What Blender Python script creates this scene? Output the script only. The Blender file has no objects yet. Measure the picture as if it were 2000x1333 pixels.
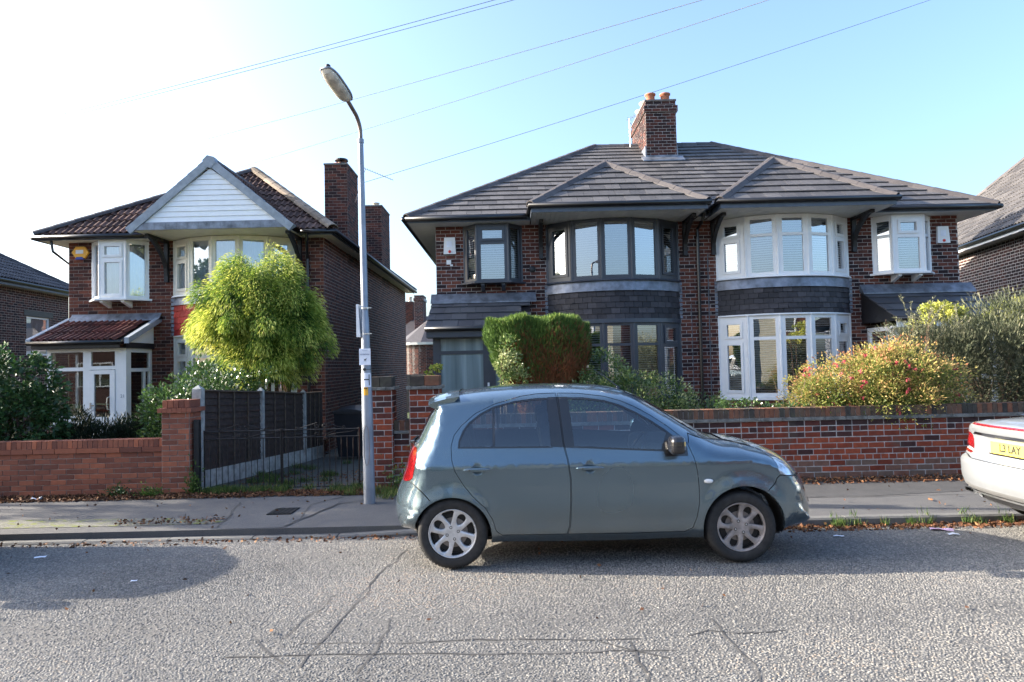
import bpy, math, random
import numpy as np
from mathutils import Vector, Matrix
from mathutils.geometry import delaunay_2d_cdt
R = random.Random(7)
PI = math.pi
scene = bpy.context.scene
COL = scene.collection

# ------------------------------------------------------------------ camera
cd = bpy.data.cameras.new('camera'); cam = bpy.data.objects.new('camera', cd); COL.objects.link(cam)
scene.camera = cam
cd.sensor_width = 36.0; cd.lens = 24.0; cd.clip_end = 600; cd.clip_start = 0.05
CAM = Vector((0, 0, 1.7))
_p, _r = math.radians(2.0), math.radians(1.3)
_fw = Vector((0, math.cos(_p), math.sin(_p))); _rt = Vector((1, 0, 0)); _up = _rt.cross(_fw)
_r2 = _rt*math.cos(_r) - _up*math.sin(_r); _u2 = _rt*math.sin(_r) + _up*math.cos(_r)
cam.matrix_world = Matrix((( _r2.x, _u2.x, -_fw.x, CAM.x), (_r2.y, _u2.y, -_fw.y, CAM.y), (_r2.z, _u2.z, -_fw.z, CAM.z), (0, 0, 0, 1)))

# ------------------------------------------------------------------ sky, sun, exposure
SUN_EL, SUN_AZ = math.radians(21.5), math.radians(8.5)     # azimuth of the sun behind the facade line, from the left
world = bpy.data.worlds.new('World'); scene.world = world; world.use_nodes = True
wn = world.node_tree.nodes; wl = world.node_tree.links
sky = wn.new('ShaderNodeTexSky'); sky.sky_type = 'NISHITA'; sky.sun_disc = False
sky.sun_elevation = SUN_EL; sky.sun_rotation = -(PI/2 - SUN_AZ)
sky.air_density = 1.0; sky.dust_density = 4.2; sky.ozone_density = 3.5
bg = wn['Background']; bg.inputs['Strength'].default_value = 0.108
wl.new(sky.outputs[0], bg.inputs['Color'])
sd = bpy.data.lights.new('sun', 'SUN'); sun = bpy.data.objects.new('sun', sd); COL.objects.link(sun)
sd.energy = 3.3; sd.angle = math.radians(0.55); sd.color = (1.0, 0.90, 0.75)
_ts = Vector((-math.cos(SUN_EL)*math.cos(SUN_AZ), math.cos(SUN_EL)*math.sin(SUN_AZ), math.sin(SUN_EL)))
sun.rotation_euler = _ts.to_track_quat('Z', 'Y').to_euler(); sun.location = (-20, 5, 20)
vs = scene.view_settings
vs.view_transform = 'Standard'; vs.look = 'None'; vs.gamma = 1.0; vs.use_curve_mapping = False; vs.exposure = 2.35

# ------------------------------------------------------------------ materials
MATS = {}
def nt(name):
    m = bpy.data.materials.new(name); m.use_nodes = True
    t = m.node_tree; b = t.nodes['Principled BSDF']; MATS[name] = m
    return m, t, b
def nd(t, typ, **kw):
    n = t.nodes.new(typ)
    for k, v in kw.items():
        if k.startswith('i_'): n.inputs[k[2:].replace('_', ' ')].default_value = v
        else: setattr(n, k, v)
    return n
def ramp(t, cols, interp='LINEAR'):
    n = t.nodes.new('ShaderNodeValToRGB'); n.color_ramp.interpolation = interp
    e = n.color_ramp.elements
    while len(e) < len(cols): e.new(0.5)
    for i, c in enumerate(cols):
        pos, col = c if isinstance(c[1], (tuple, list)) else (i/(max(1, len(cols)-1)), c)
        e[i].position = pos; e[i].color = (*col, 1)
    return n
def mixc(t, fac, a, b, mode='MIX'):
    n = t.nodes.new('ShaderNodeMix'); n.data_type = 'RGBA'; n.blend_type = mode
    for s, v in ((0, fac), (6, a), (7, b)):
        if hasattr(v, 'links') or isinstance(v, bpy.types.NodeSocket): t.links.new(v, n.inputs[s])
        elif s == 0: n.inputs[0].default_value = v
        else: n.inputs[s].default_value = (*v, 1)
    return n.outputs[2]
def noise(t, scale, detail=4, rough=.6, vec=None):
    n = nd(t, 'ShaderNodeTexNoise'); n.inputs['Scale'].default_value = scale
    n.inputs['Detail'].default_value = detail; n.inputs['Roughness'].default_value = rough
    if vec is not None: t.links.new(vec, n.inputs['Vector'])
    return n.outputs['Fac']
def pos(t): return t.nodes.new('ShaderNodeNewGeometry').outputs['Position']
def sharpen(t, sock, lo, hi):
    n = nd(t, 'ShaderNodeMapRange'); t.links.new(sock, n.inputs[0]); n.inputs[1].default_value = lo; n.inputs[2].default_value = hi
    return n.outputs[0]
def bump(t, b, h, strength=.3, dist=.01):
    n = nd(t, 'ShaderNodeBump'); n.inputs['Strength'].default_value = strength; n.inputs['Distance'].default_value = dist
    t.links.new(h, n.inputs['Height']); t.links.new(n.outputs[0], b.inputs['Normal'])
def simple(name, col, rough=.5, metal=0, spec=.5, var=.12, scale=6, bumps=0, bscale=60, coat=0):
    m, t, b = nt(name)
    P = pos(t)
    c2 = tuple(max(0, x*(1-var*1.6)) for x in col); c3 = tuple(min(1, x*(1+var)) for x in col)
    r = ramp(t, [(.3, c2), (.7, c3)]); t.links.new(noise(t, scale, 5, .6, P), r.inputs[0])
    t.links.new(r.outputs[0], b.inputs['Base Color'])
    b.inputs['Roughness'].default_value = rough; b.inputs['Metallic'].default_value = metal
    b.inputs['Specular IOR Level'].default_value = spec; b.inputs['Coat Weight'].default_value = coat
    if bumps: bump(t, b, noise(t, bscale, 3, .6, P), bumps, .004)
    return m
def toned(name, cols, rough=.85, spec=.3, nscale=12, namt=.25, bumps=.4, bscale=120, stain=None, interp='LINEAR'):
    """colour picked by the per-face 'tone' attribute, with grain and optional stains that lie on the thing itself"""
    m, t, b = nt(name)
    a = nd(t, 'ShaderNodeAttribute', attribute_name='tone')
    r = ramp(t, cols, interp); t.links.new(a.outputs['Fac'], r.inputs[0])
    P = pos(t)
    n1 = noise(t, nscale, 6, .65, P)
    g = ramp(t, [(.25, (1-namt,)*3), (.75, (1+namt*.5,)*3)]); t.links.new(n1, g.inputs[0])
    c = mixc(t, 1.0, r.outputs[0], g.outputs[0], 'MULTIPLY')
    if stain:
        sc, lo, hi, col, amt = stain
        f = sharpen(t, noise(t, sc, 6, .6, P), lo, hi)
        mu = nd(t, 'ShaderNodeMath', operation='MULTIPLY'); t.links.new(f, mu.inputs[0]); mu.inputs[1].default_value = amt
        c = mixc(t, mu.outputs[0], c, col)
    t.links.new(c, b.inputs['Base Color'])
    b.inputs['Roughness'].default_value = rough; b.inputs['Specular IOR Level'].default_value = spec
    if bumps: bump(t, b, noise(t, bscale, 4, .7, P), bumps, .004)
    return m
def leafmat(name, cols, trans=.3, rough=.5, spec=.3):
    m, t, b = nt(name)
    a = nd(t, 'ShaderNodeAttribute', attribute_name='tone')
    r = ramp(t, cols); t.links.new(a.outputs['Fac'], r.inputs[0])
    t.links.new(r.outputs[0], b.inputs['Base Color']); b.inputs['Roughness'].default_value = rough
    b.inputs['Specular IOR Level'].default_value = spec
    tr = nd(t, 'ShaderNodeBsdfTranslucent'); t.links.new(r.outputs[0], tr.inputs[0])
    mx = nd(t, 'ShaderNodeMixShader'); mx.inputs[0].default_value = trans
    t.links.new(b.outputs[0], mx.inputs[1]); t.links.new(tr.outputs[0], mx.inputs[2])
    t.links.new(mx.outputs[0], t.nodes['Material Output'].inputs[0])
    return m
def glassmat(name, tint=(.75, .8, .82), refl=.30, rough=0.0, grazing=1.5):
    m, t, b = nt(name); t.nodes.remove(b)
    tr = nd(t, 'ShaderNodeBsdfTransparent'); tr.inputs[0].default_value = (*tint, 1)
    gl = nd(t, 'ShaderNodeBsdfGlossy'); gl.inputs['Roughness'].default_value = rough; gl.inputs['Color'].default_value = (.95, .97, 1, 1)
    lw = nd(t, 'ShaderNodeFresnel'); lw.inputs[0].default_value = grazing
    ma = nd(t, 'ShaderNodeMath', operation='MULTIPLY_ADD'); ma.use_clamp = True
    t.links.new(lw.outputs[0], ma.inputs[0]); ma.inputs[1].default_value = 1.0; ma.inputs[2].default_value = refl
    mx = nd(t, 'ShaderNodeMixShader'); t.links.new(ma.outputs[0], mx.inputs[0])
    t.links.new(tr.outputs[0], mx.inputs[1]); t.links.new(gl.outputs[0], mx.inputs[2])
    t.links.new(mx.outputs[0], t.nodes['Material Output'].inputs[0])
    P = pos(t); n = nd(t, 'ShaderNodeBump'); n.inputs['Strength'].default_value = .04; n.inputs['Distance'].default_value = .02
    t.links.new(noise(t, 1.6, 2, .5, P), n.inputs['Height']); t.links.new(n.outputs[0], gl.inputs['Normal'])
    return m

HOUSE_BRICK = [(0, (.022, .013, .015)), (.2, (.040, .018, .017)), (.45, (.095, .032, .024)), (.7, (.145, .047, .031)), (.9, (.19, .063, .038)), (1, (.06, .034, .032))]
toned('brick_dark', HOUSE_BRICK, nscale=9, namt=.35, bscale=90, stain=(1.2, .55, .8, (.05, .03, .028), .5))
toned('brick_red', [(0, (.035, .022, .022)), (.25, (.07, .025, .022)), (.45, (.16, .036, .020)), (.7, (.24, .050, .024)), (.9, (.30, .07, .032)), (1, (.16, .105, .08))], nscale=16, namt=.4, bscale=140, bumps=.6, stain=(3.2, .56, .72, (.09, .08, .062), .6))
toned('brick_orange', [(0, (.15, .055, .038)), (.4, (.23, .080, .050)), (.8, (.28, .098, .058)), (1, (.35, .115, .062))], nscale=14, namt=.2, bscale=160, stain=(2.2, .6, .85, (.20, .10, .075), .5))
toned('brick_coping', [(0, (.05, .045, .04)), (.5, (.11, .07, .05)), (1, (.20, .085, .05))], nscale=16, namt=.45, bscale=140, bumps=.7, stain=(5, .5, .75, (.10, .10, .065), .6))
simple('mortar_light', (.46, .43, .41), .95, var=.25, scale=14, bumps=.4)
simple('mortar_brown', (.30, .235, .20), .95, var=.3, scale=10, bumps=.4)
simple('mortar_dark', (.17, .15, .14), .95, var=.3, scale=10, bumps=.4)
toned('tile_grey', [(0, (.070, .066, .068)), (.5, (.098, .091, .090)), (1, (.130, .121, .119))], rough=.62, spec=.45, nscale=7, namt=.28, bscale=70, bumps=.25, stain=(7, .60, .72, (.17, .165, .145), .45))
toned('tile_ridge_grey', [(0, (.072, .064, .066)), (1, (.105, .094, .095))], rough=.7, spec=.35, nscale=7, namt=.2, bscale=70)
toned('tile_brown', [(0, (.06, .035, .03)), (.5, (.11, .06, .048)), (1, (.17, .10, .08))], rough=.75, nscale=10, namt=.4, bscale=80, stain=(4, .6, .8, (.22, .17, .14), .4))
toned('tile_ridge_mossy', [(0, (.16, .13, .10)), (1, (.30, .24, .19))], rough=.9, nscale=10, namt=.4, bscale=80)
toned('tile_slate', [(0, (.045, .04, .045)), (1, (.085, .078, .082))], rough=.6, spec=.45, nscale=9, namt=.35, bscale=60)
toned('tile_red', [(0, (.07, .026, .024)), (.5, (.12, .038, .032)), (1, (.18, .055, .045))], rough=.7, nscale=9, namt=.3, bscale=80)
toned('tile_porch_grey', [(0, (.055, .058, .068)), (1, (.085, .09, .10))], rough=.5, spec=.5, nscale=5, namt=.25, bscale=80, bumps=.15)
toned('shingle_slate', [(0, (.028, .027, .032)), (.6, (.045, .043, .050)), (1, (.07, .066, .075))], rough=.65, nscale=12, namt=.35, bscale=60)
toned('shingle_red', [(0, (.30, .025, .02)), (1, (.45, .04, .03))], rough=.65, nscale=12, namt=.2, bscale=60)
simple('lead', (.19, .21, .25), .42, .35, var=.35, scale=5, bumps=.15, bscale=12)
simple('gutter_black', (.012, .012, .014), .28, spec=.6)
simple('fascia_slate', (.075, .095, .13), .4, spec=.5)
simple('frame_anthracite', (.045, .052, .068), .35, spec=.5, var=.08)
simple('frame_white', (.78, .79, .80), .28, spec=.5, var=.03)
simple('frame_cream', (.70, .67, .58), .4, spec=.5, var=.06)
simple('soffit_white', (.62, .63, .63), .45, var=.05)
simple('board_white', (.80, .82, .84), .35, var=.03)
simple('timber_black', (.015, .015, .017), .45, var=.3, scale=20, bumps=.2)
simple('verge_grey', (.27, .31, .36), .6, var=.15, scale=8)
simple('blind_white', (.45, .47, .49), .6, var=.04)
simple('curtain_white', (.70, .72, .74), .9, var=.06)
simple('room_dark', (.05, .048, .045), .95)
m, t, b = nt('frosted'); mp = nd(t, 'ShaderNodeMapping'); mp.inputs['Scale'].default_value = (7, 7, .35); t.links.new(pos(t), mp.inputs[0])
r = ramp(t, [(.3, (.09, .14, .155)), (.55, (.17, .235, .25)), (.72, (.30, .38, .40))]); t.links.new(noise(t, 1, 3, .5, mp.outputs[0]), r.inputs[0]); t.links.new(r.outputs[0], b.inputs['Base Color'])
b.inputs['Roughness'].default_value = .28; b.inputs['Specular IOR Level'].default_value = .7; bump(t, b, noise(t, 240, 2, .5, pos(t)), .25, .004)
glassmat('pane_glass')
glassmat('porch_glass', (.55, .6, .6), .10)
simple('plastic_white', (.75, .75, .74), .4, var=.05)
simple('plastic_yellow', (.85, .42, .04), .4, var=.05)
simple('plastic_red', (.6, .03, .02), .3, var=.05)
simple('plastic_blue', (.03, .06, .35), .4)
simple('plastic_black', (.018, .018, .02), .5, var=.2)
simple('bin_plastic', (.009, .010, .015), .45, var=.2)
simple('clay_pot', (.42, .16, .09), .8, var=.25, scale=12)
simple('cream_pot', (.62, .55, .45), .8, var=.15, scale=12)
simple('galvanised', (.27, .30, .35), .48, .5, var=.16, scale=3.5, bumps=.08, bscale=30)
simple('arm_brown', (.20, .16, .14), .5, .3, var=.25, scale=9)
simple('lamp_bowl', (.62, .58, .50), .25, spec=.5, var=.28, scale=9)
simple('iron_black', (.014, .013, .014), .5, .3, var=.4, scale=30)
simple('fence_brown', (.040, .026, .022), .75, var=.35, scale=14, bumps=.3)
simple('fence_batten', (.10, .075, .055), .8, var=.3, scale=14)
simple('concrete_pale', (.33, .34, .33), .9, var=.25, scale=9, bumps=.4)
simple('cable_grey', (.13, .15, .17), .8)
simple('metal_bright', (.6, .6, .6), .25, .9)
simple('stone_cap', (.16, .16, .15), .9, var=.35, scale=12, bumps=.6, bscale=40)
simple('soil', (.035, .026, .018), .95, var=.4, scale=14, bumps=.6, bscale=40)
simple('bark', (.085, .055, .038), .9, var=.4, scale=18, bumps=.7, bscale=60)
simple('twig', (.16, .11, .075), .9, var=.3, scale=18)
simple('render_cream', (.55, .50, .38), .9, var=.1)
simple('render_pale', (.60, .60, .57), .9, var=.1); simple('brick_far_dark', (.07, .03, .025), .9)
simple('paper_white', (.75, .78, .85), .6, var=.1)
simple('paper_pink', (.65, .45, .60), .6, var=.2)
simple('print_black', (.02, .02, .022), .6)
simple('print_grey', (.22, .25, .33), .6)

# ------------------------------------------------------------------ mesh builder
class M:
    def __init__(s): s.v = []; s.f = []; s.t = []; s.mi = []; s.tone = .5; s.m = 0
    def poly(s, pts, tone=None, m=None):
        n = len(s.v); s.v.extend(tuple(p) for p in pts); s.f.append(tuple(range(n, n+len(pts))))
        s.t.append(s.tone if tone is None else tone); s.mi.append(s.m if m is None else m)
    def faces(s, pts, fs, tone=None, m=None):
        n = len(s.v); s.v.extend(tuple(p) for p in pts)
        for f in fs:
            s.f.append(tuple(n+i for i in f)); s.t.append(s.tone if tone is None else tone); s.mi.append(s.m if m is None else m)
    def hexa(s, p, tone=None, m=None):
        s.faces(p, ((0, 3, 2, 1), (4, 5, 6, 7), (0, 1, 5, 4), (1, 2, 6, 5), (2, 3, 7, 6), (3, 0, 4, 7)), tone, m)
    def box(s, x0, x1, y0, y1, z0, z1, tone=None, m=None):
        s.hexa([(x0, y0, z0), (x1, y0, z0), (x1, y1, z0), (x0, y1, z0), (x0, y0, z1), (x1, y0, z1), (x1, y1, z1), (x0, y1, z1)], tone, m)
    def fbox(s, F, u0, u1, z0, z1, n0, n1, tone=None, m=None):
        o, u, w, n = F
        P = lambda a, b, c: o + u*a + w*b + n*c
        s.hexa([P(u0, z0, n0), P(u0, z0, n1), P(u1, z0, n1), P(u1, z0, n0), P(u0, z1, n0), P(u0, z1, n1), P(u1, z1, n1), P(u1, z1, n0)], tone, m)
    def prism(s, pts, d, tone=None, m=None):
        """polygon pts (3D) swept by vector d"""
        n = len(pts); a = [Vector(p) for p in pts]; b = [p+Vector(d) for p in a]
        s.faces(a+b, [tuple(range(n-1, -1, -1)), tuple(range(n, 2*n))] + [(i, (i+1) % n, n+(i+1) % n, n+i) for i in range(n)], tone, m)
    def tube(s, pts, r, seg=8, tone=None, caps=True, m=None):
        pts = [Vector(p) for p in pts]; rs = r if isinstance(r, (list, tuple)) else [r]*len(pts)
        n0 = len(s.v); prev = None
        for i, p in enumerate(pts):
            d = (pts[min(i+1, len(pts)-1)] - pts[max(i-1, 0)]).normalized()
            a = prev if prev is not None else (Vector((0, 0, 1)) if abs(d.z) < .9 else Vector((1, 0, 0)))
            x = (a - d*a.dot(d))
            if x.length < 1e-5: x = d.orthogonal()
            x.normalize(); y = d.cross(x); prev = x
            for k in range(seg):
                w = 2*PI*k/seg; s.v.append(tuple(p + (x*math.cos(w) + y*math.sin(w))*rs[i]))
        for i in range(len(pts)-1):
            for k in range(seg):
                a = n0+i*seg+k; b = n0+i*seg+(k+1) % seg
                s.f.append((a, b, b+seg, a+seg)); s.t.append(s.tone if tone is None else tone); s.mi.append(s.m if m is None else m)
        if caps:
            for q in (tuple(n0+k for k in range(seg-1, -1, -1)), tuple(n0+(len(pts)-1)*seg+k for k in range(seg))):
                s.f.append(q); s.t.append(s.tone if tone is None else tone); s.mi.append(s.m if m is None else m)
    def lathe(s, c, ax, prof, seg=24, tone=None, m=None, closed=False):
        """prof = (radius, distance along ax)"""
        ax = Vector(ax).normalized(); x = ax.orthogonal().normalized(); y = ax.cross(x); c = Vector(c); n0 = len(s.v)
        for r, h in prof:
            for k in range(seg):
                w = 2*PI*k/seg; s.v.append(tuple(c + ax*h + (x*math.cos(w)+y*math.sin(w))*r))
        for i in range(len(prof)-1):
            for k in range(seg):
                a = n0+i*seg+k; b = n0+i*seg+(k+1) % seg
                s.f.append((a, b, b+seg, a+seg)); s.t.append(s.tone if tone is None else tone); s.mi.append(s.m if m is None else m)
    def mesh(s, name, mats, smooth=False, off=None):
        me = bpy.data.meshes.new(name)
        V = np.array(s.v, dtype=np.float64).reshape(-1, 3)
        if off is not None: V = V - np.array(off)
        me.from_pydata(V.tolist(), [], s.f)
        for q in (mats if isinstance(mats, (list, tuple)) else [mats]): me.materials.append(MATS[q])
        a = me.attributes.new('tone', 'FLOAT', 'FACE'); a.data.foreach_set('value', np.array(s.t, dtype=np.float32))
        if any(s.mi): me.polygons.foreach_set('material_index', np.array(s.mi, dtype=np.int32))
        if smooth: me.polygons.foreach_set('use_smooth', np.ones(len(s.f), dtype=bool))
        me.update(); return me

def link(o, parent=None):
    COL.objects.link(o)
    if parent is not None: o.parent = parent
    return o
class Thing:
    """an Empty at the thing's base; shapes are written in world metres when rot is None, else in the thing's own frame"""
    def __init__(s, name, label, cat, loc=(0, 0, 0), rot=None, group=None):
        s.o = bpy.data.objects.new(name, None); s.o.empty_display_size = .2; link(s.o)
        s.o.location = loc; s.o['label'] = label; s.o['category'] = cat
        if group: s.o['group'] = group
        s.off = Vector(loc) if rot is None else Vector((0, 0, 0))
        if rot is not None: s.o.rotation_euler.z = rot
        s.mw = Matrix.Translation(Vector(loc)) @ Matrix.Rotation(rot or 0, 4, 'Z')
    def world(s, p): return s.mw @ (Vector(p)-s.off)
    def part(s, name, mb, mats, parent=None, smooth=False, label=None, kind=None):
        o = bpy.data.objects.new(name, mb.mesh(name, mats, smooth, s.off))
        link(o, parent if parent is not None else s.o)
        if label: o['label'] = label
        if kind: o['kind'] = kind
        return o
def lone(name, mb, mats, label=None, cat=None, group=None, kind=None, loc=None, smooth=False):
    """a top-level object that is one mesh"""
    off = loc if loc is not None else (0, 0, 0)
    o = bpy.data.objects.new(name, mb.mesh(name, mats, smooth, off)); link(o); o.location = off
    for k, v in (('label', label), ('category', cat), ('group', group), ('kind', kind)):
        if v: o[k] = v
    return o
def shade_auto(o, ang=35):
    me = o.data
    me.polygons.foreach_set('use_smooth', np.ones(len(me.polygons), dtype=bool))
    me.set_sharp_from_angle(angle=math.radians(ang))
V3 = lambda *a: Vector(a)
def frame(o, u, n, w=(0, 0, 1)): return (Vector(o), Vector(u).normalized(), Vector(w).normalized(), Vector(n).normalized())

def grid_solid(mb, F, rect, holes, n0, n1, tone=.5, sides=True):
    """flat slab with rectangular openings cut through it"""
    u0, u1, z0, z1 = rect; o, u, w, n = F
    us = sorted({u0, u1, *[h[0] for h in holes if u0 < h[0] < u1], *[h[1] for h in holes if u0 < h[1] < u1]})
    zs = sorted({z0, z1, *[h[2] for h in holes if z0 < h[2] < z1], *[h[3] for h in holes if z0 < h[3] < z1]})
    solid = lambda i, j: 0 <= i < len(us)-1 and 0 <= j < len(zs)-1 and not any(h[0]-1e-6 <= (us[i]+us[i+1])/2 <= h[1]+1e-6 and h[2]-1e-6 <= (zs[j]+zs[j+1])/2 <= h[3]+1e-6 for h in holes)
    P = lambda a, b, c: o + u*a + w*b + n*c
    for i in range(len(us)-1):
        for j in range(len(zs)-1):
            if not solid(i, j): continue
            a, b, c, d = us[i], us[i+1], zs[j], zs[j+1]
            mb.poly([P(a, c, n1), P(b, c, n1), P(b, d, n1), P(a, d, n1)], tone)
            mb.poly([P(a, c, n0), P(a, d, n0), P(b, d, n0), P(b, c, n0)], tone)
            if not solid(i-1, j): mb.poly([P(a, c, n0), P(a, c, n1), P(a, d, n1), P(a, d, n0)], tone)
            if not solid(i+1, j): mb.poly([P(b, c, n0), P(b, d, n0), P(b, d, n1), P(b, c, n1)], tone)
            if not solid(i, j-1): mb.poly([P(a, c, n0), P(b, c, n0), P(b, c, n1), P(a, c, n1)], tone)
            if not solid(i, j+1): mb.poly([P(a, d, n0), P(a, d, n1), P(b, d, n1), P(b, d, n0)], tone)

def pieces(th, parent, name, items, mat, budget, maker, extra=None):
    """items = (key, origin, u, w, n, data, tone): the nearest `budget` become objects that share meshes per key, the rest one joined part"""
    full = [it for it in items if it[0] is not None]
    full.sort(key=lambda it: (th.world(it[1])-CAM).length)
    own = full[:budget]; rest = full[budget:] + [it for it in items if it[0] is None]
    cache = {}
    for it in own:
        key = it[0]
        if key not in cache:
            mb = M(); maker(mb, it, True); cache[key] = mb.mesh(name, mat)
        o = bpy.data.objects.new(name, cache[key]); link(o, parent)
        o.location = it[1] - th.off
    if rest:
        mb = M()
        for it in rest: maker(mb, it, False)
        th.part(name, mb, mat, parent, kind='stuff')

def brick_face(mb, it, local, proud=.006, depth=.024, ch=.003):
    key, o, u, w, n, (L, Hh), tone = it
    if local: o = Vector((0, 0, 0))
    rr = random.Random(hash(key) if key else int(abs(o.x*977+o.z*1313)*100))
    j = lambda: rr.uniform(-.0018, .0018)
    P = lambda a, b, c: o + u*(a+j()) + w*(b+j()) + n*c
    a, b = L/2, Hh/2; pr = proud + (j()*1.2 if proud > .004 else 0)
    pts = [P(-a, -b, -depth), P(a, -b, -depth), P(a, b, -depth), P(-a, b, -depth), P(-a, -b, pr-ch), P(a, -b, pr-ch), P(a, b, pr-ch), P(-a, b, pr-ch),
           P(-a+ch, -b+ch, pr), P(a-ch, -b+ch, pr), P(a-ch, b-ch, pr), P(-a+ch, b-ch, pr)]
    mb.faces(pts, ((0, 1, 5, 4), (1, 2, 6, 5), (2, 3, 7, 6), (3, 0, 4, 7), (4, 5, 9, 8), (5, 6, 10, 9), (6, 7, 11, 10), (7, 4, 8, 11), (8, 9, 10, 11)), tone)
def brick_wall(th, parent, F, W, z0, z1, mat, openings=(), pitch=.083, bl=.225, joint=.011, budget=300, tones=(0, 1), seed=1, headers=0, clip=None, nb=12, tonefn=None, proud=.006):
    o, u, w, n = F; rr = random.Random(seed); items = []
    rows = int(round((z1-z0)/pitch)); pitch = (z1-z0)/rows
    tn = [tones[0]+(tones[1]-tones[0])*(i+.5)/nb for i in range(nb)]
    for r in range(rows):
        c = z0+(r+.5)*pitch
        hd = headers and r % headers == headers-1
        b = bl/2 if hd else bl
        s = -(.5*b if r % 2 else 0) - (bl*.25 if hd else 0)
        iv = [(0, W)]
        if clip:
            q = clip(c)
            iv = [q] if q else []
        for a0, a1, c0, c1 in openings:
            if c0 < c+pitch*.3 and c1 > c-pitch*.3:
                iv2 = []
                for x, y in iv:
                    if a1 <= x or a0 >= y: iv2.append((x, y)); continue
                    if a0 > x: iv2.append((x, a0))
                    if a1 < y: iv2.append((a1, y))
                iv = iv2
        while s < W:
            for x, y in iv:
                a = max(s, x); e = min(s+b, y)
                if e-a < .03: continue
                k = rr.randrange(nb); tone = tn[k]
                if tonefn: tone = tonefn((a+e)/2, c, tone, rr)
                fullb = (a == s and e == s+b)
                p = o + u*((a+e)/2) + w*c
                key = (('h' if hd else 's', round(tone, 2), rr.randrange(2)) if fullb else None)
                items.append((key, p, u, w, n, ((e-a)-joint, pitch-joint), tone))
            s += b
    pieces(th, parent, 'brick', items, mat, budget, lambda mb, it, loc: brick_face(mb, it, loc, proud))

def clip_poly(pts, poly):
    out = pts; n = len(poly)
    area = sum(poly[i][0]*poly[(i+1) % n][1]-poly[(i+1) % n][0]*poly[i][1] for i in range(n))
    if area < 0: poly = poly[::-1]
    for i in range(n):
        a, b = poly[i], poly[(i+1) % n]; inp = out; out = []
        side = lambda p: (b[0]-a[0])*(p[1]-a[1])-(b[1]-a[1])*(p[0]-a[0])
        for k in range(len(inp)):
            p, q = inp[k], inp[(k+1) % len(inp)]; sp, sq = side(p), side(q)
            if sp >= -1e-9: out.append(p)
            if (sp > 1e-9 and sq < -1e-9) or (sp < -1e-9 and sq > 1e-9):
                t = sp/(sp-sq); out.append((p[0]+(q[0]-p[0])*t, p[1]+(q[1]-p[1])*t))
        if len(out) < 3: return []
    return out
FLAT = [(0, 0), (1, 0)]
ROLL = [(0, .0), (.08, .010), (.17, .042), (.28, .042), (.37, .010), (.5, 0), (.58, .010), (.67, .042), (.78, .042), (.87, .010), (1, .0)]
def tile_field(th, parent, name, O, U, Vv, poly, tw, ex, mat, profile=FLAT, thick=.016, lift=.022, budget=0, seed=3, stagger=.5, tones=(0, 1), sag=None):
    O, U, Vv = Vector(O), Vector(U).normalized(), Vector(Vv).normalized(); N = U.cross(Vv)
    if N.z < 0 and abs(N.z) > .05: N = -N
    rr = random.Random(seed); items = []
    u0 = min(p[0] for p in poly); u1 = max(p[0] for p in poly); v0 = min(p[1] for p in poly); v1 = max(p[1] for p in poly)
    rows = int(math.ceil((v1-v0)/ex))
    gap = .003
    for r in range(rows):
        vb = v0+r*ex
        k = -1; off = (stagger*tw if r % 2 else 0)
        while u0+k*tw-off < u1:
            a = u0+k*tw+off-tw; k += 1
            rect = [(a+gap, vb), (a+tw-gap, vb), (a+tw-gap, vb+ex), (a+gap, vb+ex)]
            c = clip_poly(rect, poly)
            if len(c) < 3: continue
            ar = abs(sum(c[i][0]*c[(i+1) % len(c)][1]-c[(i+1) % len(c)][0]*c[i][1] for i in range(len(c))))/2
            full = ar > (tw-2*gap)*ex*.999
            q = rr.randrange(8); tone = tones[0]+(tones[1]-tones[0])*(q+.5)/8
            p = O + U*a + Vv*vb
            if sag: p = p + N*sag(a, vb); 
            items.append(((q,) if full and not sag else None, p, U, Vv, N, (rect, c if not full else None, a, vb), tone))
    def mk(mb, it, local):
        key, p, u, v, n, (rect, c, a, vb), tone = it
        if local: p = Vector((0, 0, 0))
        jit = random.Random(hash((round(a, 3), round(vb, 3)))).uniform(0, .003) if not local else it[0][0]*.0005
        for i in range(len(profile)-1):
            ta, ha = profile[i]; tb, hb = profile[i+1]
            cell = [(a+gap+ta*(tw-2*gap), vb), (a+gap+tb*(tw-2*gap), vb), (a+gap+tb*(tw-2*gap), vb+ex), (a+gap+ta*(tw-2*gap), vb+ex)]
            if c is not None:
                cell = clip_poly(cell, poly)
                if len(cell) < 3: continue
            top, bot = [], []
            for x, y in cell:
                t = ((x-a-gap)/(tw-2*gap)-ta)/max(1e-6, tb-ta)
                h = ha+(hb-ha)*t + lift*(1-(y-vb)/ex) + jit
                base = p + u*(x-a) + v*(y-vb)
                top.append(base + n*h); bot.append(base + n*(h-thick))
            m = len(cell)
            mb.faces(bot+top, [tuple(range(m, 2*m))] + [(q, (q+1) % m, m+(q+1) % m, m+q) for q in range(m)] , tone)
    pieces(th, parent, name, items, mat, budget, mk)
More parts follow.
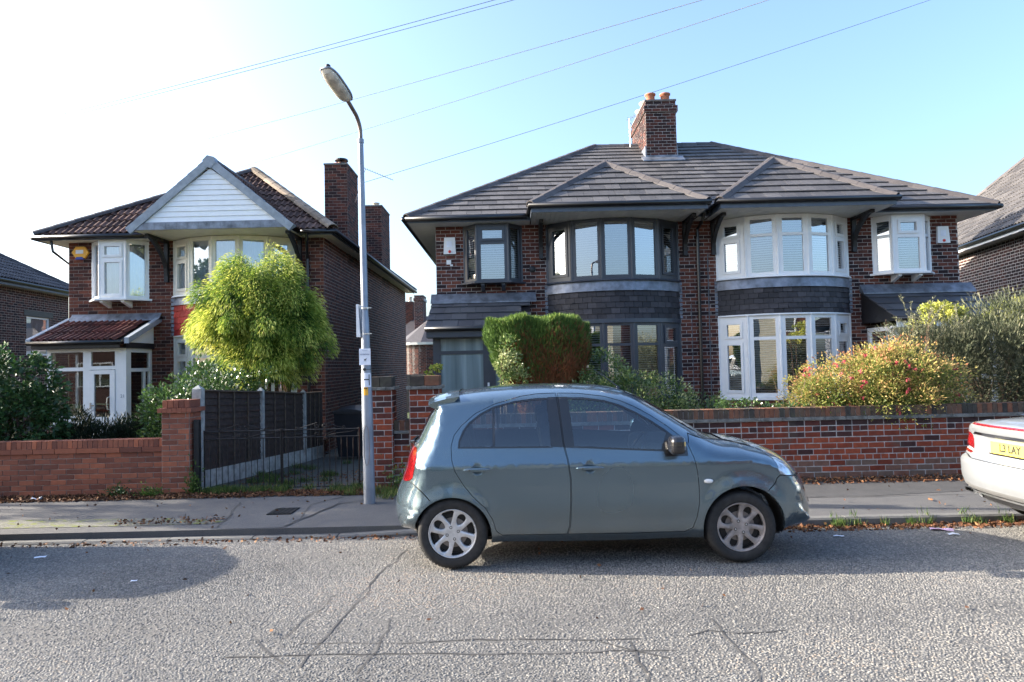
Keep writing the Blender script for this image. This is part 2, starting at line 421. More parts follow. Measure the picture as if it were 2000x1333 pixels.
def ridge_run(th, parent, A, B, mat, L=.45, wdt=.13, hgt=.075, seed=5, sinkz=0, round_=False):
    A, B = Vector(A), Vector(B); d = (B-A); n = max(1, int(round(d.length/L))); d = d/n; dn = d.normalized()
    s = dn.cross(Vector((0, 0, 1))).normalized(); up = s.cross(dn); rr = random.Random(seed)
    for i in range(n):
        p = A+d*i; q = A+d*(i+1.06); mb = M(); mb.tone = rr.random()
        prof = [(-wdt, -hgt*.9), (-wdt*.55, hgt*.25), (0, hgt*.55), (wdt*.55, hgt*.25), (wdt, -hgt*.9)] if not round_ else [(wdt*math.cos(a)*-1, hgt*1.3*math.sin(a)-hgt*.5) for a in [i*PI/6 for i in range(7)]]
        e = .008
        a = [p+s*x+up*(z+sinkz+e) for x, z in prof]; b = [q+s*x+up*(z+sinkz-e*0) for x, z in prof]
        a2 = [p+s*x+up*(z+sinkz+e-.02) for x, z in prof]; b2 = [q+s*x+up*(z+sinkz-.02) for x, z in prof]
        k = len(prof)
        fs = [(j, j+1, k+j+1, k+j) for j in range(k-1)] + [(2*k+j+1, 2*k+j, 3*k+j, 3*k+j+1) for j in range(k-1)]
        fs += [(j+1, j, 2*k+j, 2*k+j+1) for j in range(k-1)] + [(k+j, k+j+1, 3*k+j+1, 3*k+j) for j in range(k-1)]
        fs += [(0, k, 3*k, 2*k), (k-1, 2*k-1+0, 4*k-1, 3*k-1)]
        mb.faces(a+b+a2+b2, fs)
        th.part('ridge_tile', mb, mat, parent)

def window(th, F, W, z0, z1, lights, fmat, parent=None, name='window', slat=.019, blind=None, fr=.0, glass='pane_glass', depth=.07, blind_drop=1.0, bn=-.09, gap=.05):
    """frame plate with openings, opening sashes proud of it, one pane per light and a blind or curtain behind"""
    mb = M(); holes = [(l[0], l[1], l[2], l[3]) for l in lights]
    grid_solid(mb, F, (0, W, z0, z1), holes, -depth, 0)
    for l in lights:
        if len(l) > 4 and l[4]:
            e = .035
            grid_solid(mb, F, (l[0]-e, l[1]+e, l[2]-e, l[3]+e), [(l[0]+.022, l[1]-.022, l[2]+.022, l[3]-.022)], .002, .022)
            grid_solid(mb, F, (l[0]+.001, l[1]-.001, l[2]+.001, l[3]-.001), [(l[0]+.022, l[1]-.022, l[2]+.022, l[3]-.022)], -.05, .0015)
    wo = th.part(name, mb, fmat, parent)
    top = wo if parent is None else parent
    for l in lights:
        p = M(); o, u, w, n = F
        e = .0 if not (len(l) > 4 and l[4]) else .02
        p.poly([o+u*(l[0]+e)+w*(l[2]+e)+n*-.028, o+u*(l[1]-e)+w*(l[2]+e)+n*-.028, o+u*(l[1]-e)+w*(l[3]-e)+n*-.028, o+u*(l[0]+e)+w*(l[3]-e)+n*-.028])
        th.part('pane', p, glass, top)
    if blind == 'slats':
        b = M(); n = int((z1-z0-.06)*blind_drop/gap)
        for i in range(n):
            z = z1-.05-i*gap; q = R.uniform(-.002, .002)
            o, u, w, nn = F
            P = lambda a, b_, c: o+u*a+w*b_+nn*c
            b.poly([P(.04, z-slat, bn+.014), P(W-.04, z-slat+q, bn+.014), P(W-.04, z+slat+q, bn-.014), P(.04, z+slat, bn-.014)])
        b.fbox(F, .03, W-.03, z1-.06, z1-.02, bn-.02, bn+.02)
        th.part('blind', b, 'blind_white', top, kind='stuff')
    elif blind == 'curtain':
        b = M(); o, u, w, nn = F; n = 40
        for i in range(n):
            a, c = W*i/n, W*(i+1)/n
            f = lambda t: .02*math.sin(t*55)
            b.poly([o+u*a+w*(z0+.03)+nn*(bn+f(a)), o+u*c+w*(z0+.03)+nn*(bn+f(c)), o+u*c+w*(z1-.03)+nn*(bn+f(c)), o+u*a+w*(z1-.03)+nn*(bn+f(a))])
        th.part('curtain', b, 'curtain_white', top)
    return wo
# ================================================================== ground, road, pavement
def ground_mat(name, c1, c2, sc=8, rough=.9, bumps=.4, bs=90, speck=None, stain=None):
    m, t, b = nt(name); P = pos(t)
    r = ramp(t, [(.3, c1), (.7, c2)]); t.links.new(noise(t, sc, 8, .7, P), r.inputs[0]); c = r.outputs[0]
    if speck:
        v = nd(t, 'ShaderNodeTexVoronoi'); v.inputs['Scale'].default_value = speck[0]; t.links.new(P, v.inputs['Vector'])
        r2 = ramp(t, [(.0, speck[1]), (.5, speck[2]), (1, speck[3])]); sp = nd(t, 'ShaderNodeSeparateColor'); t.links.new(v.outputs['Color'], sp.inputs[0]); t.links.new(sp.outputs[0], r2.inputs[0])
        c = mixc(t, speck[4], c, r2.outputs[0])
    if stain:
        f = sharpen(t, noise(t, stain[0], 6, .65, P), stain[1], stain[2]); c = mixc(t, f, c, stain[3])
    t.links.new(c, b.inputs['Base Color']); b.inputs['Roughness'].default_value = rough; b.inputs['Specular IOR Level'].default_value = .35
    bump(t, b, noise(t, bs, 4, .75, P), bumps, .006)
    return m
ground_mat('road_binder', (.085, .083, .084), (.12, .116, .112), 5, bumps=.8, bs=160, speck=(150, (.05, .05, .05), (.10, .10, .10), (.24, .23, .21), .5))
ground_mat('tarmac_path', (.072, .072, .077), (.108, .106, .105), 3, bumps=.6, bs=220, speck=(260, (.06, .06, .06), (.10, .10, .10), (.20, .19, .18), .35), stain=(1.1, .62, .75, (.13, .125, .115)))
ground_mat('tarmac_patch', (.075, .076, .082), (.105, .105, .11), 3, bumps=.7, bs=200, speck=(240, (.05, .05, .05), (.10, .10, .10), (.2, .2, .19), .35))
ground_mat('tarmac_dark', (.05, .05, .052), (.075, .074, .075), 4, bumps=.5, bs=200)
ground_mat('moss_gravel', (.10, .10, .085), (.17, .165, .14), 9, bumps=1, bs=70, speck=(80, (.07, .07, .06), (.14, .14, .12), (.3, .29, .25), .45), stain=(7, .52, .6, (.14, .16, .03)))
ground_mat('kerb_stone', (.11, .11, .11), (.17, .165, .155), 7, bumps=.6, bs=60, stain=(5, .6, .7, (.12, .12, .10)))
ground_mat('drive_concrete', (.055, .055, .05), (.085, .08, .07), 3, bumps=.6, bs=80, stain=(2.2, .6, .7, (.045, .06, .02)))
ground_mat('earth', (.035, .028, .020), (.06, .048, .032), 6, bumps=1, bs=40)
ground_mat('lawn', (.03, .05, .015), (.06, .08, .03), 5, bumps=1, bs=40)
toned('chipping', [(0, (.08, .078, .075)), (.3, (.145, .141, .134)), (.6, (.198, .190, .176)), (.85, (.25, .238, .215)), (1, (.25, .205, .165))], rough=.75, spec=.4, nscale=30, namt=.2, bumps=0)
toned('dead_leaf', [(0, (.07, .03, .018)), (.5, (.15, .065, .03)), (.85, (.24, .12, .05)), (1, (.33, .24, .12))], rough=.8, nscale=40, namt=.3, bumps=0)
mb = M(); mb.poly([(-250, -150, -.45), (250, -150, -.45), (250, 400, -.45), (-250, 400, -.45)]); lone('ground', mb, 'lawn', kind='structure')
def road_z(y):
    if y < -1.5: return -.12
    if y < 1.0: return -.12+.12*(y+1.5)/2.5
    if y < 5.3: return 0.0
    t = (y-5.3)/(7.42-5.3); return -.12*(t*t*.6+t*.4)
mb = M(); ys = [-1.62, 1.0, 5.3, 5.8, 6.2, 6.6, 7.0, 7.42]
for a, b in zip(ys[:-1], ys[1:]): mb.poly([(-70, a, road_z(a)), (70, a, road_z(a)), (70, b, road_z(b)), (-70, b, road_z(b))])
lone('road', mb, 'road_binder', kind='structure')
def pave_z(y): return -.03 + .02*(y-7.54)/2.2
mb = M(); mb.box(-70, 70, 7.545, 9.80, -.35, -.03); mb.v[4:] = [(x, y, pave_z(y)) for x, y, z in mb.v[4:]]
pav = lone('pavement', mb, 'tarmac_path', kind='structure')
mb = M(); mb.box(-70, 70, -1.74, -1.62, -.4, 0); mb.box(-70, 70, -3.8, -1.745, -.4, -.01); lone('opposite_pavement', mb, 'tarmac_path', kind='structure')
# kerb stones, lowered across the driveway
kb = M(); kb.box(-70, 70, 7.44, 7.54, -.35, -.14); kerb = lone('kerb', kb, 'kerb_stone', kind='structure')
def kerb_top(x): 
    if x < -7.2 or x > -.6: return -.028
    return -.028 - .068*min(1, (x+7.2)/.9, (-.6-x)/.9)
x = -12.0; i = 0
while x < 12:
    q = R.uniform(-.003, .003); a, b = x+.006, x+.909; za, zb = kerb_top(a)+q, kerb_top(b)+q
    mb = M(); y0, y1 = 7.42+q, 7.543; c = .018
    pr = lambda X, z: [(X, y0, -.2), (X, y0, z-c), (X, y0+c, z), (X, y1, z), (X, y1, -.2)]
    A, B = pr(a, za), pr(b, zb); mb.faces(A+B, [(0, 1, 2, 3, 4), (9, 8, 7, 6, 5)] + [(k, k+5, (k+1) % 5+5, (k+1) % 5) for k in range(5)])
    o = bpy.data.objects.new('kerb_stone', mb.mesh('kerb_stone', 'kerb_stone')); link(o, kerb); x += .915
def sheet(name, pts, dz, mat, parent):
    mb = M(); mb.poly([(x, y, pave_z(y)+dz) for x, y in pts]); o = bpy.data.objects.new(name, mb.mesh(name, mat)); link(o, parent); return o
sheet('gravel_strip', [(-12, 7.86), (-4.3, 7.80), (-3.45, 7.82), (-3.35, 7.95), (-4.1, 8.14), (-5.7, 8.22), (-12, 8.25)], .004, 'moss_gravel', pav)
sheet('tarmac_repair', [(-3.30, 7.56), (-2.56, 7.56), (-2.25, 8.72), (-2.35, 9.35), (-3.55, 9.35), (-3.35, 8.4)], .004, 'tarmac_patch', pav)
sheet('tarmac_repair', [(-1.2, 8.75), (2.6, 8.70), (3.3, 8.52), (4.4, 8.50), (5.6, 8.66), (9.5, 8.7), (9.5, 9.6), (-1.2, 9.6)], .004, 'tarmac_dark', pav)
sheet('soil_strip', [(-12, 9.30), (-7, 9.36), (-5.2, 9.30), (-4, 9.36), (-2.4, 9.28), (-1.4, 9.38), (3, 9.52), (6, 9.42), (12, 9.5), (12, 9.79), (-12, 9.79)], .008, 'earth', pav)
mb = M(); mb.box(-2.97, -2.68, 8.19, 8.55, -.1, pave_z(8.4)+.012)
for k in range(5): mb.box(-2.95+k*.056, -2.91+k*.056, 8.21, 8.53, pave_z(8.4)+.0125, pave_z(8.4)+.016)
lone('access_cover', mb, 'iron_black', 'small square iron access cover set in the pavement repair', 'manhole cover')
# cracks in the pavement
def strip(mb, pts, w, zf):
    for (x0, y0), (x1, y1) in zip(pts[:-1], pts[1:]):
        n = max(1, int(math.hypot(x1-x0, y1-y0)/.12)); px_, py_ = x0, y0
        for i in range(n):
            t = (i+1)/n; wv = .022*math.sin(t*7+x0*9)*math.sin(t*PI); qx = x0+(x1-x0)*t+wv+R.uniform(-.014, .014); qy = y0+(y1-y0)*t-wv+R.uniform(-.012, .012)
            d = math.hypot(qx-px_, qy-py_) or 1; nx, ny = -(qy-py_)/d*w*R.uniform(.5, 1.3), (qx-px_)/d*w*R.uniform(.5, 1.3)
            mb.poly([(px_-nx, py_-ny, zf(py_-ny)), (qx-nx, qy-ny, zf(qy-ny)), (qx+nx, qy+ny, zf(qy+ny)), (px_+nx, py_+ny, zf(py_+ny))]); px_, py_ = qx, qy
mb = M(); pz = lambda y: pave_z(y)+.009
strip(mb, [(-2.56, 7.6), (-2.40, 8.2), (-2.26, 8.75), (-1.9, 9.0)], .012, pz); strip(mb, [(-3.3, 7.6), (-3.4, 8.1), (-3.58, 8.96)], .008, pz); strip(mb, [(-2.5, 8.0), (-2.6, 8.7), (-2.3, 9.2)], .010, pz)
strip(mb, [(2.4, 8.3), (3.4, 8.5), (5.8, 8.45)], .008, pz)
o = bpy.data.objects.new('crack', mb.mesh('crack', 'tarmac_dark')); link(o, pav); o['kind'] = 'stuff'
# driveway and gardens
def drive_z(y): return -.01 - .04*(y-9.8)
mb = M()
mb.poly([(-4.62, 9.80, -.008), (-2.08, 9.80, -.008), (-1.75, 16.0, drive_z(16)), (-4.3, 16.0, drive_z(16))])
mb.poly([(-4.46, 16.0, drive_z(16)), (-1.75, 16.0, drive_z(16)), (-1.75, 30.0, -.55), (-4.46, 30.0, -.55)])
lone('driveway', mb, 'drive_concrete', kind='structure')
mb = M(); mb.poly([(-14, 9.95, .05), (-4.66, 9.95, .05), (-4.4, 17, .05), (-14, 17, .05)]); mb.poly([(-1.72, 9.95, .05), (11.4, 9.95, .05), (11.4, 16, .05), (-1.72, 16, .05)])
mb.poly([(11.4, 9.95, .05), (30, 9.95, .05), (30, 30, .05), (10.9, 30, .05)]); mb.poly([(-40, 9.95, .05), (-14, 9.95, .05), (-14, 30, .05), (-40, 30, .05)])
mb.box(-1.74, -1.70, 9.96, 30, -.6, .049)
lone('garden', mb, 'earth', kind='structure')
# ---- worn surface dressing: stone chippings standing proud of the road
CRACKS = [[(-1.05, 6.65), (-1.13, 5.92), (-1.17, 4.93), (-1.23, 4.29), (-1.25, 3.97)], [(-1.36, 5.2), (-1.39, 5.16), (-1.47, 4.4)], [(-.87, 4.68), (-.86, 4.33), (-.91, 3.88)], [(-1.66, 4.38), (-1.36, 4.01)],
          [(-1.35, 4.30), (.75, 4.25)], [(-1.75, 4.12), (.93, 4.08)], [(.68, 4.21), (.68, 3.92), (.69, 3.5)], [(1.27, 4.55), (1.29, 4.14), (1.28, 3.5)], [(.50, 4.22), (.66, 4.10), (.86, 3.98)], [(1.05, 4.28), (1.2, 4.36), (1.45, 4.30), (1.68, 4.34)]]
mb = M()
for c in CRACKS: strip(mb, c, .006, lambda y: road_z(y)+.004)
o = bpy.data.objects.new('crack', mb.mesh('crack', 'tarmac_dark')); link(o, bpy.data.objects['road']); o['kind'] = 'stuff'
rng = np.random.default_rng(5)
def vnoise(x, y, s, seed=0):
    g = np.random.default_rng(seed).random((64, 64)); X = x*s; Y = y*s; xi = np.floor(X).astype(int); yi = np.floor(Y).astype(int); fx = X-xi; fy = Y-yi
    fx = fx*fx*(3-2*fx); fy = fy*fy*(3-2*fy); h = lambda a, b: g[a % 64, b % 64]
    return (h(xi, yi)*(1-fx)+h(xi+1, yi)*fx)*(1-fy)+(h(xi, yi+1)*(1-fx)+h(xi+1, yi+1)*fx)*fy
def fast_mesh(name, V, faces_n, idx, tone, mat, smooth=False):
    """V (n,3), every face has faces_n corners listed in idx"""
    me = bpy.data.meshes.new(name); nf = len(idx)//faces_n
    me.vertices.add(len(V)); me.vertices.foreach_set('co', V.astype(np.float32).ravel())
    me.loops.add(len(idx)); me.loops.foreach_set('vertex_index', idx.astype(np.int32))
    me.polygons.add(nf); me.polygons.foreach_set('loop_start', np.arange(0, nf*faces_n, faces_n, dtype=np.int32)); me.polygons.foreach_set('loop_total', np.full(nf, faces_n, dtype=np.int32))
    if smooth: me.polygons.foreach_set('use_smooth', np.ones(nf, dtype=bool))
    me.materials.append(MATS[mat]); a = me.attributes.new('tone', 'FLOAT', 'FACE'); a.data.foreach_set('value', tone.astype(np.float32))
    me.update(calc_edges=True); me.validate(); return me
PT = .0195
yy, xx = np.meshgrid(np.arange(3.0, 7.40, PT), np.arange(-8.6, 8.6, PT), indexing='ij')
xx = xx+(np.arange(xx.shape[0]) % 2)[:, None]*PT/2
xx = (xx+rng.uniform(-.007, .007, xx.shape)).ravel(); yy = (yy+rng.uniform(-.007, .007, yy.shape)).ravel()
keep = np.abs(xx) < yy*.80+2.4
wear = vnoise(xx, yy, 1.3, 1)*.5+vnoise(xx, yy, 4.1, 2)*.5
dens = np.clip(1.45-wear*.85, 0, 1); dens = np.where((yy > 6.25) & (yy < 6.75), dens*np.clip(.25+1.2*np.abs(yy-6.5)/.25*wear, 0, 1), dens); dens = dens*(1-.35*np.exp(-((yy-4.55)/.22)**2)*wear*1.5); dens = np.where(yy > 7.2, dens*.4, dens)
keep &= rng.random(len(xx)) < dens
for c in CRACKS:
    for (x0, y0), (x1, y1) in zip(c[:-1], c[1:]):
        t = np.clip(((xx-x0)*(x1-x0)+(yy-y0)*(y1-y0))/((x1-x0)**2+(y1-y0)**2), 0, 1); keep &= np.hypot(xx-x0-t*(x1-x0), yy-y0-t*(y1-y0)) > .012
xx, yy = xx[keep], yy[keep]; n = len(xx); K = 6
zr = np.vectorize(road_z)(yy)
ang = np.linspace(0, 2*PI, K, endpoint=False)[None, :]+rng.uniform(-.35, .35, (n, K)); rad = rng.uniform(.0065, .0125, (n, 1))*rng.uniform(.7, 1.25, (n, K))
st = rng.uniform(.75, 1.35, n)[:, None]; ca = rng.uniform(0, PI, n)[:, None]
lx, ly = np.cos(ang)*rad*st, np.sin(ang)*rad/st
vx, vy = lx*np.cos(ca)-ly*np.sin(ca), lx*np.sin(ca)+ly*np.cos(ca)
hgt = rng.uniform(.0013, .0042, n); tx, ty = rng.uniform(-.22, .22, (2, n))
base = np.stack([xx[:, None]+vx, yy[:, None]+vy, np.repeat(zr[:, None]-.001, K, 1)], 2)
top = np.stack([xx[:, None]+vx*.62, yy[:, None]+vy*.62, zr[:, None]+hgt[:, None]+vx*.6*tx[:, None]+vy*.6*ty[:, None]], 2)
V = np.concatenate([base, top], 1).reshape(-1, 3)
b0 = (np.arange(n)*2*K)[:, None]; k = np.arange(K)[None, :]; k2 = (k+1) % K
quads = np.stack([b0+k, b0+k2, b0+K+k2, b0+K+k], 2).reshape(n, -1)
track = .16*np.exp(-((yy-4.55)/.28)**2)+.16*np.exp(-((yy-6.02)/.25)**2)
ctone = np.clip(rng.beta(2.2, 2.0, n)+.45*(vnoise(xx+30, yy+11, .55, 31)-.5)+.2*(vnoise(xx+9, yy, 2.3, 33)-.5)-track, 0, 1)
me1 = fast_mesh('road_chippings', V, 4, quads.ravel(), np.repeat(ctone, K), 'chipping')
o = bpy.data.objects.new('road_chippings', me1); link(o); o['kind'] = 'stuff'; o['label'] = 'pale stone chippings of the worn road surface'; o['category'] = 'chippings'
tops = (b0+K+k).reshape(-1)
me2 = fast_mesh('chipping_tops', V, K, tops, ctone, 'chipping'); o2 = bpy.data.objects.new('chipping_tops', me2); link(o2, o); o2['kind'] = 'stuff'
# ================================================================== houses
def slab_wall(th, F, W, z0, z1, openings, mortar, thick=.2, label=None, u0=0):
    mb = M(); grid_solid(mb, F, (u0, W, z0, z1), openings, -thick, 0)
    return th.part('wall', mb, mortar, label=label)
def gutter(th, parent, pts, r=.055, name='gutter'):
    mb = M(); mb.tube(pts, r, 8); o = th.part(name, mb, 'gutter_black', parent, smooth=True)
    return o
def downpipe(th, pts, r=.034, name='downpipe'):
    mb = M(); mb.tube(pts, r, 10)
    p0, p1 = Vector(pts[-2]), Vector(pts[-1]); n = max(1, int((p0-p1).length/1.3))
    for i in range(n):
        c = p0+(p1-p0)*((i+.5)/n); mb.tube([c+V3(0, 0, .03), c-V3(0, 0, .03)], r*1.35, 10)
    return th.part(name, mb, 'gutter_black', smooth=False)
def arc_pts(xl, xr, yw, sag, n):
    c = (xr-xl)/2; rad = (c*c+sag*sag)/(2*sag); a = math.asin(c/rad); cx = (xl+xr)/2; cy = yw-sag+rad
    return [V3(cx+rad*math.sin(-a+2*a*i/n), cy-rad*math.cos(-a+2*a*i/n), 0) for i in range(n+1)]
def seg_frame(p, q):
    u = (q-p).normalized(); return frame(p, u, u.cross(V3(0, 0, 1)))
def bow_bay(th, xl, xr, yw, sag, fmat, up, low, zs, roughmat, shmat, sill_mat, brickargs, blinds, leadsides=True):
    """zs = base of low window, top of low, bottom/top of shingles, sill height of upper window, top"""
    zb, zl, s0, s1, zu, zt = zs
    pts = arc_pts(xl, xr, yw, sag, 5); nseg = 5
    for k in range(nseg):
        F = seg_frame(pts[k], pts[k+1]); W = (pts[k+1]-pts[k]).length
        e = .05
        for z0, z1, lay, bl in ((zu, zt, up, blinds[0]), (zb, zl, low, blinds[1])):
            lights = []
            for (a, b, c, d, s) in lay(k): lights.append((e+a*(W-2*e), e+b*(W-2*e), c, d, s))
            Fs = (F[0]+F[1]*.012, F[1], F[2], F[3])
            window(th, Fs, W-.024, z0, z1, [(l[0]-.012, l[1]-.012, *l[2:]) for l in lights], fmat, blind=bl, slat=.012 if z0 < 2 else (.0105 if fmat == 'frame_anthracite' else (.019 if k % 2 else .0165)))
    posts = M()
    for z0, z1 in ((zu, zt), (zb, zl)):
        for k, p in enumerate(pts):
            posts.tube([p+V3(0, .02, z0), p+V3(0, .02, z1)], .036, 8)
    th.part('mullion', posts, fmat, kind='stuff')
    # curved sill, lead band, shingle courses, band under the shingles
    fine = arc_pts(xl, xr, yw, sag, 20)
    c0 = V3((xl+xr)/2, yw, 0)
    def band(name, mat, o0, o1, z0, z1, z0b=None, pts=fine):
        mb = M()
        for i in range(len(pts)-1):
            p, q = pts[i], pts[i+1]
            cc = V3((xl+xr)/2, yw-sag+((xr-xl)**2/4+sag*sag)/(2*sag), 0)
            f = lambda t, o, z: t+(t-cc).normalized()*o+V3(0, 0, z)
            mb.hexa([f(p, o0, z0), f(q, o0, z0), f(q, -.12, z0), f(p, -.12, z0), f(p, o1, z1), f(q, o1, z1), f(q, -.12, z1), f(p, -.12, z1)])
        return th.part(name, mb, mat)
    band('sill', sill_mat, .075, .055, zu-.035, zu)
    band('lead_flashing', 'lead', .055, .012, s1-.01, zu-.037)
    band('base_trim', fmat, .035, .03, zl+.001, s0+.01)
    bb = M()
    core = fine
    for i in range(20):
        p, q = core[i], core[i+1]
        bb.poly([p+V3(0, .04, s0), q+V3(0, .04, s0), q+V3(0, .04, s1+.1), p+V3(0, .04, s1+.1)])
    sb = th.part('shingle_panel', bb, 'room_dark')
    rows = 5; eh = (s1-s0)/rows; items = []; rr = random.Random(int(xl*10)+4)
    cc = V3((xl+xr)/2, yw-sag+((xr-xl)**2/4+sag*sag)/(2*sag), 0); rad = (fine[0]-cc).length
    a = math.asin(((xr-xl)/2)/rad); tw = .20/rad
    for r in range(rows):
        t = -a - (tw*.5 if r % 2 else 0)
        while t < a:
            t0, t1 = max(-a, t), min(a, t+tw)
            if t1-t0 > tw*.15:
                tm = (t0+t1)/2; nrm = V3(math.sin(tm), -math.cos(tm), 0); u = V3(math.cos(tm), math.sin(tm), 0)
                items.append(((round(tm, 5), r), cc+nrm*rad+V3(0, 0, s0+r*eh), u, V3(0, 0, 1), nrm, ((t1-t0)*rad-.005, eh), rr.random()))
            t += tw
    def mk(mb, it, local):
        key, p, u, w, n, (L, h), tone = it
        if local: p = V3(0, 0, 0)
        q = random.Random(hash(key)); dz = q.uniform(-.004, .004); l = .022+q.uniform(0, .006)
        P = lambda a_, b_, c_: p+u*a_+w*b_+n*c_
        mb.hexa([P(-L/2, dz, 0), P(-L/2, dz, l), P(L/2, dz, l), P(L/2, dz, 0), P(-L/2, h*1.05, -.01), P(-L/2, h*1.05, .006), P(L/2, h*1.05, .006), P(L/2, h*1.05, -.01)], tone)
    pieces(th, sb, 'shingle', items, shmat, 110, mk)
    if leadsides:
        lf = M()
        for sx, x in ((-1, xl), (1, xr)):
            for i in range(9):
                z = s0+.02+i*(zu-s0-.04)/9
                lf.box(min(x, x+sx*.07), max(x, x+sx*.07), yw-.012-.001*i, yw-.002, z, z+.07)
        th.part('stepped_flashing', lf, 'lead', kind='stuff')
    # brick plinth of the bay
    for k in range(nseg):
        F = seg_frame(pts[k], pts[k+1]); W = (pts[k+1]-pts[k]).length
        mb = M(); mb.fbox(F, 0.0, W, 0, zb-.05, -.2, 0)
        wl_ = th.part('wall', mb, brickargs['mortar'])
        brick_wall(th, wl_, F, W, 0, zb-.05, brickargs['mat'], budget=0, pitch=brickargs['pitch'], seed=k+90)
    mb = M()
    for k in range(nseg):
        F = seg_frame(pts[k], pts[k+1]); W = (pts[k+1]-pts[k]).length
        mb.fbox(F, .0, W, zb-.05, zb-.004, -.15, .045)
    th.part('sill', mb, sill_mat)
def oriel(th, xl, xr, yw, proj, inset, z0, z1, fmat, lay, blind, sill_mat):
    pts = [V3(xl, yw, 0), V3(xl+inset, yw-proj, 0), V3(xr-inset, yw-proj, 0), V3(xr, yw, 0)]
    for k in range(3):
        F = seg_frame(pts[k], pts[k+1]); W = (pts[k+1]-pts[k]).length
        window(th, (F[0]+F[1]*.01, *F[1:]), W-.02, z0, z1, lay(k, W-.02), fmat, blind=blind)
    mb = M()
    for p in pts: mb.tube([p+V3(0, .02, z0), p+V3(0, .02, z1)], .034, 8)
    th.part('mullion', mb, fmat, kind='stuff')
    mb = M(); q = [V3(xl-.09, yw-.001, z0-.045), V3(xl+inset-.06, yw-proj-.09, z0-.045), V3(xr-inset+.06, yw-proj-.09, z0-.045), V3(xr+.09, yw-.001, z0-.045)]
    mb.prism(q, (0, 0, .044)); th.part('sill', mb, sill_mat)
    mb = M(); mb.prism([p+V3(0, .03, z1) for p in pts], (0, 0, .12)); th.part('window_head', mb, fmat)
    for x in (xl+.42, xr-.42):
        mb = M(); mb.prism([(x-.04, yw, z0-.05), (x-.04, yw-proj-.02, z0-.05), (x-.04, yw-proj-.02, z0-.09), (x-.04, yw, z0-.2)], (.08, 0, 0))
        th.part('corbel', mb, sill_mat if fmat != 'frame_white' else 'frame_white')
def bracket(th, x, yw, ztop, drop, proj, mat='timber_black', wdt=.09):
    mb = M(); mb.box(x-wdt/2, x+wdt/2, yw-.09, yw-.001, ztop-drop, ztop)
    out = []; inn = []
    for i in range(9):
        t = i/8
        y = yw-.09-(proj-.09)*(t**1.7); z = ztop-drop*.86+drop*.84*t**.75
        out.append((y, z)); inn.append((y, min(ztop-.002, z+.10+.02*t)))
    for i in range(8):
        a, b, c, d = out[i], out[i+1], inn[i+1], inn[i]
        mb.prism([(x-wdt/2+.006, a[0], a[1]), (x-wdt/2+.006, b[0], b[1]), (x-wdt/2+.006, c[0], c[1]), (x-wdt/2+.006, d[0], d[1])], (wdt-.012, 0, 0))
    mb.box(x-wdt/2+.003, x+wdt/2-.003, yw-proj, yw-.09, ztop-.07, ztop-.003)
    return th.part('roof_bracket', mb, mat)
def chimney(th, x0, x1, y0, y1, z0, z1, brick, mortar, corbel=True, budget=60, name='chimney', pots=(), pitch=.083, tones=(0, .8), cap=None):
    mb = M(); mb.box(x0, x1, y0, y1, z0, z1); c = th.part(name, mb, mortar)
    for F, W in ((frame((x0, y0, 0), (1, 0, 0), (0, -1, 0)), x1-x0), (frame((x1, y0, 0), (0, 1, 0), (1, 0, 0)), y1-y0), (frame((x0, y1, 0), (0, -1, 0), (-1, 0, 0)), y1-y0)):
        brick_wall(th, c, F, W, z0, z1, brick, budget=budget, seed=int(abs(x0)*7+W*9), pitch=pitch, tones=tones)
    if corbel:
        e = .05; zc = z1-.30
        mb = M(); mb.box(x0-e, x1+e, y0-e, y1+e, zc, zc+.166); th.part('corbel_course', mb, mortar, c)
        for F, W in ((frame((x0-e, y0-e, 0), (1, 0, 0), (0, -1, 0)), x1-x0+2*e), (frame((x0-e, y1+e, 0), (0, -1, 0), (-1, 0, 0)), y1-y0+2*e)):
            brick_wall(th, c, F, W, zc, zc+.166, brick, budget=20, seed=5, tones=(0, .5))
    mb = M(); mb.box(x0-.02, x1+.02, y0-.02, y1+.02, z1+.001, z1+.045); th.part('flaunching', mb, cap or 'mortar_dark', c)
    for (x, y, r, h, mt) in pots:
        mb = M(); mb.lathe((x, y, z1+.04), (0, 0, 1), [(r*1.05, 0), (r*.95, .05), (r*.88, h*.8), (r*1.12, h*.84), (r*1.12, h*.96), (r*.9, h), (r*.75, h*.98), (r*.72, .1), (0, .1)], 16)
        th.part('chimney_pot', mb, mt, c, smooth=True)
    return c
def aerial(th, parent, base, h, boom, nel=9, L=.9, lean=(0, 0, 0)):
    b = Vector(base); mb = M(); top = b+V3(*lean)+V3(0, 0, h); mb.tube([b, top], .012, 6)
    d = Vector(boom).normalized(); s = d.cross(V3(0, 0, 1)).normalized()
    mb.tube([top-d*.1, top+d*L], .008, 5)
    for i in range(nel):
        c = top+d*(L*i/(nel-1)); w = .16-.06*i/nel
        mb.tube([c-s*w, c+s*w], .005, 4)
    return th.part('tv_aerial', mb, 'metal_bright', parent)

